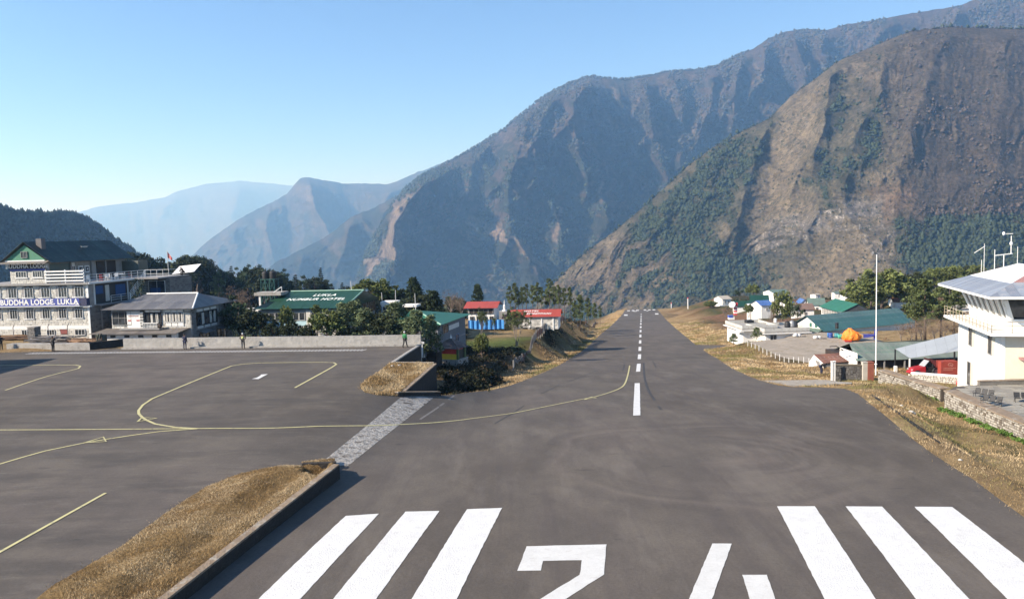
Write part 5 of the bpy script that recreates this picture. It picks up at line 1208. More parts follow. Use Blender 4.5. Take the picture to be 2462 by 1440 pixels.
for k, x in enumerate((-12.6, -11.6, -10.6, -9.6, -8.6, -7.6, -5.6, -4.6, -3.2, -2.2)): window(t, 'f', x, .66, -.7, .8, 1.15, 1, 1)
MB().box(-13.2, -6.2, .62, .7, -1.6, -.85).build('sign_band', M('pale_blue_band', (.42, .60, .66), .7, .25, 2), t)
for x in (-6.5, -3.6): MB().box(x, x + .75, .5, .72, -5, .9).build('pillar', stone_pale, t)
cladding(t, 'f', -13.3, -.7, -4, -1.7, .7, [], seed=41)
for y in np.arange(6.5, 17, .95): MB().box(-.7, -.55, y, y + .12, -.9, .95).build('mullion', dark_wood, t)
MB().box(-.69, -.60, 6.5, 17, -.8, .8).build('pane', glassm, t)
# annexe with white parapets right of the hotel
t = thing('white_annexe', 'small white rooftop annexe with blue window frames right of the green roofed hotel', 'building', P(917, 750, 135), ROTB)
o0 = P(917, 750, 135)
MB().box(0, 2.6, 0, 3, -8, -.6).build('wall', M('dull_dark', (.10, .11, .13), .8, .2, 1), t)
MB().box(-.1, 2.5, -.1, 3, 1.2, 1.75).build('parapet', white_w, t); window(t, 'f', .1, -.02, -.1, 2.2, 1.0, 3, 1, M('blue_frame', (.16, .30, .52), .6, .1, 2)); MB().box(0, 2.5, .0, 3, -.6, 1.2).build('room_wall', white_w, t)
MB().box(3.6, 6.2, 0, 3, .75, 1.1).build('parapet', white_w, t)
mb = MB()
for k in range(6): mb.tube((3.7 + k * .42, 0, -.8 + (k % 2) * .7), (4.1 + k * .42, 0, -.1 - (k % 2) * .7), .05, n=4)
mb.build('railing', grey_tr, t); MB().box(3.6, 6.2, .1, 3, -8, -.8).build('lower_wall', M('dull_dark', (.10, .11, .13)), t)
for px, pt, pb, lb in ((921, 703, 760, 'slanting pole at the left end of the white annexe'), (952, 697, 760, 'pole between the two white parapets of the annexe'), (1000, 705, 760, 'pole at the right end of the low white parapet'), (845, 676, 700, 'short pole on the ridge of the lettered green roof')):
    p = P(px, pb, 133); h = (pb - pt) / 1900 * 133
    tag(MB().tube((p.x, p.y, p.z), (p.x + random.uniform(-.1, .1), p.y, p.z + h), .06, .04, n=5).build('utility_pole', white_tr), 'thin pale ' + lb, 'pole', 'thin poles around the hotel')
# concrete porch left of the hotel and water tanks on a green frame
t = thing('roof_porch', 'pale concrete canopy on a post left of the green hotel roof', 'canopy', P(612, 735, 128), ROTB)
MB().box(0, 4.6, 0, 3, 1.6, 2.1).build('canopy_slab', concrete, t); MB().box(.7, 1.0, .2, .5, -1.5, 1.6).build('post', white_tr, t); MB().box(-2.2, .6, .5, 3, -1.2, -.6).build('lower_slab', white_tr, t)
mb = MB(); mb.tube((3.4, 0, 2.1), (4.8, 0, 3.0), .06, n=4); mb.tube((4.8, 0, 3.0), (4.8, 0, 2.1), .06, n=4); mb.build('railing', white_tr, t)
t = thing('tank_stand', 'green lattice steel frame carrying two black water tanks', 'tank stand', P(628, 700, 133), ROTB)
mb = MB(); gf = M('green_steel', (.03, .12, .10), .6, .1, 2)
for x in (0, .8, 1.6, 2.4):
    for y in (0, 1.6): mb.tube((x, y, -3), (x, y, 1.9), .05, n=4)
for k in range(3): mb.tube((k * .8, 0, .0), (k * .8 + .8, 0, 1.9), .035, n=4); mb.tube((k * .8 + .8, 0, .0), (k * .8, 0, 1.9), .035, n=4); mb.tube((k * .8, 0, -2), (k * .8 + .8, 0, 0), .035, n=4)
mb.build('frame', gf, t); MB().box(-.1, 2.5, -.1, 1.7, 1.9, 1.98).build('platform', gf, t)
base = P(628, 700, 133)
for px_, lb in ((632.5, 'left of the two black water tanks on the green frame'), (650, 'right of the two black water tanks on the green frame')):
    b_ = P(px_, 700, 133.6); tk = thing('water_tank', lb, 'water tank', (b_.x + .55, b_.y, base.z + 1.98))
    MB().lathe([(0, 0), (.52, 0), (.55, .1), (.52, .3), (.56, .4), (.53, .6), (.56, .75), (.53, .95), (.56, 1.05), (.5, 1.2), (0.01, 1.35)], n=14).build('tank', black_m, tk, True)
    MB().lathe([(0, 1.33), (.15, 1.33), (.15, 1.42), (.01, 1.44)], n=8).build('lid', black_m, tk)

# ------------------------------------------------------------------ house with bright green roof at the pit
t = place('green_roof_house', 'grey two storey house with bright green tin roof beside the drain pit', 'house', 1050, 107, R(-14)); t.location.z = -.75
MB().box(-8.5, 0, 0, 12.5, -6, .6).build('wall', M('grey_render', (.20, .21, .23), .9, .2, .6, bmp=.3), t)
hip_roof(t, -9.2, .8, -.8, 13.2, .62, 2.1, -5.2, -4.8, roof_green_b, 1.1, 2.5, M('roof_cap_pale', (.25, .42, .33)), yr=4.5)
window(t, 'r', 2.0, .03, -.9, 2.2, 1.1, 3, 1, grey_tr); MB().box(.02, .08, 4.6, 9.2, -.75, -.1).build('sign_band', white_w, t)
window(t, 'r', 7.4, .03, -3.4, 1.5, 1.6, 2, 1, M('blue_frame', (.16, .30, .52), .6, .1, 2)); window(t, 'r', 3.2, .03, -3.4, 1.3, 1.5, 2, 1, grey_tr)
MB().box(.0, .06, .2, 12.3, -2.3, -2.1).build('floor_band', grey_tr, t)

# ------------------------------------------------------------------ red-roofed lodges, blue tarpaulin fence, little shrine
def simple_house(name, label, px0, px1, d, ze, zr, zb, depth, roof, wallm, axis='x', wins=0, over=.5, group=None, rot=ROTB, cat='house', sw=1.4, wz=None):
    p0 = P(px0, 720, d); p1 = P(px1, 720, d); Wd = p1.x - p0.x
    t = thing(name, label, cat, (p0.x, d, 0), rot, group)
    MB().box(over, Wd - over, over, depth - over, zb, ze).build('wall', wallm, t)
    if axis == 'x':
        gable_roof(t, 0, Wd, 0, depth, ze, zr, roof, 'x', sw, 9)
        mb = MB(); ym = depth / 2
        for x in (over, Wd - over - .1):
            k = len(mb.v); mb.v += [(x, over, ze), (x, depth - over, ze), (x, ym, zr - .08), (x + .1, over, ze), (x + .1, depth - over, ze), (x + .1, ym, zr - .08)]
            mb.f += [tuple(k + q for q in f) for f in ((0, 1, 2), (5, 4, 3), (0, 3, 4, 1), (1, 4, 5, 2), (2, 5, 3, 0))]
        mb.build('gable', wallm, t)
    else:
        gable_roof(t, 0, Wd, 0, depth, ze, zr, roof, 'y', sw, 9); gable_wall(t, over, Wd - over, over, ze, zr - .08, wallm)
    wz = wz if wz is not None else ze - 1.25
    for k in range(wins):
        a = over + .4 + (Wd - 2 * over - .8) * (k + .5) / wins - .35; window(t, 'f', a, over - .04, wz, .7, .9, 2, 1)
    return t
z_ = lambda px, py, d: zz(px, py, d)
t = simple_house('red_roof_house', 'stone house with red roof behind the blue tarpaulin fence', 1113, 1196, 155, z_(1150, 741, 155), z_(1150, 725, 159), -7, 8, roof_red, white_w, wins=0, over=.8)
W = P(1196, 720, 155).x - P(1113, 720, 155).x; ze = z_(1150, 741, 155)
MB().box(.9, W - .9, .6, .78, ze - 1.1, ze - .2).build('dark_balcony', dark_wood, t)
for k in range(6): MB().box(1.0 + k * .95, 1.12 + k * .95, .5, .6, ze - 1.1, ze - .1).build('balcony_post', grey_tr, t)
for k in range(4): window(t, 'f', 1.2 + k * 1.3, .76, ze - 2.6, .7, .9, 2, 1, grey_tr)
t = simple_house('red_roof_hotel', 'long stone hotel with white lettering on its red roof beyond the field', 1222, 1347, 150, z_(1300, 761, 150), z_(1300, 743, 153), z_(1300, 791, 150), 6.0, roof_red, white_w, over=.5)
W = P(1347, 720, 150).x - P(1222, 720, 150).x; ze = z_(1300, 761, 150); zr = z_(1300, 743, 153)
cladding(t, 'f', .5, W - .5, ze - 2.4, ze - .3, .5, [], seed=51, m=island_mat('white_flecked_stone', (.62, .60, .55), .5), bw=(.3, .8))
for x in (3.8, 6.1, 8.3): MB().box(x, x + .25, .35, .5, ze - 2.6, ze).build('pillar', white_w, t)
MB().box(.5, W - .5, .38, .48, ze - .5, ze - .3).build('beam', grey_tr, t)
for x in (2.6, 5.0): MB().box(x, x + .9, .36, .5, ze - 2.5, ze - 2.0).build('vent_opening', black_m, t)
al = math.atan2(zr - ze, 3.0); Vv = Vector((0, math.cos(al), math.sin(al))); Nn = Vector((0, -math.sin(al), math.cos(al)))
for txt, u, v in (('HOTEL', 4.1, 2.35), ('EMSEPPANI', 5.6, 1.25)):
    letter(t, txt, .82, white_tr, Vector((u, 0, ze)) + Vv * v + Nn * .09, (al, 0, 0), bold=.02, shear=.25, space=1.2)
simple_house('small_red_roof_shed', 'low shed with rusty red roof between the two red roofed houses', 1204, 1240, 156, z_(1220, 766, 156), z_(1220, 757, 158), -8, 5, roof_red, white_w, over=.3)
st = tag(MB().lathe([(.5, 0), (.5, .25), (.3, .3), (.28, 1.2), (.1, 1.5), (.06, 2.3), (.01, 2.5)], n=10).build('white_stupa', white_w), 'small white stupa rising behind the red roofed house', 'stupa'); st.location = (P(1213, 746, 172).x, 172, z_(1213, 746, 172) - .2)
st2 = MB().box(-3, 2.2, -1, 1, -3, 0).build('stupa_terrace', concrete, st)
a, b = P(1126, 789, 150), P(1212, 788, 150)
t = thing('tarpaulin_fence', 'bright blue tarpaulin fence in front of the red roofed house', 'fence', (a.x, a.y, a.z))
mb = MB(); n = 26
for k in range(n):
    x0 = (b.x - a.x) * k / n; x1 = (b.x - a.x) * (k + 1) / n; f0 = .12 * math.sin(k * 1.9); f1 = .12 * math.sin((k + 1) * 1.9); h0 = 1.45 + .08 * math.sin(k * .9); h1 = 1.45 + .08 * math.sin((k + 1) * .9)
    mb.hexa([(x0, f0, -.3), (x1, f1, -.3), (x1, f1 + .03, -.3), (x0, f0 + .03, -.3), (x0, f0, h0), (x1, f1, h1), (x1, f1 + .03, h1), (x0, f0 + .03, h0)])
mb.build('tarpaulin', M('blue_tarpaulin', (.05, .26, .62), .5, .2, 1.5, bmp=.6), t)
for k in range(6): MB().tube(((b.x - a.x) * k / 5, .25, -.5), ((b.x - a.x) * k / 5, .25, 1.7), .05, n=5).build('post', grey_tr, t)

sp = P(1086, 863, 101); t = thing('shrine', 'small red and yellow shrine with pyramidal slate roof below the apron corner', 'shrine', (sp.x, sp.y, sp.z), R(-22))
MB().box(-1.6, 1.6, -1.4, 1.6, -1.2, .12).build('platform', concrete, t)
MB().box(-1.25, 1.25, -1.1, 1.2, .12, .82).build('yellow_wall', M('yellow_paintwork', (.85, .58, .04), .8, .1, 2), t); MB().box(-1.25, 1.25, -1.1, 1.2, .821, 1.46).build('red_wall', M('red_paintwork', (.62, .06, .04), .8, .12, 2), t)
MB().box(1.2, 1.5, -1.1, -.8, .12, 1.4).build('pillar', M('green_post', (.12, .16, .06), .8, .2, 2), t); MB().box(1.2, 1.5, .9, 1.2, .12, 1.4).build('pillar', M('green_post', (.12, .16, .06)), t)
MB().box(1.25, 1.3, -.8, .9, .12, 1.3).build('doorway', black_m, t)
apx = Vector((0, 0, 2.75)); cr = [Vector((-1.65, -1.45, 1.48)), Vector((1.65, -1.45, 1.48)), Vector((1.65, 1.6, 1.48)), Vector((-1.65, 1.6, 1.48))]
slate = M('slate', (.20, .15, .13), .9, .3, 3, rnd=.3)
for i in range(4):
    p0, p1 = cr[i], cr[(i + 1) % 4]; U = (p1 - p0).normalized(); q = apx - p0; V = (q - U * q.dot(U)).normalized()
    sheets(t, 'roof_slate', p0, U, V, [(0, 0), ((p1 - p0).length, 0), (q.dot(U), q.dot(V))], .62, .5, slate, .05, .02, .05)
MB().lathe([(.16, 2.65), (.12, 2.85), (.05, 3.0), (.01, 3.3)], n=8).build('finial', white_tr, t)
t = thing('low_shed', 'low shed with faded sloping roof left of the small shrine', 'shed', P(1026, 862, 97), R(-22))
MB().box(0, 1.3, 0, 1.6, -1, 1.0).build('wall', dark_stone, t); MB().slab((-.2, -.4, 1.7), (1.6, -.4, .9), (1.6, 1.9, .9), (-.2, 1.9, 1.7), .06).build('roof', M('faded_roof', (.20, .16, .17), .8, .25, 1.2), t)
MB().box(-.15, -.05, -.42, -.32, .2, 1.7).build('post', white_tr, t)
crs = thing('white_post', 'short white concrete post at the apron corner above the pit', 'post', P(1014, 838, 88)); MB().box(-.12, .12, -.12, .12, -1, .8).build('shaft', white_tr, crs); MB().box(-.3, .3, -.15, .15, .55, .75).build('crossbar', white_tr, crs)
# ------------------------------------------------------------------ control tower
tw_w = M('tower_white', (.82, .82, .80), .8, .03, .5, bmp=.1, wear=(.66, .65, .61), wearamt=.10)
roof_tower = M('tower_roof_sheet', (.30, .34, .40), .45, .2, .5, rnd=.15, wear=(.42, .42, .43), wearamt=.35, corr=2.2)
roof_white = M('white_roof_sheet', (.78, .78, .77), .5, .05, .5, rnd=.03, corr=2.2)
roof_redd = M('faded_red_sheet', (.42, .22, .20), .7, .2, .7, rnd=.1, corr=2.2)
ROT_T = R(-15)
t = thing('control_tower', 'white control tower with slanted cab windows and wide metal roof', 'control tower', (43.7, 70, 0), ROT_T)
MB().box(0, 8, 0, 13.5, -7.5, 1.74).build('wall', tw_w, t)
MB().box(-.004, .0, .0, .0, 0, 0)
MB().box(.25, 8.2, -.06, -.01, -7.4, 1.7).build('cream_front', cream_w, t)
MB().box(-1.25, 9.2, -1.25, 14.3, 1.75, 2.0).build('balcony_slab', tw_w, t)
for y, z, h in ((2.6, -.45, 1.62), (8.6, -.5, 1.65), (8.9, -4.6, 2.3)):
    MB().box(-.05, -.01, y - .75, y - .05, z - .05, z + h + .05).build('shutter', cream_w, t); window(t, 'l', y, -.01, z, 1.0, h, 1, 1, grey_tr)
cb = .8; y0c, y1c = .9, 12.9; zb, zt, sl = 3.02, 4.85, .75
MB().box(cb, 7.4, y0c, y1c, 2.0, 3.0).build('cab_base', tw_w, t)
mb = MB().hexa([(cb + .12, y0c + .12, zb), (7.3, y0c + .12, zb), (7.3, y1c, zb), (cb + .12, y1c, zb), (cb - sl + .12, y0c - sl + .12, zt), (7.3, y0c - sl + .12, zt), (7.3, y1c + .3, zt), (cb - sl + .12, y1c + .3, zt)]); mb.build('glazing', glassm, t)
n = 7
for k in range(n + 1):
    f = k / n; ya = y0c + (y1c - y0c) * f; yb = y0c - sl + (y1c + .3 - y0c + sl) * f; w = .16 if 0 < k < n else .26
    MB().hexa([(cb, ya - w, zb), (cb + .3, ya - w, zb), (cb + .3, ya + w, zb), (cb, ya + w, zb), (cb - sl, yb - w, zt), (cb - sl + .3, yb - w, zt), (cb - sl + .3, yb + w, zt), (cb - sl, yb + w, zt)]).build('mullion', tw_w, t)
for k in range(4):
    x = cb + 2.0 * k; MB().hexa([(x - .1, y0c, zb), (x + .1, y0c, zb), (x + .1, y0c + .3, zb), (x - .1, y0c + .3, zb), (x - sl * (k == 0) - .1, y0c - sl, zt), (x - sl * (k == 0) + .1, y0c - sl, zt), (x + .1 - sl * (k == 0), y0c - sl + .3, zt), (x - .1 - sl * (k == 0), y0c - sl + .3, zt)]).build('mullion', tw_w, t)
MB().box(cb - sl - .05, 7.5, y0c - sl - .05, y1c + .4, zt, zt + .35).build('head_beam', tw_w, t)
MB().box(cb - .1, 7.4, y0c - .1, y1c + .1, 2.85, 3.02).build('sill', tw_w, t)
# interior silhouettes behind the front glass
# roof: shallow hip in individual sheets, lower tier blue-grey, upper tier white
ex0, ex1, ey0, ey1, ze = -1.7, 9.9, -2.1, 15.0, 5.30
ap = Vector(((ex0 + ex1) / 2, 0, 7.75)); ry0, ry1 = 3.6, 9.3
def hip_tiers(p0, p1, q0, q1, m_low, m_up, split, w):
    p0, p1, q0, q1 = map(Vector, (p0, p1, q0, q1)); U = (p1 - p0).normalized(); V = ((q0 - p0) - U * (q0 - p0).dot(U)).normalized(); f = lambda p: ((p - p0).dot(U), (p - p0).dot(V))
    a = p0.lerp(q0, split); b = p1.lerp(q1, split)
    sheets(t, 'roof_sheet', p0, U, V, [f(p0), f(p1), f(b), f(a)], w, None, m_low); 
    sheets(t, 'roof_sheet', p0, U, V, [f(a), f(b), f(q1), f(q0)], w * 2, None, m_up)
A, B_, C_, D_ = (ex0, ey1, ze), (ex0, ey0, ze), (ex1, ey0, ze), (ex1, ey1, ze); r0, r1 = (ap.x, ry0, 7.6), (ap.x, ry1, 7.6)
hip_tiers(A, B_, r1, r0, roof_tower, roof_white, .42, .85); hip_tiers(B_, C_, r0, r0, roof_tower, roof_redd, .45, .85); hip_tiers(C_, D_, r0, r1, roof_tower, roof_white, .45, 2); hip_tiers(D_, A, r1, r1, roof_tower, roof_white, .45, 2)
MB().box(ex0, ex1, ey0, ey0 + .08, ze - .2, ze + .0).box(ex0, ex0 + .08, ey0 + .08, ey1, ze - .2, ze).build('fascia', tw_w, t)
MB().box(ex0 + .08, ex1, ey0 + .08, ey1, ze - .03, ze - .005).build('soffit', M('soffit', (.16, .13, .11), .8, .1, 1), t)
mb = MB()
for y in np.arange(-1.2, 14.3, 1.1): mb.tube((-1.2, y, 2.0), (-1.2, y, 3.0), .03, n=4)
for z in (2.35, 2.68, 3.0): mb.tube((-1.2, -1.2, z), (-1.2, 14.2, z), .028, n=4)
for x in np.arange(-1.2, 9, 1.6): mb.tube((x, -1.2, 2.0), (x, -1.2, 3.0), .03, n=4)
for z in (2.35, 2.68, 3.0): mb.tube((-1.2, -1.2, z), (9.2, -1.2, z), .028, n=4)
mb.build('balcony_rail', M('rail_buff', (.40, .34, .24), .6, .15, 2), t)
MB().box(1.3, 4.4, -2.4, -.1, -.4, -.25).build('porch_roof', roof_redd, t); MB().box(1.35, 1.5, -2.3, -2.15, -2.4, -.4).build('porch_post', tw_w, t)
TW = t
def on_tower(x, y, z): v = Matrix.Rotation(ROT_T, 3, 'Z') @ Vector((x, y, 0)); return Vector((TW.location.x + v.x, TW.location.y + v.y, z))
def mast(name, label, px, ytop, d, zb, extra=None, r=.024):
    p = P(px, ytop, d); o = thing(name, label, 'antenna', (p.x, p.y, zb)); MB().tube((0, 0, 0), (0, 0, p.z - zb), r, n=5).build('mast', white_tr, o)
    if extra: extra(o, p.z - zb)
    return o
def yagi(o, h): MB().tube((-1.0, 0, h - .9), (.05, 0, h - .25), .03, n=4).build('boom', white_tr, o)
mast('antenna', 'thin mast with slanting side boom on the tower roof', 2367, 586, 79, 6.2, yagi)
mast('antenna', 'shortest bare mast on the left of the tower roof', 2360, 625, 80, 5.9)
mast('antenna', 'plain upright mast at the right edge of the tower roof', 2447, 593, 76, 7.3)
def wx(o, h):
    MB().tube((0, 0, h - .6), (1.75, 0, h - .45), .045, n=4).build('crossbar', white_tr, o); MB().tube((1.6, 0, h - .45), (1.6, 0, h + 1.3), .04, n=5).build('sensor_post', white_tr, o)
    MB().lathe([(.02, 0), (.14, .1), (.14, .3), (.02, .4)], (1.6, 0, h + .35), 8).build('sensor', white_tr, o); MB().blob((.85, 0, h + 1.55), .16, (1, .5, 1.2)).tube((.85, 0, h + 1.5), (1.75, 0, h + 1.5), .04, n=4).build('wind_vane', white_tr, o)
    MB().tube((.9, 0, -.2), (.9, 0, h - .52), .045, n=4).build('second_post', white_tr, o)
mast('weather_mast', 'weather station frame with wind vane on the tower roof', 2392, 600, 78, 6.6, wx, .03)
fp = P(2106, 872, 88); f = thing('flag_pole', 'tall bare white flagpole beside the yard wall', 'flag pole', (fp.x, fp.y, fp.z - 1.4)); tp = P(2108, 612, 88)
mb = MB().tube((0, 0, 0), (tp.x - fp.x, 0, tp.z - fp.z + 1.4), .075, .045, 8); mb.build('pole', tw_w, f); MB().lathe([(.17, 0), (.17, .06), (.1, .1)], (0, 0, 1.2), 8).build('collar', white_tr, f); MB().tube((.0, 0, 9.5), (.18, 0, 9.5), .03, n=4).build('cleat', white_tr, f)

# ------------------------------------------------------------------ stone walls along the bank, terrace, yard wall
stone_cap = M('wall_cap_brown', (.27, .205, .145), .95, .25, .9, bmp=.8, bscale=5, wear=(.42, .39, .34), wearamt=.35)
def stone_wall(name, label, pts, ztop, h, capw, seed, m=None, cap=None, rh=.2, bw=(.18, .42), capz=.12):
    o0 = pts[0]; t = thing(name, label, 'wall', (o0.x, o0.y, 0))
    zt = ztop if isinstance(ztop, (list, tuple)) else [ztop] * len(pts)
    for i in range(len(pts) - 1):
        a, b = pts[i], pts[i + 1]; L = math.hypot(b.x - a.x, b.y - a.y); rot = math.atan2(b.y - a.y, b.x - a.x)
        loc = (a.x - o0.x, a.y - o0.y, (zt[i] + zt[i + 1]) / 2 * 0 + zt[i]); sl = math.atan2(zt[i + 1] - zt[i], L)
        def put(o): o.location = loc; o.rotation_euler = (0, -sl, rot); return o
        put(MB().box(0, L + .05, .0, .45, -h - .8, -.01).build('core', mortar_d, t)); put(MB().box(-.05, L + .05, -.1, capw, 0, capz).build('cap', cap or stone_cap, t))
        put(cladding(t, 'f', 0, L, -h - .3, -.02, 0, [], rh=rh, bw=bw, m=m or stone_lime, proud=.07, seed=seed + i, joint=.05))
    return t
W2 = [at(2112, 891, -3.9), at(2187, 915, -3.9), at(2262, 936, -3.9)]
stone_wall('bank_wall', 'whitewashed rubble wall with broad brown cap from the red pillar towards the tower', W2, -3.9, 1.25, .95, 61)
W3 = [at(2272, 941, -2.6), at(2362, 980, -2.6), at(2462, 1021, -2.6), at(2560, 1062, -2.6)]
stone_wall('terrace_wall', 'stained whitewashed rubble wall with broad cap holding up the terrace', W3, -2.6, 1.35, 1.0, 64)
ts = thing('stone_terrace', 'flagstone terrace in front of the control tower', 'terrace', (0, 0, -2.6))
T_ = [Vector((W3[0].x + .3, W3[0].y + .2, 0)), Vector((W3[1].x + .3, W3[1].y, 0)), Vector((W3[2].x + .3, W3[2].y, 0)), Vector((W3[3].x + .3, W3[3].y, 0)), Vector((52, 49, 0)), Vector((52, 69.4, 0)), Vector((40.6, 69.4, 0)), Vector((39.0, 69.0, 0))]
mb = MB(); n = len(T_); mb.v = [(p.x, p.y, -3.5) for p in T_] + [(p.x, p.y, -.02) for p in T_]; mb.f = [tuple(range(n, 2 * n)), tuple(range(n))[::-1]] + [(k, (k + 1) % n, n + (k + 1) % n, n + k) for k in range(n)]
mb.build('terrace_base', mortar_d, ts)
flag_m = M('flagstone', (.36, .34, .29), .9, .15, .8, rnd=.16, bmp=.5)
tp_ = [(p.x, p.y) for p in T_]; ca, sa = math.cos(ROT_T), math.sin(ROT_T); rr = random.Random(5)
for i in range(-1, 18):
    for j in range(-2, 24):
        w0 = .95; x0 = 37.5 + i * w0 + (.4 if j % 2 else 0); y0 = 50 + j * w0
        q = [(x0 + a * w0 + rr.uniform(-.1, .1), y0 + b * w0 + rr.uniform(-.1, .1)) for a, b in ((.03, .03), (.97, .03), (.97, .97), (.03, .97))]
        if all(inpoly(np.array([p[0]]), np.array([p[1]]), tp_)[0] for p in q):
            cx, cy = sum(p[0] for p in q) / 4, sum(p[1] for p in q) / 4; hh = rr.uniform(.01, .035)
            m_ = MB().hexa([(p[0] - cx, p[1] - cy, -.05) for p in q] + [(p[0] - cx, p[1] - cy, hh) for p in q]); o = m_.build('flagstone', flag_m, ts); o.location = (cx, cy, 0)
def clad_seg(parent, a, b, z0, z1, seed, m, **kw):
    L = math.hypot(b.x - a.x, b.y - a.y); o = cladding(parent, 'f', 0, L, z0, z1, 0, [], m=m, seed=seed, **kw); o.location = (a.x - parent.location.x, a.y - parent.location.y, 0); o.rotation_euler = (0, 0, math.atan2(b.y - a.y, b.x - a.x)); return o
tk_ = thing('terrace_kerb', 'low dark stone kerb between the terrace and the tower', 'wall', (41.2, 69.0, -2.6)); MB().box(0, 8, 0, .4, 0, .35).build('kerb', M('kerb_stone', (.22, .20, .17), .95, .3, 1.5, bmp=1), tk_); MB().box(-.05, 8, -.04, .44, .35, .42).build('cap', stone_cap, tk_)
YW = [P(2191, 903, 89), P(2316, 901, 86)]
stone_wall('yard_wall', 'pale capped stone wall in front of the red vehicle shelter', [Vector((YW[0].x, YW[0].y, 0)), Vector((YW[1].x, YW[1].y, 0))], -5.25, 1.5, .4, 75, m=stone_pale, cap=tw_w, capz=.18)
GW = [P(2006, 880, 92), P(2076, 880, 91)]
stone_wall('dark_stone_wall', 'dark rubble wall between the white gate posts', [Vector((p.x, p.y, 0)) for p in GW], -4.55, 1.6, .45, 79, m=island_mat('black_rubble', (.13, .125, .12), .6), cap=M('dark_cap', (.13, .11, .08), .9, .3, 2))
for px, w, c, lb, yt, yb in ((2000.5, 4.5, tw_w, 'white gate post at the left end of the dark rubble wall', 869, 903), (2006.5, 3.2, tw_w, 'slim white gate post close beside the black gate panel', 868, 906), (2078, 11, M('post_cream', (.52, .49, .43), .9, .15, 2), 'broad pale pillar at the right end of the dark rubble wall', 870, 899), (2091, 14, M('post_red', (.30, .095, .06), .9, .2, 2), 'red brown painted pillar where the bank wall begins', 870, 898)):
    d = 91; p = P(px, yb, d); wm = w / 1900 * d / 2; h = (yb - yt) / 1900 * d
    o = thing('gate_post', lb, 'gate post', (p.x, p.y, p.z)); MB().box(-wm, wm, -wm, wm, -1, h).build('shaft', c, o); MB().box(-wm - .04, wm + .04, -wm - .04, wm + .04, h, h + .07).build('cap', c, o)
p = P(2004, 905, 92); g = thing('gate', 'narrow black gate panel between two white posts', 'gate', p); MB().box(-.12, .12, -.05, .05, 0, 1.6).build('panel', black_m, g)

# ------------------------------------------------------------------ sheds, canopy and vehicles in the yard
def quad_roof(t, pts, w, m, name='roof_sheet', h=None):
    o = t.location; a, b, c, d = [Vector(p) - o for p in pts]; U = (b - a).normalized(); V = ((d - a) - U * (d - a).dot(U)).normalized(); f = lambda p: ((p - a).dot(U), (p - a).dot(V)); sheets(t, name, a, U, V, [f(a), f(b), f(c), f(d)], w, h, m)
roof_mossy = M('roof_mossy_corrugated', (.21, .25, .21), .8, .2, .45, rnd=.14, wear=(.11, .21, .15), wearamt=.45, corr=2.2)
a, b, c, d = P(2059, 868, 100), P(2330, 860, 100), P(2330, 813, 106), P(2042, 826, 106)
t = thing('green_corrugated_shed', 'long shed with mossy green corrugated roof behind the flagpole', 'shed', (a.x, a.y, 0)); quad_roof(t, (a, b, c, d), .75, roof_mossy)
quad_roof(t, (c + Vector((0, 6, -1.8)), d + Vector((0, 6, -1.8)), d, c), 3, roof_mossy)
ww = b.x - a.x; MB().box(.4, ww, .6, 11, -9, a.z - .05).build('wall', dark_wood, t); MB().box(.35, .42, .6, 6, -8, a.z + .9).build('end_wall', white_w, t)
for k in range(5): MB().box(1.0 + k * 2.6, 1.15 + k * 2.6, .1, .25, -8, a.z - .1).build('post', grey_tr, t)
MB().tube((-.8, 2, a.z + 1.1), (-2.0, 1.5, a.z + 1.8), .05, n=4).tube((-2, 1.5, a.z + 1.8), (-2.2, 3, a.z + 1.5), .05, n=4).tube((-.8, 2, a.z + 1.1), (-1.4, 3.4, a.z + .9), .05, n=4).build('bracket', dark_wood, t)
a, b, c, d = P(1980, 874, 103), P(2050, 869, 103), P(2045, 850, 107), P(1957, 853, 107)
t = thing('rusty_shed', 'small shed with rusty corrugated roof and pale gable', 'shed', (a.x, a.y, 0)); quad_roof(t, (a, b, c, d), .6, roof_rust)
mb = MB(); ga = [P(1946, 869, 105), a, P(1955, 853, 106.5)]; mb.v = [tuple(Vector(p) - t.location) for p in (P(1946, 869, 106), Vector((a.x, a.y, a.z)), P(1957, 853, 107), Vector((a.x, a.y, -8.5)), Vector((ga[0].x, ga[0].y + 1, -8.5)))]; mb.f = [(0, 4, 3, 1, 2)]; mb.build('gable', white_w, t)
MB().box(.1, b.x - a.x, .2, 4, -9, a.z - .05).build('wall', stone_dark, t); quad_roof(t, (P(2045, 862, 110), P(1957, 864, 110), P(1957, 853, 107), P(2045, 850, 107)), 2, roof_rust)
a, b, c, d = P(2188, 861.5, 94), P(2345, 838, 91), P(2345, 810, 98), P(2153, 839, 99)
t = thing('canopy_shelter', 'open shelter with pale grey sloping roof over the red vehicle', 'shelter', (a.x, a.y, 0)); quad_roof(t, (a, b, c, d), 1.1, M('canopy_sheet', (.40, .43, .45), .5, .08, .4, rnd=.05, corr=2.2))
for p, m_, zb_ in ((a, tw_w, -7), (d, black_m, -7), (P(2296, 845, 92), black_m, -7), (P(2296, 822, 98), black_m, -7)): q = p - t.location; MB().box(q.x - .07, q.x + .07, q.y, q.y + .14, -7.2, p.z - .06).build('post', m_, t)
MB().box((P(2163, 0, 96) - t.location).x, (P(2163, 0, 96) - t.location).x + .3, 2.0, 2.3, -7, -5.6).build('post_base', tw_w, t)
def wheel(parent, loc, r, w):
    o = MB(); o.lathe([(r * .55, -w / 2), (r * .95, -w / 2), (r, -w * .3), (r, w * .3), (r * .95, w / 2), (r * .55, w / 2)], n=16); tw = o.build('wheel', black_m, parent, True); tw.location = loc; tw.rotation_euler = (R(90), 0, 0)
    MB().lathe([(0.01, -w * .4), (r * .55, -w * .4), (r * .55, w * .4), (.01, w * .4)], n=12).build('rim', grey_tr, tw)
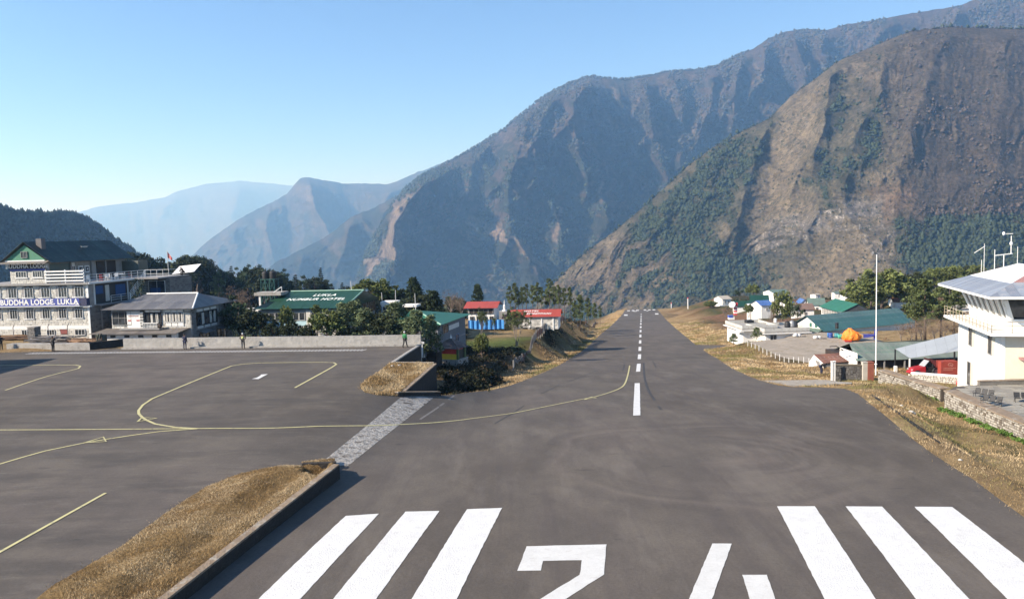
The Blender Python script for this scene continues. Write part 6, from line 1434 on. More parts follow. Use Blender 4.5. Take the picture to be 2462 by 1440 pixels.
redp = M('red_vehicle_paint', (.42, .02, .025), .35, .08, 1); darkred = M('dark_red_tarp', (.12, .02, .02), .8, .3, 2)
vp = P(2222, 899, 92.5); t = thing('fire_tractor', 'small red open tractor with windscreen parked under the canopy', 'tractor', (vp.x, vp.y, vp.z - .1), R(4))
MB().hexa([(-1.75, -.6, .45), (-.2, -.65, .45), (-.2, .65, .45), (-1.75, .6, .45), (-1.6, -.5, .9), (-.2, -.6, 1.1), (-.2, .6, 1.1), (-1.6, .5, .9)]).build('hood', redp, t)
MB().box(-.2, 1.5, -.6, .6, .4, .65).build('chassis', black_m, t); MB().hexa([(-1.85, -.68, .3), (-.9, -.7, .35), (-.9, .7, .35), (-1.85, .68, .3), (-1.8, -.66, .5), (-.9, -.7, .55), (-.9, .7, .55), (-1.8, .66, .5)]).build('bumper', redp, t)
MB().hexa([(-.35, -.55, 1.1), (-.28, -.55, 1.1), (-.28, .55, 1.1), (-.35, .55, 1.1), (.25, -.5, 1.75), (.32, -.5, 1.75), (.32, .5, 1.75), (.25, .5, 1.75)]).build('windscreen', M('clear_screen', (.42, .43, .45), .2, .1, 2), t)
MB().box(.2, .9, -.45, .45, .65, .95).box(.75, .9, -.45, .45, .95, 1.5).build('seat', black_m, t); MB().tube((.0, -.1, 1.0), (.28, -.1, 1.25), .03, n=5).build('steering_column', black_m, t); MB().lathe([(.2, 0), (.24, .02), (.2, .04)], (.3, -.1, 1.26), 12).build('steering_wheel', black_m, t)
mb = MB()
for y in (-.5, .5): mb.tube((.28, y, 1.75), (1.1, y, 1.85), .04, n=5).tube((1.1, y, 1.85), (1.3, y, .7), .04, n=5)
mb.build('roll_bar', black_m, t)
for x, r in ((-1.25, .36), (1.0, .48)):
    for y in (-.72, .72): wheel(t, (x, y, r), r, .24)
for y in (-.42, .42): MB().lathe([(.01, 0), (.1, 0), (.1, .06), (.01, .06)], n=10).build('headlight', white_tr, t).location = (-1.75, y, .72)
MB().hexa([(1.5, -.7, .5), (3.0, -.7, .5), (3.0, .7, .5), (1.5, .7, .5), (.2, -.5, 2.0), (2.6, -.6, 1.4), (2.6, .6, 1.4), (.2, .5, 2.0)]).build('tarpaulin', darkred, t)
bp = P(2283, 897, 91); t = thing('red_covered_box', 'square red fabric covered crate with pale emblem beside the tower', 'crate', (bp.x, bp.y, bp.z))
MB().box(-1.0, 1.0, 0, 1.2, -.2, 1.38).build('cover', M('red_cover', (.36, .055, .035), .8, .2, 1.5, bmp=.4), t); pk = M('emblem_pink', (.55, .22, .17), .8, .1, 2)
mb = MB(); ring = [(math.cos(k * .3), math.sin(k * .3)) for k in range(22)]
for k in range(21): mb.tube((.1 + ring[k][0] * .28, -.015, .98 + ring[k][1] * .2), (.1 + ring[k + 1][0] * .28, -.015, .98 + ring[k + 1][1] * .2), .03, n=4, cap=False)
mb.build('emblem', pk, t)
MB().box(-.03, .22, -.02, -.0, .93, 1.03).build('emblem_bar', pk, t)
for z, n_, w in ((.58, 9, .13), (.40, 9, .09)):
    mb = MB()
    for k in range(n_): mb.box(-.7 + k * (w + .035), -.7 + k * (w + .035) + w * .8, -.015, 0, z - .05, z + .05)
    mb.build('lettering', pk, t, kind='stuff')

# ------------------------------------------------------------------ helipad area
def on_ground(px, py, z=-8.6):
    for _ in range(5): p = at(px, py, z); z = zg(p.x, p.y)
    return Vector((p.x, p.y, z))
hp = on_ground(2047, 819)
t = thing('covered_helicopter', 'parked helicopter wrapped in bright orange tarpaulin with blue tail', 'helicopter', hp, R(-8))
rr = random.Random(3); mb = MB(); nn, mm = 18, 9
prof = [(1.0, 0.0), (1.45, .25), (1.6, .7), (1.55, 1.2), (1.25, 1.7), (.8, 2.1), (.45, 2.4), (.3, 2.6), (.02, 2.68)]
for r_, z in prof:
    for k in range(nn):
        a_ = 6.283 * k / nn; q = r_ * (1 + .09 * math.sin(k * 2.9 + z * 2)); mb.v.append((q * 1.12 * math.cos(a_) - .3 * (z > 1.8), q * .8 * math.sin(a_), z))
for j in range(len(prof) - 1):
    for k in range(nn): mb.f.append((j * nn + k, j * nn + (k + 1) % nn, (j + 1) * nn + (k + 1) % nn, (j + 1) * nn + k))
mb.v = [(a * .88, b * .88, c * .84 + .05 * math.sin(a * 9 + b * 7)) for a, b, c in mb.v]
mb.build('tarpaulin', M('orange_tarpaulin', (.85, .24, .02), .6, .12, 1.5, bmp=1.5, bscale=3, wear=(.85, .10, .02), wearamt=.35), t)
MB().hexa([(.6, -.5, .3), (1.9, -.3, .5), (1.9, .3, .5), (.6, .5, .3), (.6, -.55, 1.5), (1.9, -.35, 1.1), (1.9, .35, 1.1), (.6, .55, 1.5)]).build('rear_wrap', M('tan_tarpaulin', (.62, .42, .20), .7, .15, 2), t)
bl = M('helicopter_blue', (.07, .08, .38), .4, .08, 2)
MB().hexa([(1.6, -.32, .45), (4.0, -.14, .75), (4.0, .14, .75), (1.6, .32, .45), (1.6, -.32, 1.15), (4.0, -.14, 1.1), (4.0, .14, 1.1), (1.6, .32, 1.15)]).build('tail_boom', bl, t)
MB().hexa([(3.7, -.06, .2), (4.2, -.06, .2), (4.2, .06, .2), (3.7, .06, .2), (3.9, -.05, 2.0), (4.35, -.05, 2.0), (4.35, .05, 2.0), (3.9, .05, 2.0)]).build('tail_fin', bl, t)
MB().box(3.2, 3.6, -.9, .9, .95, 1.0).build('stabiliser', bl, t)
for k in range(2): MB().box(4.02, 4.08, .08, .12, .8 + 0, 1.9).build('tail_rotor_blade', black_m, t).rotation_euler = (R(0), 0, 0)
for y in (-.9, .9): MB().tube((-1.2, y, .05), (1.6, y, .05), .05, n=5).build('skid', black_m, t)
MB().box(-1.4, -.3, -1.35, -.9, .0, .18).build('red_weight', M('red_bag', (.5, .03, .03), .7, .2, 2), t)
def drum(label, px, py, m, lying=False, r=.32, group=None):
    p = on_ground(px, py); o = thing('fuel_drum', label, 'drum', p, random.uniform(0, 1), group); b_ = MB(); b_.lathe([(.01, 0), (r, 0), (r + .02, .03), (r, .06), (r, .3), (r + .02, .32), (r, .34), (r, .6), (r + .02, .62), (r, .64), (r, .88), (.01, .88)], n=14); q = b_.build('body', m, o, True)
    if lying: q.rotation_euler = (R(90), 0, R(35)); q.location = (0, 0, r)
    MB().lathe([(.01, .87), (.05, .87), (.05, .91), (.01, .91)], (r * .5, 0, 0), 6).build('bung', black_m, q)
    return o
drum('lying bright blue drum, leftmost of the drums by the helicopter', 1989, 811, M('drum_blue', (.06, .22, .48), .5, .1, 2), True, .42)
drum('standing dark blue drum in front of the bright blue one', 1997, 812, M('drum_navy', (.03, .07, .30), .5, .1, 2), False, .38)
drum('lying teal drum between the navy and the green drum', 2006, 812, M('drum_teal', (.05, .28, .32), .5, .1, 2), True, .42)
drum('lying light green drum closest to the orange tarpaulin', 2016, 814, M('drum_green', (.10, .42, .28), .5, .1, 2), True, .36)
for px, py, lb in ((1961, 815, 'pair of tied white sacks lying on the gravel pad'), (1912, 810, 'white bundle near the flat roofed white building')):
    p = on_ground(px, py); o = thing('white_sack', lb, 'sack', p); MB().blob((0, 0, .3), .42, (1.1, .8, .75), 9, 6).build('bag', wh_pl, o, True); MB().blob((.75, .15, .26), .36, (1, .8, .75), 9, 6).build('bag', wh_pl, o, True); MB().box(1.3, 2.0, -.1, .3, 0, .08).build('flap', black_m, o)
# white posts with wire along the pad
t = thing('post_fence', 'wire fence on short white posts along the near edge of the gravel pad', 'fence', (0, 0, 0)); n = 16; pa, pb = at(1798, 834, -9), at(1958, 890, -8.4); pp = []
pm = MB().box(-.035, .035, -.035, .035, -.3, .85).mesh('post', tw_w)
for k in range(n):
    f = k / (n - 1); x = pa.x + (pb.x - pa.x) * f; y = pa.y + (pb.y - pa.y) * f; z = zg(x, y); inst('post', pm, t, (x, y, z)); pp.append((x, y, z))
mb = MB()
for a_, b_ in zip(pp[:-1], pp[1:]):
    for h in (.3, .55, .8): mb.tube((a_[0], a_[1], a_[2] + h), (b_[0], b_[1], b_[2] + h), .012, n=3, cap=False)
mb.build('wire', grey_tr, t)
# flat-roofed white buildings
def flat_house(name, label, px0, px1, d, ztop, depth, zb, rot):
    p0 = P(px0, 720, d); p1 = P(px1, 720, d); w = (p1.x - p0.x); t = thing(name, label, 'building', (p0.x, d, 0), rot)
    MB().box(.3, w - .3, .3, depth - .3, zb, ztop - .75).build('wall', white_w, t); MB().box(-.35, w + .35, -.35, depth + .35, ztop - 1.0, ztop - .86).build('eave_slab', white_w, t)
    MB().box(0, w, 0, depth, ztop - .86, ztop - .5).build('roof', concrete, t)
    for nm, b_ in (('parapet', (0, w, 0, .18)), ('parapet', (0, w, depth - .18, depth)), ('parapet', (0, .18, .18, depth - .18)), ('parapet', (w - .18, w, .18, depth - .18))): MB().box(b_[0], b_[1], b_[2], b_[3], ztop - .5, ztop).build(nm, M('parapet_plaster', (.55, .54, .50), .9, .12, .8, bmp=.3, wear=(.36, .35, .30), wearamt=.3), t)
    return t, w
t, w = flat_house('flat_roof_building', 'right hand white flat roofed building with water tanks on top', 1838, 1950, 146, -7.1, 9.5, -11, R(4)); window(t, 'f', 1.2, .27, -9.2, 1.2, .9, 2, 1); MB().box(.2, 1.9, .5, 2.2, -7.6, -7.35).build('hatch', black_m, t)
FR = t
t, w = flat_house('flat_roof_building', 'left hand white flat roofed building partly behind a round bush', 1784, 1872, 150, -6.9, 9.5, -11, R(4)); MB().box(-.8, .2, -.4, 2.0, -8.15, -8.0).build('side_canopy', white_w, t); MB().box(3.8, 5.2, 7.5, 9, -7.4, -6.8).build('roof_block', black_m, t)
for px, m_, r_, h_, lb in ((1893, black_m, .52, 1.15, 'left black water tank on the white flat roof'), (1904, M('steel_tank', (.35, .36, .37), .4, .1, 2, metal=.3), .5, 1.25, 'silver water tank between the two black ones'), (1912, black_m, .42, 1.1, 'right black water tank on the white flat roof')):
    p = P(px, 780, 151.5); o = thing('roof_tank', lb, 'water tank', (p.x, p.y, -7.6)); MB().lathe([(.01, 0), (r_, 0), (r_ * 1.04, h_ * .3), (r_, h_ * .35), (r_ * 1.04, h_ * .6), (r_, h_ * .8), (r_ * .5, h_), (.01, h_)], n=14).build('tank', m_, o, True); MB().lathe([(.01, h_), (.14, h_), (.14, h_ + .08), (.01, h_ + .08)], n=8).build('lid', m_, o)
p = P(1864, 780, 155); o = thing('roof_tank', 'small pale water tank on the rear parapet', 'water tank', (p.x, p.y, -7.0)); MB().lathe([(.01, 0), (.3, 0), (.3, .7), (.2, .8), (.01, .8)], n=10).build('tank', tw_w, o)

# ------------------------------------------------------------------ village houses on the right
Ho = {}
cellt = M('brown_roof', (.20, .13, .10), .7, .15, .6, rnd=.05, corr=1.9); tanr = M('tan_roof', (.42, .38, .32), .7, .12, .6, corr=1.9); ggr = M('grey_green_roof', (.13, .19, .16), .6, .15, .6, corr=1.9)
# big green gable roof
p = P(2021, 752, 188); z0 = p.z; w = 83 / 1900 * 188; zr = zz(2062, 731, 188)
t = thing('green_gable_hall', 'large hall with bright green gable roof behind the long teal roof', 'hall', (p.x, p.y, 0), R(-3)); MB().box(.5, w - .5, .6, 15, -16, z0).build('wall', white_w, t); gable_roof(t, 0, w, 0, 15.5, z0, zr, roof_green_b, 'y', 1.3, 9)
gable_wall(t, .3, w - .3, .25, z0, zr - .1, M('dark_gable', (.05, .055, .06), .7, .1, 1)); MB().slab((-.4, -.6, z0 + .02), (w + .4, -.6, z0 + .02), (w + .4, .5, z0 + .25), (-.4, .5, z0 + .25), .08).build('gable_skirt', ggr, t)
mb = MB()
for k in range(12): mb.box(.35, .45, .8 + k * 1.15, 1.3 + k * 1.15, z0 - 1.6, z0 - .3)
mb.build('lattice_strip', grey_tr, t, kind='stuff')  # grey lattice strips along the side wall
# long teal roof
p = P(1986, 797, 148); t = thing('long_teal_hall', 'very long low building with teal metal roof beyond the helipad', 'hall', (p.x, p.y, 0), R(23)); z0 = p.z; W_ = 24.0
MB().box(.4, W_, .5, 9.0, -13, z0 + .1).build('wall', white_w, t); gable_roof(t, -.6, W_, 0, 9.5, z0, z0 + 2.6, roof_teal, 'x', .85, 9)
mb = MB(); mb.v = [(0, .4, z0), (0, 9.1, z0), (0, 4.75, z0 + 2.5), (.2, .4, z0), (.2, 9.1, z0), (.2, 4.75, z0 + 2.5)]; mb.f = [(0, 2, 1), (3, 4, 5), (0, 3, 5, 2), (1, 2, 5, 4), (0, 1, 4, 3)]; mb.build('gable', white_w, t)
MB().slab((-1.3, .6, z0 - .1), (.0, .6, z0 + .35), (.0, 8.8, z0 + .35), (-1.3, 8.8, z0 - .1), .06).build('gable_awning', ggr, t)
for y in (2.2, 3.6): MB().box(-.06, .0, y, y + .6, z0 + .5, z0 + 1.3).build('gable_window', M('green_window', (.05, .16, .12), .5, .1, 2), t)
stv = thing('roof_stovepipe', 'black stovepipe drum standing before the long teal roof', 'stovepipe', P(2012, 790, 146)); MB().lathe([(.01, 0), (.3, 0), (.3, .9), (.34, .95), (.34, 1.1), (.01, 1.1)], n=10).build('pipe', black_m, stv)
HS = [('house', 'small white house with pale tan roof at the far left of the village', 1736, 1764, 330, 720, 711, 729, 8, tanr, 'x', 2), ('house', 'long low house with dark green roof behind the striped mast', 1768, 1822, 285, 737, 723, 742, 8, roof_green, 'x', 0),
      ('house', 'white gabled house with green roof above the long low one', 1803, 1848, 300, 723, 709, 736, 9, roof_green, 'x', 2), ('house', 'tall white walled house with blue tin roof left of the round tree', 1829, 1864, 250, 735, 722, 752, 8, roof_blue, 'x', 1),
      ('house', 'blue roofed house right of the round tree', 1892, 1917, 256, 730, 718, 746, 8, roof_blue, 'x', 1), ('house', 'two storey house with olive roof highest in the village', 1859, 1905, 345, 704, 696, 720, 9, ggr, 'x', 4),
      ('house', 'house with brown roof in front of the blue gabled cottage', 1914, 1960, 236, 745, 729, 756, 8, cellt, 'x', 1), ('house', 'cottage with small blue gable roof', 1924, 1945, 282, 731, 718, 742, 7, roof_blue, 'y', 1),
      ('house', 'white gabled house with grey green roof left of the big hall', 1943, 1984, 268, 734, 716, 748, 8, ggr, 'x', 1), ('hut', 'tiny white hut on the slope above the village', 1961, 1977, 360, 709, 706, 718, 5, tanr, 'x', 1),
      ('hut', 'small white hut with flat grey roof right of the tiny hut', 2006, 2030, 345, 705, 701, 717, 6, ggr, 'x', 1), ('house', 'house with red brown roof among the dark trees', 2148, 2200, 215, 726, 714, 742, 9, M('red_brown_roof', (.26, .12, .085), .7, .2, .6, corr=1.9), 'x', 0),
      ('hut', 'low white shed at the foot of the long low green roof', 1799, 1808, 262, 734, 730, 742, 5, roof_white, 'x', 0), ('house', 'grey roofed house right of the blue gabled cottage on the slope', 2030, 2062, 330, 712, 704, 722, 8, roof_grey, 'x', 2),
      ('house', 'low house with pale roof between the trees left of the tower', 2300, 2340, 190, 742, 733, 760, 8, tanr, 'x', 2)]
for nm, lb, a_, b_, d, ye, yr_, yb, dep, rf, ax, nw in HS:
    mx_ = (a_ + b_) / 2; simple_house('village_' + nm, lb, a_, b_, d, zz(mx_, ye, d), zz(mx_, yr_, d + dep / 2), zz(mx_, yb, d) - 5, dep, rf, white_w, ax, nw, .4, 'village houses', R(random.choice((-14, -6, 8, 14))), 'house' if nm == 'house' else 'hut', 2.2, zz(mx_, ye, d) - 1.6)
# striped mast with dish, covered box, marker posts
p = P(1768, 757, 226); t = thing('striped_mast', 'red and white striped mast with white dish', 'beacon', (p.x, p.y, p.z)); rd = M('signal_red', (.60, .03, .04), .6, .08, 2)
for k in range(6): MB().box(-.42, .42, -.42, .42, k * .42, k * .42 + .419).build('band', rd if k % 2 == 0 else tw_w, t)
MB().box(-.75, .55, -.6, .6, 2.52, 3.5).build('box', rd, t); dsh = MB(); dsh.lathe([(.05, .35), (.5, .25), (.85, .08), (1.0, 0), (.85, -.05), (.05, .1)], n=16); o = dsh.build('dish', tw_w, t, True); o.location = (-1.0, -.5, 3.0); o.rotation_euler = (R(60), 0, R(-35))
p = P(1758, 767, 203); t = thing('covered_box', 'box under a bright blue cover on the rough grass', 'box', p); MB().box(-.7, .7, -.6, .6, -.1, .7).build('box', tw_w, t); MB().box(-.75, .3, -.65, .65, .45, 1.05).build('cover', M('cover_blue', (.06, .12, .50), .5, .1, 2), t); MB().slab((-.8, -.7, 1.1), (.9, -.7, .95), (.9, .7, .95), (-.8, .7, 1.1), .05).build('lid', grey_tr, t)
for px, yt, yb, d, lb in ((1654, 715, 729, 415, 'white marker post with red tip on the rough ground'), (1614, 727, 742, 535, 'white marker post at the far end of the runway')):
    p = P(px, yb, d); h = (yb - yt) / 1900 * d; t = thing('marker_post', lb, 'marker post', p); MB().lathe([(.25, -3), (.22, h * .8), (.01, h * .8)], n=8).build('post', tw_w, t); MB().lathe([(.3, h * .8), (.24, h), (.01, h)], n=8).build('tip', rd, t)
# benches on the terrace
def bench(label, px, py, z, rz, d=None):
    p = at(px, py, z); t = thing('metal_bench', label, 'bench', p, rz); t.scale = (.85, .85, .85); mb = MB()
    for k in range(3):
        x0 = k * .62
        MB().hexa([(x0, 0, .42), (x0 + .5, 0, .42), (x0 + .5, .45, .40), (x0, .45, .40), (x0, 0, .45), (x0 + .5, 0, .45), (x0 + .5, .45, .43), (x0, .45, .43)]).build('seat', black_m, t); MB().hexa([(x0, .42, .45), (x0 + .5, .42, .45), (x0 + .5, .46, .45), (x0, .46, .45), (x0, .6, .9), (x0 + .5, .6, .9), (x0 + .5, .64, .9), (x0, .64, .9)]).build('backrest', black_m, t)
    for x in (0.05, 1.7):
        mb2 = MB(); mb2.tube((x, 0, 0), (x, .1, .42), .025, n=5).tube((x, .5, 0), (x, .35, .42), .025, n=5).tube((x, -.02, .42), (x, -.02, .66), .02, n=5).tube((x, -.02, .66), (x, .45, .66), .02, n=5); mb2.build('leg', black_m, t)
    return t
bench('black metal bench casting a shadow left of the terrace edge', 2356, 972, -2.6, R(-60)); bench('black metal bench at the right edge of the terrace', 2440, 968, -2.6, R(-20)); bench('black metal bench nearest the white tower corner', 2338, 955, -2.6, R(-58))
MB_p = MB().box(-.25, .25, -.25, .25, 0, .5).build('red_barrel', rd); tag(MB_p, 'small red container at the foot of the tower wall', 'container'); MB_p.location = P(2308, 926, 86)
# ------------------------------------------------------------------ trees: tapered trunk and limbs, crown of many small leaf faces
leaf_m = vcmat('leaves')
bark = M('bark', (.12, .09, .07), .95, .3, 4, bmp=.8); bark_pale = M('bark_pale', (.24, .20, .17), .95, .25, 4, bmp=.6)
def leaves(centers, radii, n_per, size, col, rng, flat=1.0, var=.45, up=.3):
    """leaf triangles scattered in ellipsoidal clumps"""
    C = np.asarray(centers, float); k = np.repeat(np.arange(len(C)), n_per); n = len(k)
    d = rng.normal(size=(n, 3)); d /= np.linalg.norm(d, axis=1)[:, None]; r = rng.random(n) ** .45
    p = C[k] + d * (np.asarray(radii)[k] * r)[:, None] * np.array([1, 1, flat])
    a = rng.normal(size=(n, 3)); a /= np.linalg.norm(a, axis=1)[:, None]; b = np.cross(a, rng.normal(size=(n, 3))); b /= np.linalg.norm(b, axis=1)[:, None] + 1e-9
    s = size * rng.uniform(.6, 1.3, n)[:, None]
    V = np.stack([p - a * s * .5, p + a * s * .5, p + b * s], 1).reshape(-1, 3)
    cl = rng.uniform(1 - var, 1 + var, len(C))[k][:, None] * rng.uniform(.75, 1.25, n)[:, None]
    c = np.asarray(col)[None] * cl
    return V, np.repeat(np.concatenate([c, np.ones((n, 1))], 1)[:, None], 3, 1).reshape(-1, 4)
def crown_mesh(parts):
    V = np.concatenate([p[0] for p in parts]); C = np.concatenate([p[1] for p in parts])
    return npmesh('crown', V, np.arange(len(V)).reshape(-1, 3), 3, leaf_m, False, {'Col': C})
def limb(mb, p, d, L, r, rng, lvl, maxl, ends, spread=.55, n=5, upb=.12):
    q = Vector(p); seg = 2 if lvl else 3
    for k in range(seg):
        nd = (Vector(d) + Vector((rng.normal(), rng.normal(), rng.normal())) * .13).normalized(); q2 = q + nd * L / seg
        mb.tube(q, q2, r * (1 - .6 * k / seg), r * (1 - .6 * (k + 1) / seg), n if lvl < 2 else 3, cap=False); q = q2; d = nd
        if lvl < maxl and k >= (0 if lvl else 1):
            for _ in range(2 if lvl else 3):
                sd = (nd + Vector((rng.normal(), rng.normal(), rng.normal() * .6 + upb)) * spread).normalized()
                limb(mb, q, sd, L * rng.uniform(.45, .7), r * .45, rng, lvl + 1, maxl, ends, spread, n, upb)
    ends.append(tuple(q))
def tree_kind(kind, seed):
    rng = np.random.default_rng(seed); mb = MB(); ends = []; U = lambda a, b: rng.uniform(a, b)
    if kind == 'pine':                      # tall pine, bare lower trunk, clumps of needles on whorled branches
        H = 10; bend = (U(-.4, .4), U(-.4, .4)); top = Vector((bend[0], bend[1], H)); mb.tube((0, 0, -1), (bend[0] * .5, bend[1] * .5, H * .5), .22, .15, 7).tube((bend[0] * .5, bend[1] * .5, H * .5), top, .15, .03, 6)
        cs, rs = [], []
        for w in range(9):
            z = H * (.40 + .6 * w / 8.6); R0 = 2.1 * (1 - ((w - 2.5) / 7.0) ** 2) if w > 2 else 1.6 + .2 * w; R0 = max(.35, R0)
            for k in range(rng.integers(4, 7)):
                if rng.random() < .18: continue
                a = U(0, 6.28); L = R0 * U(.55, 1.15); b0 = Vector((bend[0] * z / H, bend[1] * z / H, z)); e = b0 + Vector((math.cos(a) * L, math.sin(a) * L, L * U(.05, .4))); mb.tube(b0, e, .05, .015, 3, cap=False)
                for f in (.55, .95): cs.append(tuple(b0.lerp(e, f) + Vector((0, 0, .1)))); rs.append(.50 * U(.8, 1.3) * (1.25 - w * .05))
        cs.append((top.x, top.y, H)); rs.append(.4); cr = [leaves(cs, rs, 46, .26, (.085, .105, .042), rng, .75)]
    elif kind == 'shaggy':                  # blue-green bushy young pine
        H = 6; mb.tube((0, 0, -1), (0, 0, H * .9), .16, .04, 6); cs, rs = [], []
        for i in range(95):
            z = H * (.08 + .92 * rng.random() ** .9); R0 = 1.9 * (1 - (z / H) ** 1.5) + .35; a = U(0, 6.28); q = R0 * rng.random() ** .4
            cs.append((q * math.cos(a), q * math.sin(a), z)); rs.append(U(.32, .6)); 
            if i % 4 == 0: mb.tube((0, 0, max(.3, z - .4)), (q * math.cos(a), q * math.sin(a), z), .04, .01, 3, cap=False)
        cr = [leaves(cs, rs, 42, .22, (.105, .130, .066), rng, 1.1, .5)]
    elif kind == 'cone':                    # dense dark conifer
        H = 8; mb.tube((0, 0, -1), (0, 0, H * .92), .2, .04, 6); cs, rs = [], []
        for i in range(150):
            f = rng.random() ** .8; z = H * (.06 + .94 * f); R0 = 2.2 * (1 - f) ** .75 + .15; a = U(0, 6.28); q = R0 * (.55 + .45 * rng.random()) * U(.85, 1.15); cs.append((q * math.cos(a), q * math.sin(a), z - .15 * q)); rs.append(U(.3, .6))
        cr = [leaves(cs, rs, 32, .26, (.036, .050, .024), rng, .7, .5)]
    elif kind == 'spire':
        H = 9; mb.tube((0, 0, -1), (0, 0, H), .15, .02, 5); cs, rs = [], []
        for w in range(14):
            z = H * (.12 + .86 * w / 13); R0 = 1.3 * (1 - w / 14) + .12
            for k in range(5): a = U(0, 6.28); cs.append((R0 * .7 * math.cos(a), R0 * .7 * math.sin(a), z - .1)); rs.append(.18 + R0 * .3)
        cr = [leaves(cs, rs, 26, .24, (.035, .046, .028), rng, .5, .4)]
    elif kind in ('round', 'olive'):
        H = 5; limb(mb, (0, 0, -.6), (0, 0, 1), 2.6, .2, rng, 0, 2, ends, .7, 6); cs, rs = [], []
        for i in range(70):
            a = U(0, 6.28); u = U(-.6, 1); s = math.sqrt(max(0, 1 - u * u)); lob = 1 + .25 * math.sin(3 * a + seed) ; q = U(.55, 1)
            cs.append((2.3 * s * math.cos(a) * q * lob, 2.3 * s * math.sin(a) * q * lob, 3.0 + 1.9 * u * q)); rs.append(U(.4, .75))
        cr = [leaves(cs, rs, 52, .27, (.035, .043, .022) if kind == 'round' else (.098, .115, .040), rng, .8, .5)]
    elif kind == 'umbrella':                # flat-topped tree on forked trunk, gaps between tufts
        limb(mb, (0, 0, -.8), (0, 0, 1), 5.2, .2, rng, 0, 2, ends, .62, 6, .3); cs = [e for e in ends if e[2] > 2.2]; rs = [U(.6, 1.15) for _ in cs]
        cr = [leaves(cs, rs, 80, .30, (.042, .062, .034), rng, .8, .5)]
    elif kind == 'multi':                   # several pale leaning trunks, tufted crown
        for k in range(4): limb(mb, (U(-.4, .4), U(-.4, .4), -.6), (U(-.35, .35), U(-.35, .35), 1), 4.6, .13, rng, 0, 2, ends, .5, 5, .3)
        cs = [e for e in ends if e[2] > 2.4]; rs = [U(.35, .65) for _ in cs]; cr = [leaves(cs, rs, 38, .22, (.075, .095, .038), rng, .8, .5)]
    elif kind == 'bare':
        for k in range(2): limb(mb, (U(-.3, .3), U(-.3, .3), -.5), (U(-.2, .2), U(-.2, .2), 1), 3.4, .12, rng, 0, 3, ends, .55, 5, .3)
        cs = ends; rs = [U(.25, .5) for _ in cs]; cr = [leaves(cs, rs, 8, .11, (.17, .12, .085), rng, .9, .4)]
    tm = mb.mesh('trunk', bark_pale if kind in ('multi', 'bare') else bark, True); return tm, crown_mesh(cr)
KM = {k: [tree_kind(k, 11 + i * 7 + j * 100) for j in range(nv)] for i, (k, nv) in enumerate((('pine', 3), ('shaggy', 3), ('cone', 2), ('spire', 1), ('round', 2), ('olive', 2), ('umbrella', 2), ('multi', 1), ('bare', 2)))}
def _top(me): a = np.empty(len(me.vertices) * 3, np.float32); me.vertices.foreach_get('co', a); return float(np.percentile(a[2::3], 99.7))
KH = {k: sum(_top(c) for _, c in v) / len(v) for k, v in KM.items()}
KN = dict(pine='pine_tree', shaggy='young_pine', cone='conifer_tree', spire='spruce_tree', round='leafy_tree', olive='leafy_tree', umbrella='flat_topped_tree', multi='tufted_tree', bare='bare_tree')
_tc = 0
def tree(kind, loc, h, label, group=None, wf=1.0, cat='tree', seed=None):
    global _tc; _tc += 1; r = random.Random(_tc * 13)
    tm, cm = KM[kind][r.randrange(len(KM[kind]))]; s = h / KH[kind]; t = thing(KN[kind], label, cat, loc, r.uniform(0, 6.28), group); t.scale = (s * wf, s * wf, s)
    inst('trunk', tm, t); inst('crown', cm, t); return t
def tpx(kind, px, ytop, ybase, d, label, group=None, wf=1.0, z=None):
    """tree whose top and foot show at these rows, standing at depth d"""
    b = P(px, ybase, d); tp = P(px, ytop, d); return tree(kind, b, tp.z - b.z, label, group, wf)
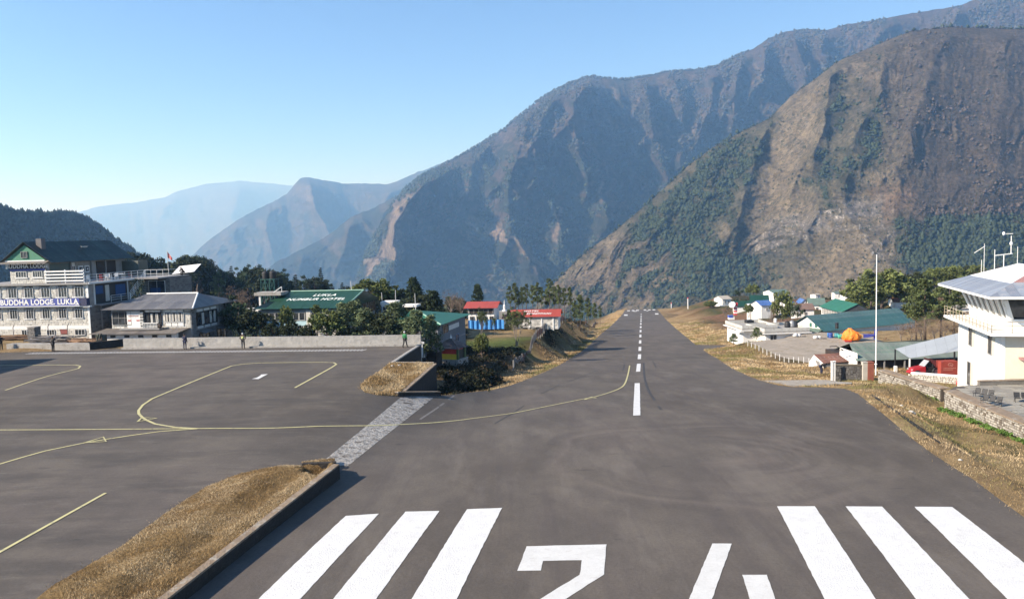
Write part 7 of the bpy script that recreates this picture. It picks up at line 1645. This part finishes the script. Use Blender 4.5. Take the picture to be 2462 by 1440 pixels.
for a in [('olive', 787, 745, 826, 98, 'dense yellow green rounded bush behind the apron wall', 1.0), ('pine', 764, 732, 822, 103, 'thin dark pine left of the conical bush'), ('shaggy', 828, 730, 824, 100, 'tall shaggy blue green pine in front of the lettered roof corner', 1.35),
          ('shaggy', 878, 742, 824, 99, 'brownish green pine in the middle of the group behind the wall', 1.6), ('shaggy', 856, 722, 822, 103, 'shaggy pine rising highest at the right end of the lettered roof', 1.3), ('round', 905, 752, 822, 101, 'dark leafy bush between the brownish pine and the white annexe'), ('shaggy', 955, 728, 826, 98, 'pale green pine in front of the white annexe', 1.7),
          ('round', 925, 760, 826, 97, 'low dark bush left of the man in green'), ('shaggy', 1003, 747, 858, 95, 'bushy pine at the end of the apron wall', 1.15), ('shaggy', 1036, 756, 850, 97, 'bushy pine in front of the bright green roof', 1.1), ('shaggy', 985, 765, 850, 96, 'short pine just behind the man in green'),
          ('round', 700, 775, 830, 101, 'dark bush under the left windows of the lettered hotel'), ('round', 740, 782, 830, 99, 'lowest dark bush left of the conical bush'), ('olive', 690, 735, 812, 113, 'slender green tree rising before the lettered roof', .5), ('round', 655, 780, 832, 102, 'dark shaded bush left of the lettered hotel windows'),
          ('umbrella', 590, 715, 822, 112, 'dark shaded tree filling the gap left of the lettered hotel', 1.4), ('bare', 575, 685, 770, 116, 'bare brown tree above the grey metal roof', 1.3), ('round', 612, 745, 830, 108, 'dark tree at the left corner of the lettered hotel', 1.3), ('bare', 425, 665, 760, 128, 'thin bare tree behind the lodge back block', .7), ('bare', 460, 690, 760, 130, 'orange brown bare shrub right of the lodge back block'),
          ('olive', 897, 672, 745, 150, 'spiky light green tree behind the ridge of the lettered roof', 1.5), ('round', 940, 690, 745, 155, 'dark tree right of the spiky light green one', 1.2), ('cone', 997, 667, 770, 162, 'large dark conical tree above the white parapets', 1.25), ('cone', 1045, 700, 790, 140, 'dark round topped tree above the bright green roof', 1.5),
          ('round', 1020, 706, 780, 142, 'dark tree between the large conical tree and the bright green roof', 1.2), ('bare', 1088, 695, 770, 170, 'wide bare brown tree left of the red roofed house', 1.0), ('bare', 1110, 705, 770, 176, 'bare brown tree touching the left edge of the red roof', .7), ('cone', 1150, 684, 760, 186, 'olive conical tree rising behind the red roofed house', 1.1),
          ('multi', 1157, 738, 808, 136, 'thin trunked tree in front of the blue tarpaulin', .5), ('multi', 1190, 758, 800, 142, 'small tree in the middle of the blue tarpaulin', .35), ('multi', 1242, 735, 826, 122, 'tufted tree with several pale trunks by the long red roof', .72), ('olive', 1160, 800, 868, 106, 'ivy covered tree stump beside the shrine', .55),
          ('pine', 1396, 708, 800, 205, 'pine standing alone nearest the long red roof', .6), ('pine', 1416, 716, 788, 240, 'second pine beside the runway fence', .6), ('pine', 1430, 728, 785, 265, 'third pine beside the runway fence', .6), ('pine', 1382, 722, 790, 215, 'short pine in front of the lone fence pine', .6), ('pine', 1443, 735, 778, 300, 'farthest small pine beside the runway fence', .6),
          ('cone', 1225, 745, 800, 150, 'dark conifer between the small red shed and the long red roof', .8)]:
    wf = a[6] if len(a) > 6 else 1.0; tpx(a[0], a[1], a[2], a[3], a[4], a[5], None, wf)
for k, (px, yt, yb) in enumerate(((1228, 688, 755), (1240, 680, 757), (1256, 690, 755), (1266, 683, 757), (1281, 686, 756), (1292, 679, 757), (1303, 690, 757), (1322, 670, 758), (1334, 688, 757), (1345, 684, 758), (1357, 692, 758), (1371, 690, 760), (1316, 694, 757), (1247, 696, 757))):
    tpx('pine', px, yt, yb, 212 + (k * 37) % 30, 'tall pine in the stand behind the long red roof, ' + ('leftmost', 'second from the left', 'fourth from the left', 'fifth from the left', 'sixth from the left', 'seventh from the left', 'in the middle', 'tallest of all', 'right of the tallest', 'fourth from the right', 'second from the right', 'rightmost', 'just left of the tallest', 'short one near the left end')[k], 'pine stand behind the red roofed hotel', .62)
# right side
for a in [('olive', 1881, 702, 792, 196, 'round dark tree on a thin trunk in the middle of the village', .55), ('umbrella', 1913, 728, 790, 190, 'flat topped olive tree right of the round village tree', .6), ('olive', 1811, 684, 716, 330, 'light green tree above the white gabled green house', 1.0), ('umbrella', 1779, 696, 722, 340, 'small dark umbrella tree left of the light green one', 1.2),
          ('bare', 1857, 735, 795, 170, 'bare slender trunk beside the blue tin roof', .4), ('pine', 2095, 655, 752, 212, 'tall olive pine right of the flagpole', 1.5), ('olive', 2125, 650, 750, 216, 'broad olive tree, tallest beside the flagpole', 1.4), ('olive', 2075, 680, 750, 205, 'low olive tree directly behind the flagpole', 1.3), ('pine', 2150, 660, 752, 220, 'dark pine right of the broad olive tree', 1.3),
          ('pine', 2224, 670, 818, 128, 'tall dark trunked pine left of the control tower', 1.15), ('pine', 2203, 690, 815, 132, 'pine just left of the tallest one by the tower', 1.0), ('pine', 2262, 690, 812, 134, 'pine between the tallest one and the tower', 1.1), ('pine', 2292, 700, 812, 140, 'pine partly hidden by the control tower', 1.2),
          ('bare', 2168, 775, 825, 136, 'small bare tree before the teal hall', 1.0), ('bare', 2192, 765, 828, 126, 'bare brown shrub under the pines by the tower', 1.0), ('bare', 2212, 762, 828, 124, 'bare trees left of the tallest pine trunk', 1.1), ('bare', 2245, 770, 825, 122, 'bare tree right of the tallest pine trunk', 1.1), ('bare', 2270, 760, 824, 124, 'bare tree above the grey canopy roof', 1.2), ('bare', 2298, 765, 822, 124, 'bare tree next to the tower balcony', 1.1),
          ('olive', 2245, 645, 690, 262, 'olive tree crown highest on the slope left of the tower roof', 1.2), ('olive', 2290, 640, 690, 268, 'olive tree crown touching the tower roof outline', 1.3), ('round', 2200, 655, 700, 258, 'dark tree crown left of the olive crowns', 1.2), ('olive', 1708, 722, 745, 330, 'low green bush tree at the left end of the village', 1.5), ('bare', 1745, 735, 770, 240, 'bare shrub left of the striped mast', 1.2), ('olive', 1800, 732, 760, 236, 'small tree right of the striped mast', .8),
          ('shaggy', 1820, 786, 812, 143, 'round dark bush between the flat roofed buildings', 1.7), ('shaggy', 1764, 802, 824, 140, 'dark bush left of the flat roofed buildings', 1.8), ('bare', 1850, 760, 800, 165, 'leafless sapling behind the flat roofs', .6)]:
    wf = a[6] if len(a) > 6 else 1.0; tpx(a[0], a[1], a[2], a[3], a[4], a[5], None, wf, )
rg_ = random.Random(21)
LMK = [(320, 'above the lodge terrace'), (365, 'behind the white canopy'), (405, 'near the flag'), (450, 'right of the flag'), (500, 'above the grey roof ridge'), (550, 'above the grey roof end'), (600, 'left of the water tanks'), (645, 'behind the water tanks'), (700, 'above the left of the green roof'), (770, 'above the middle of the green roof'), (835, 'above the right of the green roof'), (900, 'behind the spiky tree'), (960, 'left of the large conical tree'), (1020, 'right of the large conical tree'), (1085, 'behind the bare brown trees'), (1660, 'near the red tipped marker'), (1720, 'left of the tan roofed house'), (1790, 'behind the green gabled house'), (1860, 'behind the olive roofed house'), (1930, 'behind the tiny hut'), (2000, 'beside the flat roofed hut'), (2060, 'left of the flagpole'), (2110, 'behind the flagpole'), (2170, 'behind the red brown roof'), (2230, 'above the tallest pine'), (2290, 'beside the tower roof'), (2350, 'behind the tower roof edge'), (2400, 'behind the tower masts'), (2460, 'at the right edge')]
def rim(n, x0, x1, tops, d0, d1, kinds, label, group, base_extra=0, hh=(8, 15)):
    for k in range(n):
        px = rg_.uniform(x0, x1); d = rg_.uniform(d0, d1); yt = float(np.interp(px, [q[0] for q in tops], [q[1] for q in tops])) + rg_.uniform(-4, 30); h = rg_.uniform(*hh); tp = P(px, yt, d)
        kd = rg_.choice(kinds); nm_ = dict(pine='pine', cone='conical tree', round='round tree', spire='spruce', umbrella='flat topped tree', olive='light green tree', bare='bare tree')[kd]
        near_ = min(LMK, key=lambda q: abs(q[0] - px))[1]; tree(kd, (tp.x, tp.y, tp.z - h), h, label.replace('tree', nm_, 1) + ' ' + near_, group, rg_.uniform(.8, 1.3))
tops = [(300, 592), (330, 604), (365, 612), (400, 628), (440, 622), (480, 618), (520, 645), (560, 662), (600, 648), (640, 648), (700, 662), (760, 668), (830, 684), (900, 688), (960, 692), (1110, 712)]
rim(84, 300, 760, tops, 285, 330, ('cone', 'cone', 'round', 'pine', 'umbrella', 'spire', 'round'), 'dark tree on the wooded rim', 'trees along the wooded rim')
rim(34, 740, 1115, tops, 285, 330, ('cone', 'round', 'spire', 'umbrella'), 'dark tree on the wooded rim', 'trees along the wooded rim', hh=(7, 11))
for px, yt, kd in ((632, 640, 'umbrella'), (770, 644, 'spire'), (690, 650, 'umbrella'), (600, 640, 'umbrella'), (555, 640, 'spire'), (468, 613, 'umbrella'), (442, 618, 'round'), (1010, 690, 'spire'), (822, 680, 'spire')):
    tp = P(px, yt, 300); tree(kd, (tp.x, tp.y, tp.z - 11), 11, 'tree standing clear above the wooded rim at ' + {632: 'the water tanks', 770: 'the tip of a thin spire over the lettered roof', 690: 'the left end of the lettered roof', 600: 'the left of the water tanks', 555: 'the end of the grey metal roof', 468: 'the flag', 442: 'the lodge terrace corner', 1010: 'the white parapets', 822: 'the right end of the lettered roof'}[px], 'tree', None, 1.0) if False else tree(kd, (tp.x, tp.y, tp.z - 11), 11, 'dark tree standing clear above the rim over ' + {632: 'the water tanks', 770: 'the lettered roof, thin as a spire', 690: 'the left end of the lettered roof', 600: 'the gap left of the water tanks', 555: 'the end of the grey metal roof', 468: 'the space right of the flag', 442: 'the lodge terrace corner', 1010: 'the white parapets', 822: 'the right end of the lettered roof'}[px])
rim(46, 2040, 2480, [(2040, 712), (2060, 690), (2130, 668), (2200, 655), (2300, 640), (2480, 640)], 250, 400, ('round', 'pine', 'olive', 'cone', 'bare'), 'tree on the far slope', 'trees on the slope behind the village', hh=(6, 11))
rim(22, 1640, 2060, [(1640, 742), (1700, 730), (1800, 722), (1900, 716), (2000, 712), (2060, 716)], 300, 480, ('round', 'bare', 'cone'), 'small tree on the plateau rim', 'small trees behind the village', hh=(4, 7))
# undergrowth: leafy mass under the rim trees and scrub on the verges
def undergrowth(name, x, y, z, size, rad, per, cols):
    rng = np.random.default_rng(len(x)); C = np.stack([x, y, z], 1); V, Cc = leaves(C, rad, per, size, (1, 1, 1), rng, .7, .0)
    k = np.repeat(np.arange(len(x)), per); cc = cols[k] * rng.uniform(.6, 1.4, (len(k), 1)); Cc = np.repeat(np.concatenate([cc, np.ones((len(k), 1))], 1)[:, None], 3, 1).reshape(-1, 4)
    link(name, npmesh(name, V, np.arange(len(V)).reshape(-1, 3), 3, leaf_m, False, {'Col': Cc}), kind='stuff')
n = 2600; x = RNG.uniform(-200, 10, n); y = RNG.uniform(150, 345, n); k = (x < -60 + (345 - y) * .0 + 50) & ((x < -62) | (y > 190)); x, y = x[k], y[k]; z = Zg(x, y) + RNG.uniform(0, 5, len(x)) * sstep(150, 260, y)
undergrowth('rim_undergrowth', x, y, z, .75, RNG.uniform(1.6, 3.4, len(x)), 34, np.array([.026, .034, .020]) * RNG.uniform(.6, 1.5, len(x))[:, None])
x, y, z = mesh_sampler('ground', 2600, lambda a, b: ((asph_dist(a, b) > 7) * (a > rc(b)) * (b > 98) * (b < 420)) * ~inpoly(a, b, GRAVEL) / (1 + b / 80.)); k = fbm(x * .08, y * .08, 3) > .45; x, y, z = x[k], y[k], z[k]
cols = np.where(RNG.random((len(x), 1)) < .55, np.array([.14, .085, .055]), np.array([.075, .085, .04])); undergrowth('scrub', x, y, z + .1, .22, RNG.uniform(.3, .9, len(x)), 16, cols)
x, y, z = mesh_sampler('ground', 2600, lambda a, b: ((a < rc(b) - 13) * ((asph_dist(a, b) > 5.4) | ((b < 84) & (a < rc(b) - 15.6) & (asph_dist(a, b) > 1.0) & ~inpoly(a, b, ISL2))) * (a > rc(b) - 34) * (b > 62) * (b < 260) * (a > -16)) / (1 + b / 80.) * ~inpoly(a, b, FIELD)); 
undergrowth('pit_scrub', x, y, z + .2, .22, RNG.uniform(.3, 1.0, len(x)), 20, np.where(RNG.random((len(x), 1)) < .2, np.array([.09, .065, .04]), np.array([.020, .022, .013])))  # scrub tones near black to carry the pit's shade
x = RNG.uniform(-7.7, -1.5, 1100); y = RNG.uniform(62.5, 88, 1100); k = ~inpoly(x, y, ASPH) & ~inpoly(x, y, ISL2) & (asph_dist(x, y) > 1.5); x, y = x[k], y[k]; n = len(x); z = np.minimum(Zg(x, y) + RNG.uniform(.1, 2.8, n), Za(x, y) - .7)
undergrowth('hollow_shade_scrub', x, y, z, .22, RNG.uniform(.3, .65, n), 26, np.where(RNG.random((n, 1)) < .12, np.array([.07, .05, .03]), np.array([.018, .021, .012])))  # near-black bushes added to darken the hollow and the wall foot
# broad-leaved green weeds at the foot of the terrace wall
for (pa_, pb_, n) in (((2205, 945), (2262, 975), 60), ((2290, 990), (2345, 1022), 55), ((2375, 1045), (2462, 1095), 90)):
    pass
xs, ys, zs = [], [], []
for k in range(240):
    f = RNG.random(); a_, b_ = W3[0], W3[3]; x0 = a_.x + (b_.x - a_.x) * f - RNG.uniform(.15, .75); y0 = a_.y + (b_.y - a_.y) * f
    if (f * 7) % 1 < .72: xs.append(x0); ys.append(y0)
for k in range(60): f = RNG.random(); xs.append(W2[1].x + (W2[2].x - W2[1].x) * f - RNG.uniform(.2, .9)); ys.append(W2[1].y + (W2[2].y - W2[1].y) * f)
xs = np.array(xs); ys = np.array(ys); undergrowth('green_weeds', xs, ys, Zg(xs, ys) + .12, .16, RNG.uniform(.12, .3, len(xs)), 12, np.tile([.085, .15, .035], (len(xs), 1)))

# ------------------------------------------------------------------ fence along the left of the runway
t = thing('runway_fence', 'long fence of weathered boards and posts left of the runway', 'fence', (0, 0, 0)); pmb = MB().box(-.09, .09, -.09, .09, -.6, 1.35).mesh('post', M('post_grey', (.30, .28, .25), .9, .2, 2)); pn = []
yy = np.arange(106, 330, 3.2); fx = rc(yy) - 17.3 - .5 * np.sin(yy * .05); fz = Zg(fx, yy)
for x, y, z in zip(fx, yy, fz): inst('post', pmb, t, (x, y, z), (random.uniform(-.06, .06), random.uniform(-.06, .06), 0))
board_m = [M('board_grey', (.26, .24, .22), .9, .25, 2, rnd=.2), M('board_rust', (.22, .12, .09), .9, .25, 2, rnd=.2)]
for i in range(len(yy) - 1):
    a_ = Vector((fx[i], yy[i], fz[i])); b_ = Vector((fx[i + 1], yy[i + 1], fz[i + 1])); mb = MB(); u = (b_ - a_) / 8
    for k in range(8): p = a_ + u * (k + .12); q = a_ + u * (k + .85); h = 1.05 + .1 * ((k * 7 + i) % 3 - 1); mb.hexa([p, q, q + Vector((.04, 0, 0)), p + Vector((.04, 0, 0)), p + Vector((0, 0, h)), q + Vector((0, 0, h)), q + Vector((.04, 0, h)), p + Vector((.04, 0, h))])
    mb.tube(a_ + Vector((0, 0, 1.25)), b_ + Vector((0, 0, 1.25)), .05, n=4); mb.build('boards', board_m[(i // 3) % 2], t, kind='stuff')

# ------------------------------------------------------------------ timber yard beside the lodge
def pile(label, px, py, d, m, n, L, W_, H_, rz):
    p = P(px, py, d); t = thing('timber_pile', label, 'timber pile', (p.x, p.y, zg(p.x, p.y)), R(rz)); r = random.Random(n)
    me = [MB().tube((-l / 2, 0, 0), (l / 2, 0, 0), .07, .05, 5).mesh('pole', m) for l in (L, L * .75, L * .55)]
    for k in range(n):
        f = k / n; inst('pole', me[r.randrange(3)], t, (r.uniform(-.5, .5) * W_, r.uniform(-.6, .6), .08 + H_ * f * r.uniform(.6, 1)), (0, r.uniform(-.08, .08), r.uniform(-.35, .35)))
    return t
grey_t = M('weathered_timber', (.34, .31, .28), .9, .25, 3, rnd=.25); brown_t = M('fresh_timber', (.36, .22, .13), .9, .25, 3, rnd=.2); dark_t = M('dark_timber', (.10, .08, .07), .9, .3, 3, rnd=.2)
pile('large pile of grey weathered poles in the timber yard', 122, 815, 98, grey_t, 60, 4.2, 2.6, .8, 8); pile('heap of reddish brown poles right of the grey pile', 190, 815, 98, brown_t, 45, 3.2, 2.2, .6, -6); pile('dark pile of sticks at the right end of the timber yard', 222, 812, 99, dark_t, 26, 2.4, 1.0, .6, -12)
pile('pile of brown boards at the far left of the timber yard', 45, 803, 100, brown_t, 30, 3.2, 2.0, .5, 5)
p = P(83, 808, 99); t = thing('stone_pillar', 'square rough stone gate pillar in front of the lodge', 'pillar', (p.x, p.y, 0.1), R(-8)); MB().box(-.5, .5, -.5, .5, -.5, 1.75).build('core', mortar_d, t); MB().box(-.55, .55, -.55, .55, 1.75, 1.86).build('cap', concrete, t)
cladding(t, 'f', -.5, .5, -.2, 1.75, -.5, [], m=stone_dark, seed=90, rh=.2, bw=(.2, .4)); cladding(t, 'r', -.5, .5, -.2, 1.75, .5, [], m=stone_dark, seed=91, rh=.2, bw=(.2, .4))
for px, lb in ((32, 'bent thin fence post left of the stone pillar'), (116, 'bent thin fence post right of the stone pillar'), (163, 'bent thin fence post in front of the red shutter')):
    p = P(px, 800, 100); o = thing('fence_post', lb, 'post', (p.x, p.y, .1)); MB().tube((0, 0, 0), (0, 0, 1.7), .05, n=5).tube((0, 0, 1.7), (.25, -.1, 2.05), .05, n=5).build('shaft', grey_t, o)
# airport building just outside the frame whose shadow falls on the apron
t = thing('terminal_building', 'plain apron building left of the view that shades the apron corner', 'building', (-61.5, 69, 0)); MB().box(-14, 0, -9, 9, -.2, 7.6).build('wall', white_w, t); MB().slab((-14.6, -9.6, 7.7), (.6, -9.6, 7.7), (.6, 9.6, 7.95), (-14.6, 9.6, 7.95), .15).build('roof', roof_grey, t)
for k in range(4): window(t, 'r', -7.5 + k * 4, .03, 1.2, 1.6, 1.4, 2, 1); window(t, 'r', -7.5 + k * 4, .03, 4.6, 1.6, 1.4, 2, 1)

# ------------------------------------------------------------------ people
def skin_obj(name, pts, edges, rad, m, parent, root=0, sub=1):
    me = bpy.data.meshes.new(name); me.from_pydata(pts, edges, []); o = bpy.data.objects.new(name, me); COL.objects.link(o)
    md = o.modifiers.new('s', 'SKIN'); 
    for i, r in enumerate(rad):
        v = me.skin_vertices[0].data[i]; v.radius = (r, r) if not isinstance(r, tuple) else r; v.use_root = (i == root)
    md.use_smooth_shade = True; sb = o.modifiers.new('u', 'SUBSURF'); sb.levels = sub; sb.render_levels = sub
    dg = bpy.context.evaluated_depsgraph_get(); dg.update(); nm = bpy.data.meshes.new_from_object(o.evaluated_get(dg)); bpy.data.objects.remove(o); nm.name = name; nm.materials.clear(); nm.materials.append(m)
    return inst(name, nm, parent)
skinm = M('skin', (.30, .17, .11), .6, .08, 4, bmp=0); hairm = M('hair', (.015, .012, .01), .6, .2, 4)
def person(label, loc, rz, pose, top, legs_, vest=None, hat=None, s=1.0):
    t = thing('person', label, 'person', loc, rz); t.scale = (s, s, s)
    J = dict(pel=(0, 0, .93), chest=(0, .0, 1.32), neck=(0, .0, 1.47), head=(0, -.02, 1.60), crown=(0, 0, 1.70), sl=(-.19, 0, 1.40), sr=(.19, 0, 1.40), el=(-.25, .02, 1.13), er=(.25, .02, 1.13), wl=(-.24, -.08, .88), wr=(.24, -.08, .88),
             hl=(-.10, 0, .90), hr=(.10, 0, .90), kl=(-.12, -.02, .48), kr=(.12, -.02, .48), al=(-.12, .02, .08), ar=(.12, .02, .08), tl=(-.13, -.13, .035), tr=(.13, -.13, .035)); J.update(pose)
    K = list(J); P_ = [J[k] for k in K]; ix = {k: i for i, k in enumerate(K)}; E = [('pel', 'chest'), ('chest', 'neck'), ('neck', 'head'), ('head', 'crown'), ('chest', 'sl'), ('sl', 'el'), ('el', 'wl'), ('chest', 'sr'), ('sr', 'er'), ('er', 'wr'), ('pel', 'hl'), ('hl', 'kl'), ('kl', 'al'), ('al', 'tl'), ('pel', 'hr'), ('hr', 'kr'), ('kr', 'ar'), ('ar', 'tr')]
    rad = dict(pel=.12, chest=(.15, .11), neck=.055, head=.085, crown=.075, sl=.06, sr=.06, el=.045, er=.045, wl=.03, wr=.03, hl=.085, hr=.085, kl=.058, kr=.058, al=.04, ar=.04, tl=.035, tr=.035)
    skin_obj('body', P_, [(ix[a], ix[b]) for a, b in E], [rad[k] for k in K], skinm, t)
    def sub(name, keys, edges, rr, m): q = {k: i for i, k in enumerate(keys)}; return skin_obj(name, [J[k] for k in keys], [(q[a], q[b]) for a, b in edges], rr, m, t)
    sub('jacket', ['pel', 'chest', 'neck', 'sl', 'el', 'wl', 'sr', 'er', 'wr'], [('pel', 'chest'), ('chest', 'neck'), ('chest', 'sl'), ('sl', 'el'), ('el', 'wl'), ('chest', 'sr'), ('sr', 'er'), ('er', 'wr')], [(.17, .14), (.19, .145), .075, .085, .068, .045, .085, .068, .045], top)
    sub('trousers', ['pel', 'hl', 'kl', 'al', 'hr', 'kr', 'ar'], [('pel', 'hl'), ('hl', 'kl'), ('kl', 'al'), ('pel', 'hr'), ('hr', 'kr'), ('kr', 'ar')], [.145, .11, .08, .06, .11, .08, .06], legs_)
    if vest: 
        a_, b_ = Vector(J['pel']), Vector(J['chest']); c_ = a_.lerp(b_, .25); skin_obj('vest', [tuple(c_), tuple(b_), tuple(b_.lerp(Vector(J['neck']), .5))], [(0, 1), (1, 2)], [(.20, .165), (.215, .165), (.12, .11)], vest, t)
    h = Vector(J['head']); c = Vector(J['crown']); MB().blob(tuple(h.lerp(c, .55) + Vector((0, .02, .01))), .105, (1, 1.05, .95), 10, 6, 0).build('cap' if hat else 'hair', hat or hairm, t, True)
    f = Vector(J['head']); MB().blob(tuple(f + Vector((0, -.095, -.02))), .018, (1, 1.2, 1.5), 5, 3, 0).blob(tuple(f + Vector((-.035, -.085, .02))), .012, n=5, m_=3).blob(tuple(f + Vector((.035, -.085, .02))), .012, n=5, m_=3).build('face', skinm, t)
    for sd, k in ((-1, 'wl'), (1, 'wr')):
        w = Vector(J[k]); e = Vector(J['el' if sd < 0 else 'er']); d = (w - e).normalized(); side = d.cross(Vector((0, 1, 0))); side = side.normalized() if side.length > .1 else Vector((1, 0, 0)); mb = MB(); mb.tube(w, w + d * .09, .034, .038, 6)
        for q in range(4): b0 = w + d * .085 + side * (.018 * (q - 1.5)); mb.tube(b0, b0 + d * (.055 + .012 * (q in (1, 2))) + Vector((0, -.012, 0)), .0085, .006, 4)
        mb.tube(w + d * .03, w + d * .075 - side * .05, .01, .007, 4); mb.build('hand', skinm, t)
    for k, a in (('tl', 'al'), ('tr', 'ar')): A_ = Vector(J[a]); B2 = Vector(J[k]); MB().blob(tuple((A_ + B2) / 2 + Vector((0, -.01, -.01))), .11, (.45, 1.25, .45), 8, 5, 0).build('shoe', black_m, t, True)
    return t
navy = M('navy_cloth', (.02, .025, .06), .9, .2, 4); blackc = M('black_cloth', (.018, .018, .02), .9, .2, 4); hiviz = M('hi_vis_yellow', (.62, .66, .22), .7, .1, 3); greenc = M('green_cloth', (.03, .19, .07), .9, .15, 4); camo = M('camouflage', (.12, .13, .10), .9, .3, 9, wear=(.03, .035, .03), wearamt=.6); khaki = M('khaki_cloth', (.16, .14, .10), .9, .2, 4); whc = M('white_cap', (.6, .6, .58), .8, .1, 2)
hip = dict(el=(-.34, .04, 1.18), wl=(-.17, -.10, 1.02), er=(.34, .04, 1.18), wr=(.17, -.10, 1.02)); up = dict(el=(-.30, -.14, 1.30), wl=(-.09, -.22, 1.56), er=(.30, -.14, 1.30), wr=(.09, -.22, 1.56))
pf = lambda px, py: at(px, py, 0.0)
person('person in dark clothes with hands raised to the face on the apron', pf(128, 845), R(160), up, blackc, blackc)
person('person in black cut by the left edge of the view', pf(3, 841), R(60), hip, blackc, blackc)
person('person in navy coat standing at the apron wall below the awnings', pf(445, 839.5), R(175), dict(er=(.28, -.1, 1.2), wr=(.1, -.2, 1.45)), navy, navy)
person('person in yellow vest and white cap standing at the apron wall', pf(585, 838), R(185), hip, khaki, blackc, hiviz, whc)
person('person in green jacket and white cap walking by the end of the apron wall', pf(974, 835), R(150), dict(kl=(-.12, -.1, .48), al=(-.14, -.22, .08), tl=(-.14, -.36, .035), kr=(.1, .06, .48), ar=(.12, .26, .08), tr=(.12, .12, .035)), greenc, blackc, greenc, whc)
sq = dict(pel=(0, .12, .50), chest=(0, -.12, .84), neck=(0, -.2, .97), head=(0, -.26, 1.08), crown=(0, -.28, 1.18), sl=(-.19, -.14, .9), sr=(.19, -.14, .9), el=(-.24, -.34, .72), er=(.24, -.34, .72), wl=(-.12, -.52, .62), wr=(.12, -.52, .62), hl=(-.11, .1, .48), hr=(.11, .1, .48), kl=(-.2, -.28, .48), kr=(.2, -.28, .48), al=(-.18, -.1, .08), ar=(.18, -.1, .08), tl=(-.18, -.26, .035), tr=(.18, -.26, .035))
bend = dict(pel=(0, .1, .88), chest=(0, -.28, 1.08), neck=(0, -.42, 1.10), head=(0, -.53, 1.10), crown=(0, -.62, 1.07), sl=(-.19, -.34, 1.08), sr=(.19, -.34, 1.08), el=(-.22, -.38, .82), er=(.22, -.38, .82), wl=(-.15, -.42, .60), wr=(.15, -.42, .60), hl=(-.1, .1, .86), hr=(.1, .1, .86))
q = at(237, 826, .3); person('left of two people in camouflage bending over beside the dark kerb', (q.x, q.y, .3), R(60), bend, camo, camo, s=1.05)
q = at(250, 826, .3); person('right of two people in camouflage, crouching beside the dark kerb', (q.x, q.y, .3), R(-70), bend, camo, camo, s=.98)
q = P(1975, 885, 97.5); person('person in black coat bending over in the dry grass by the rusty shed', (q.x, q.y, zg(q.x, q.y)), R(100), bend, blackc, navy, s=1.15)
q = on_lodge(4.4, 15.5, 7.1); person('person sitting hunched at the far corner of the lodge terrace', q, R(-40), sq, blackc, blackc)
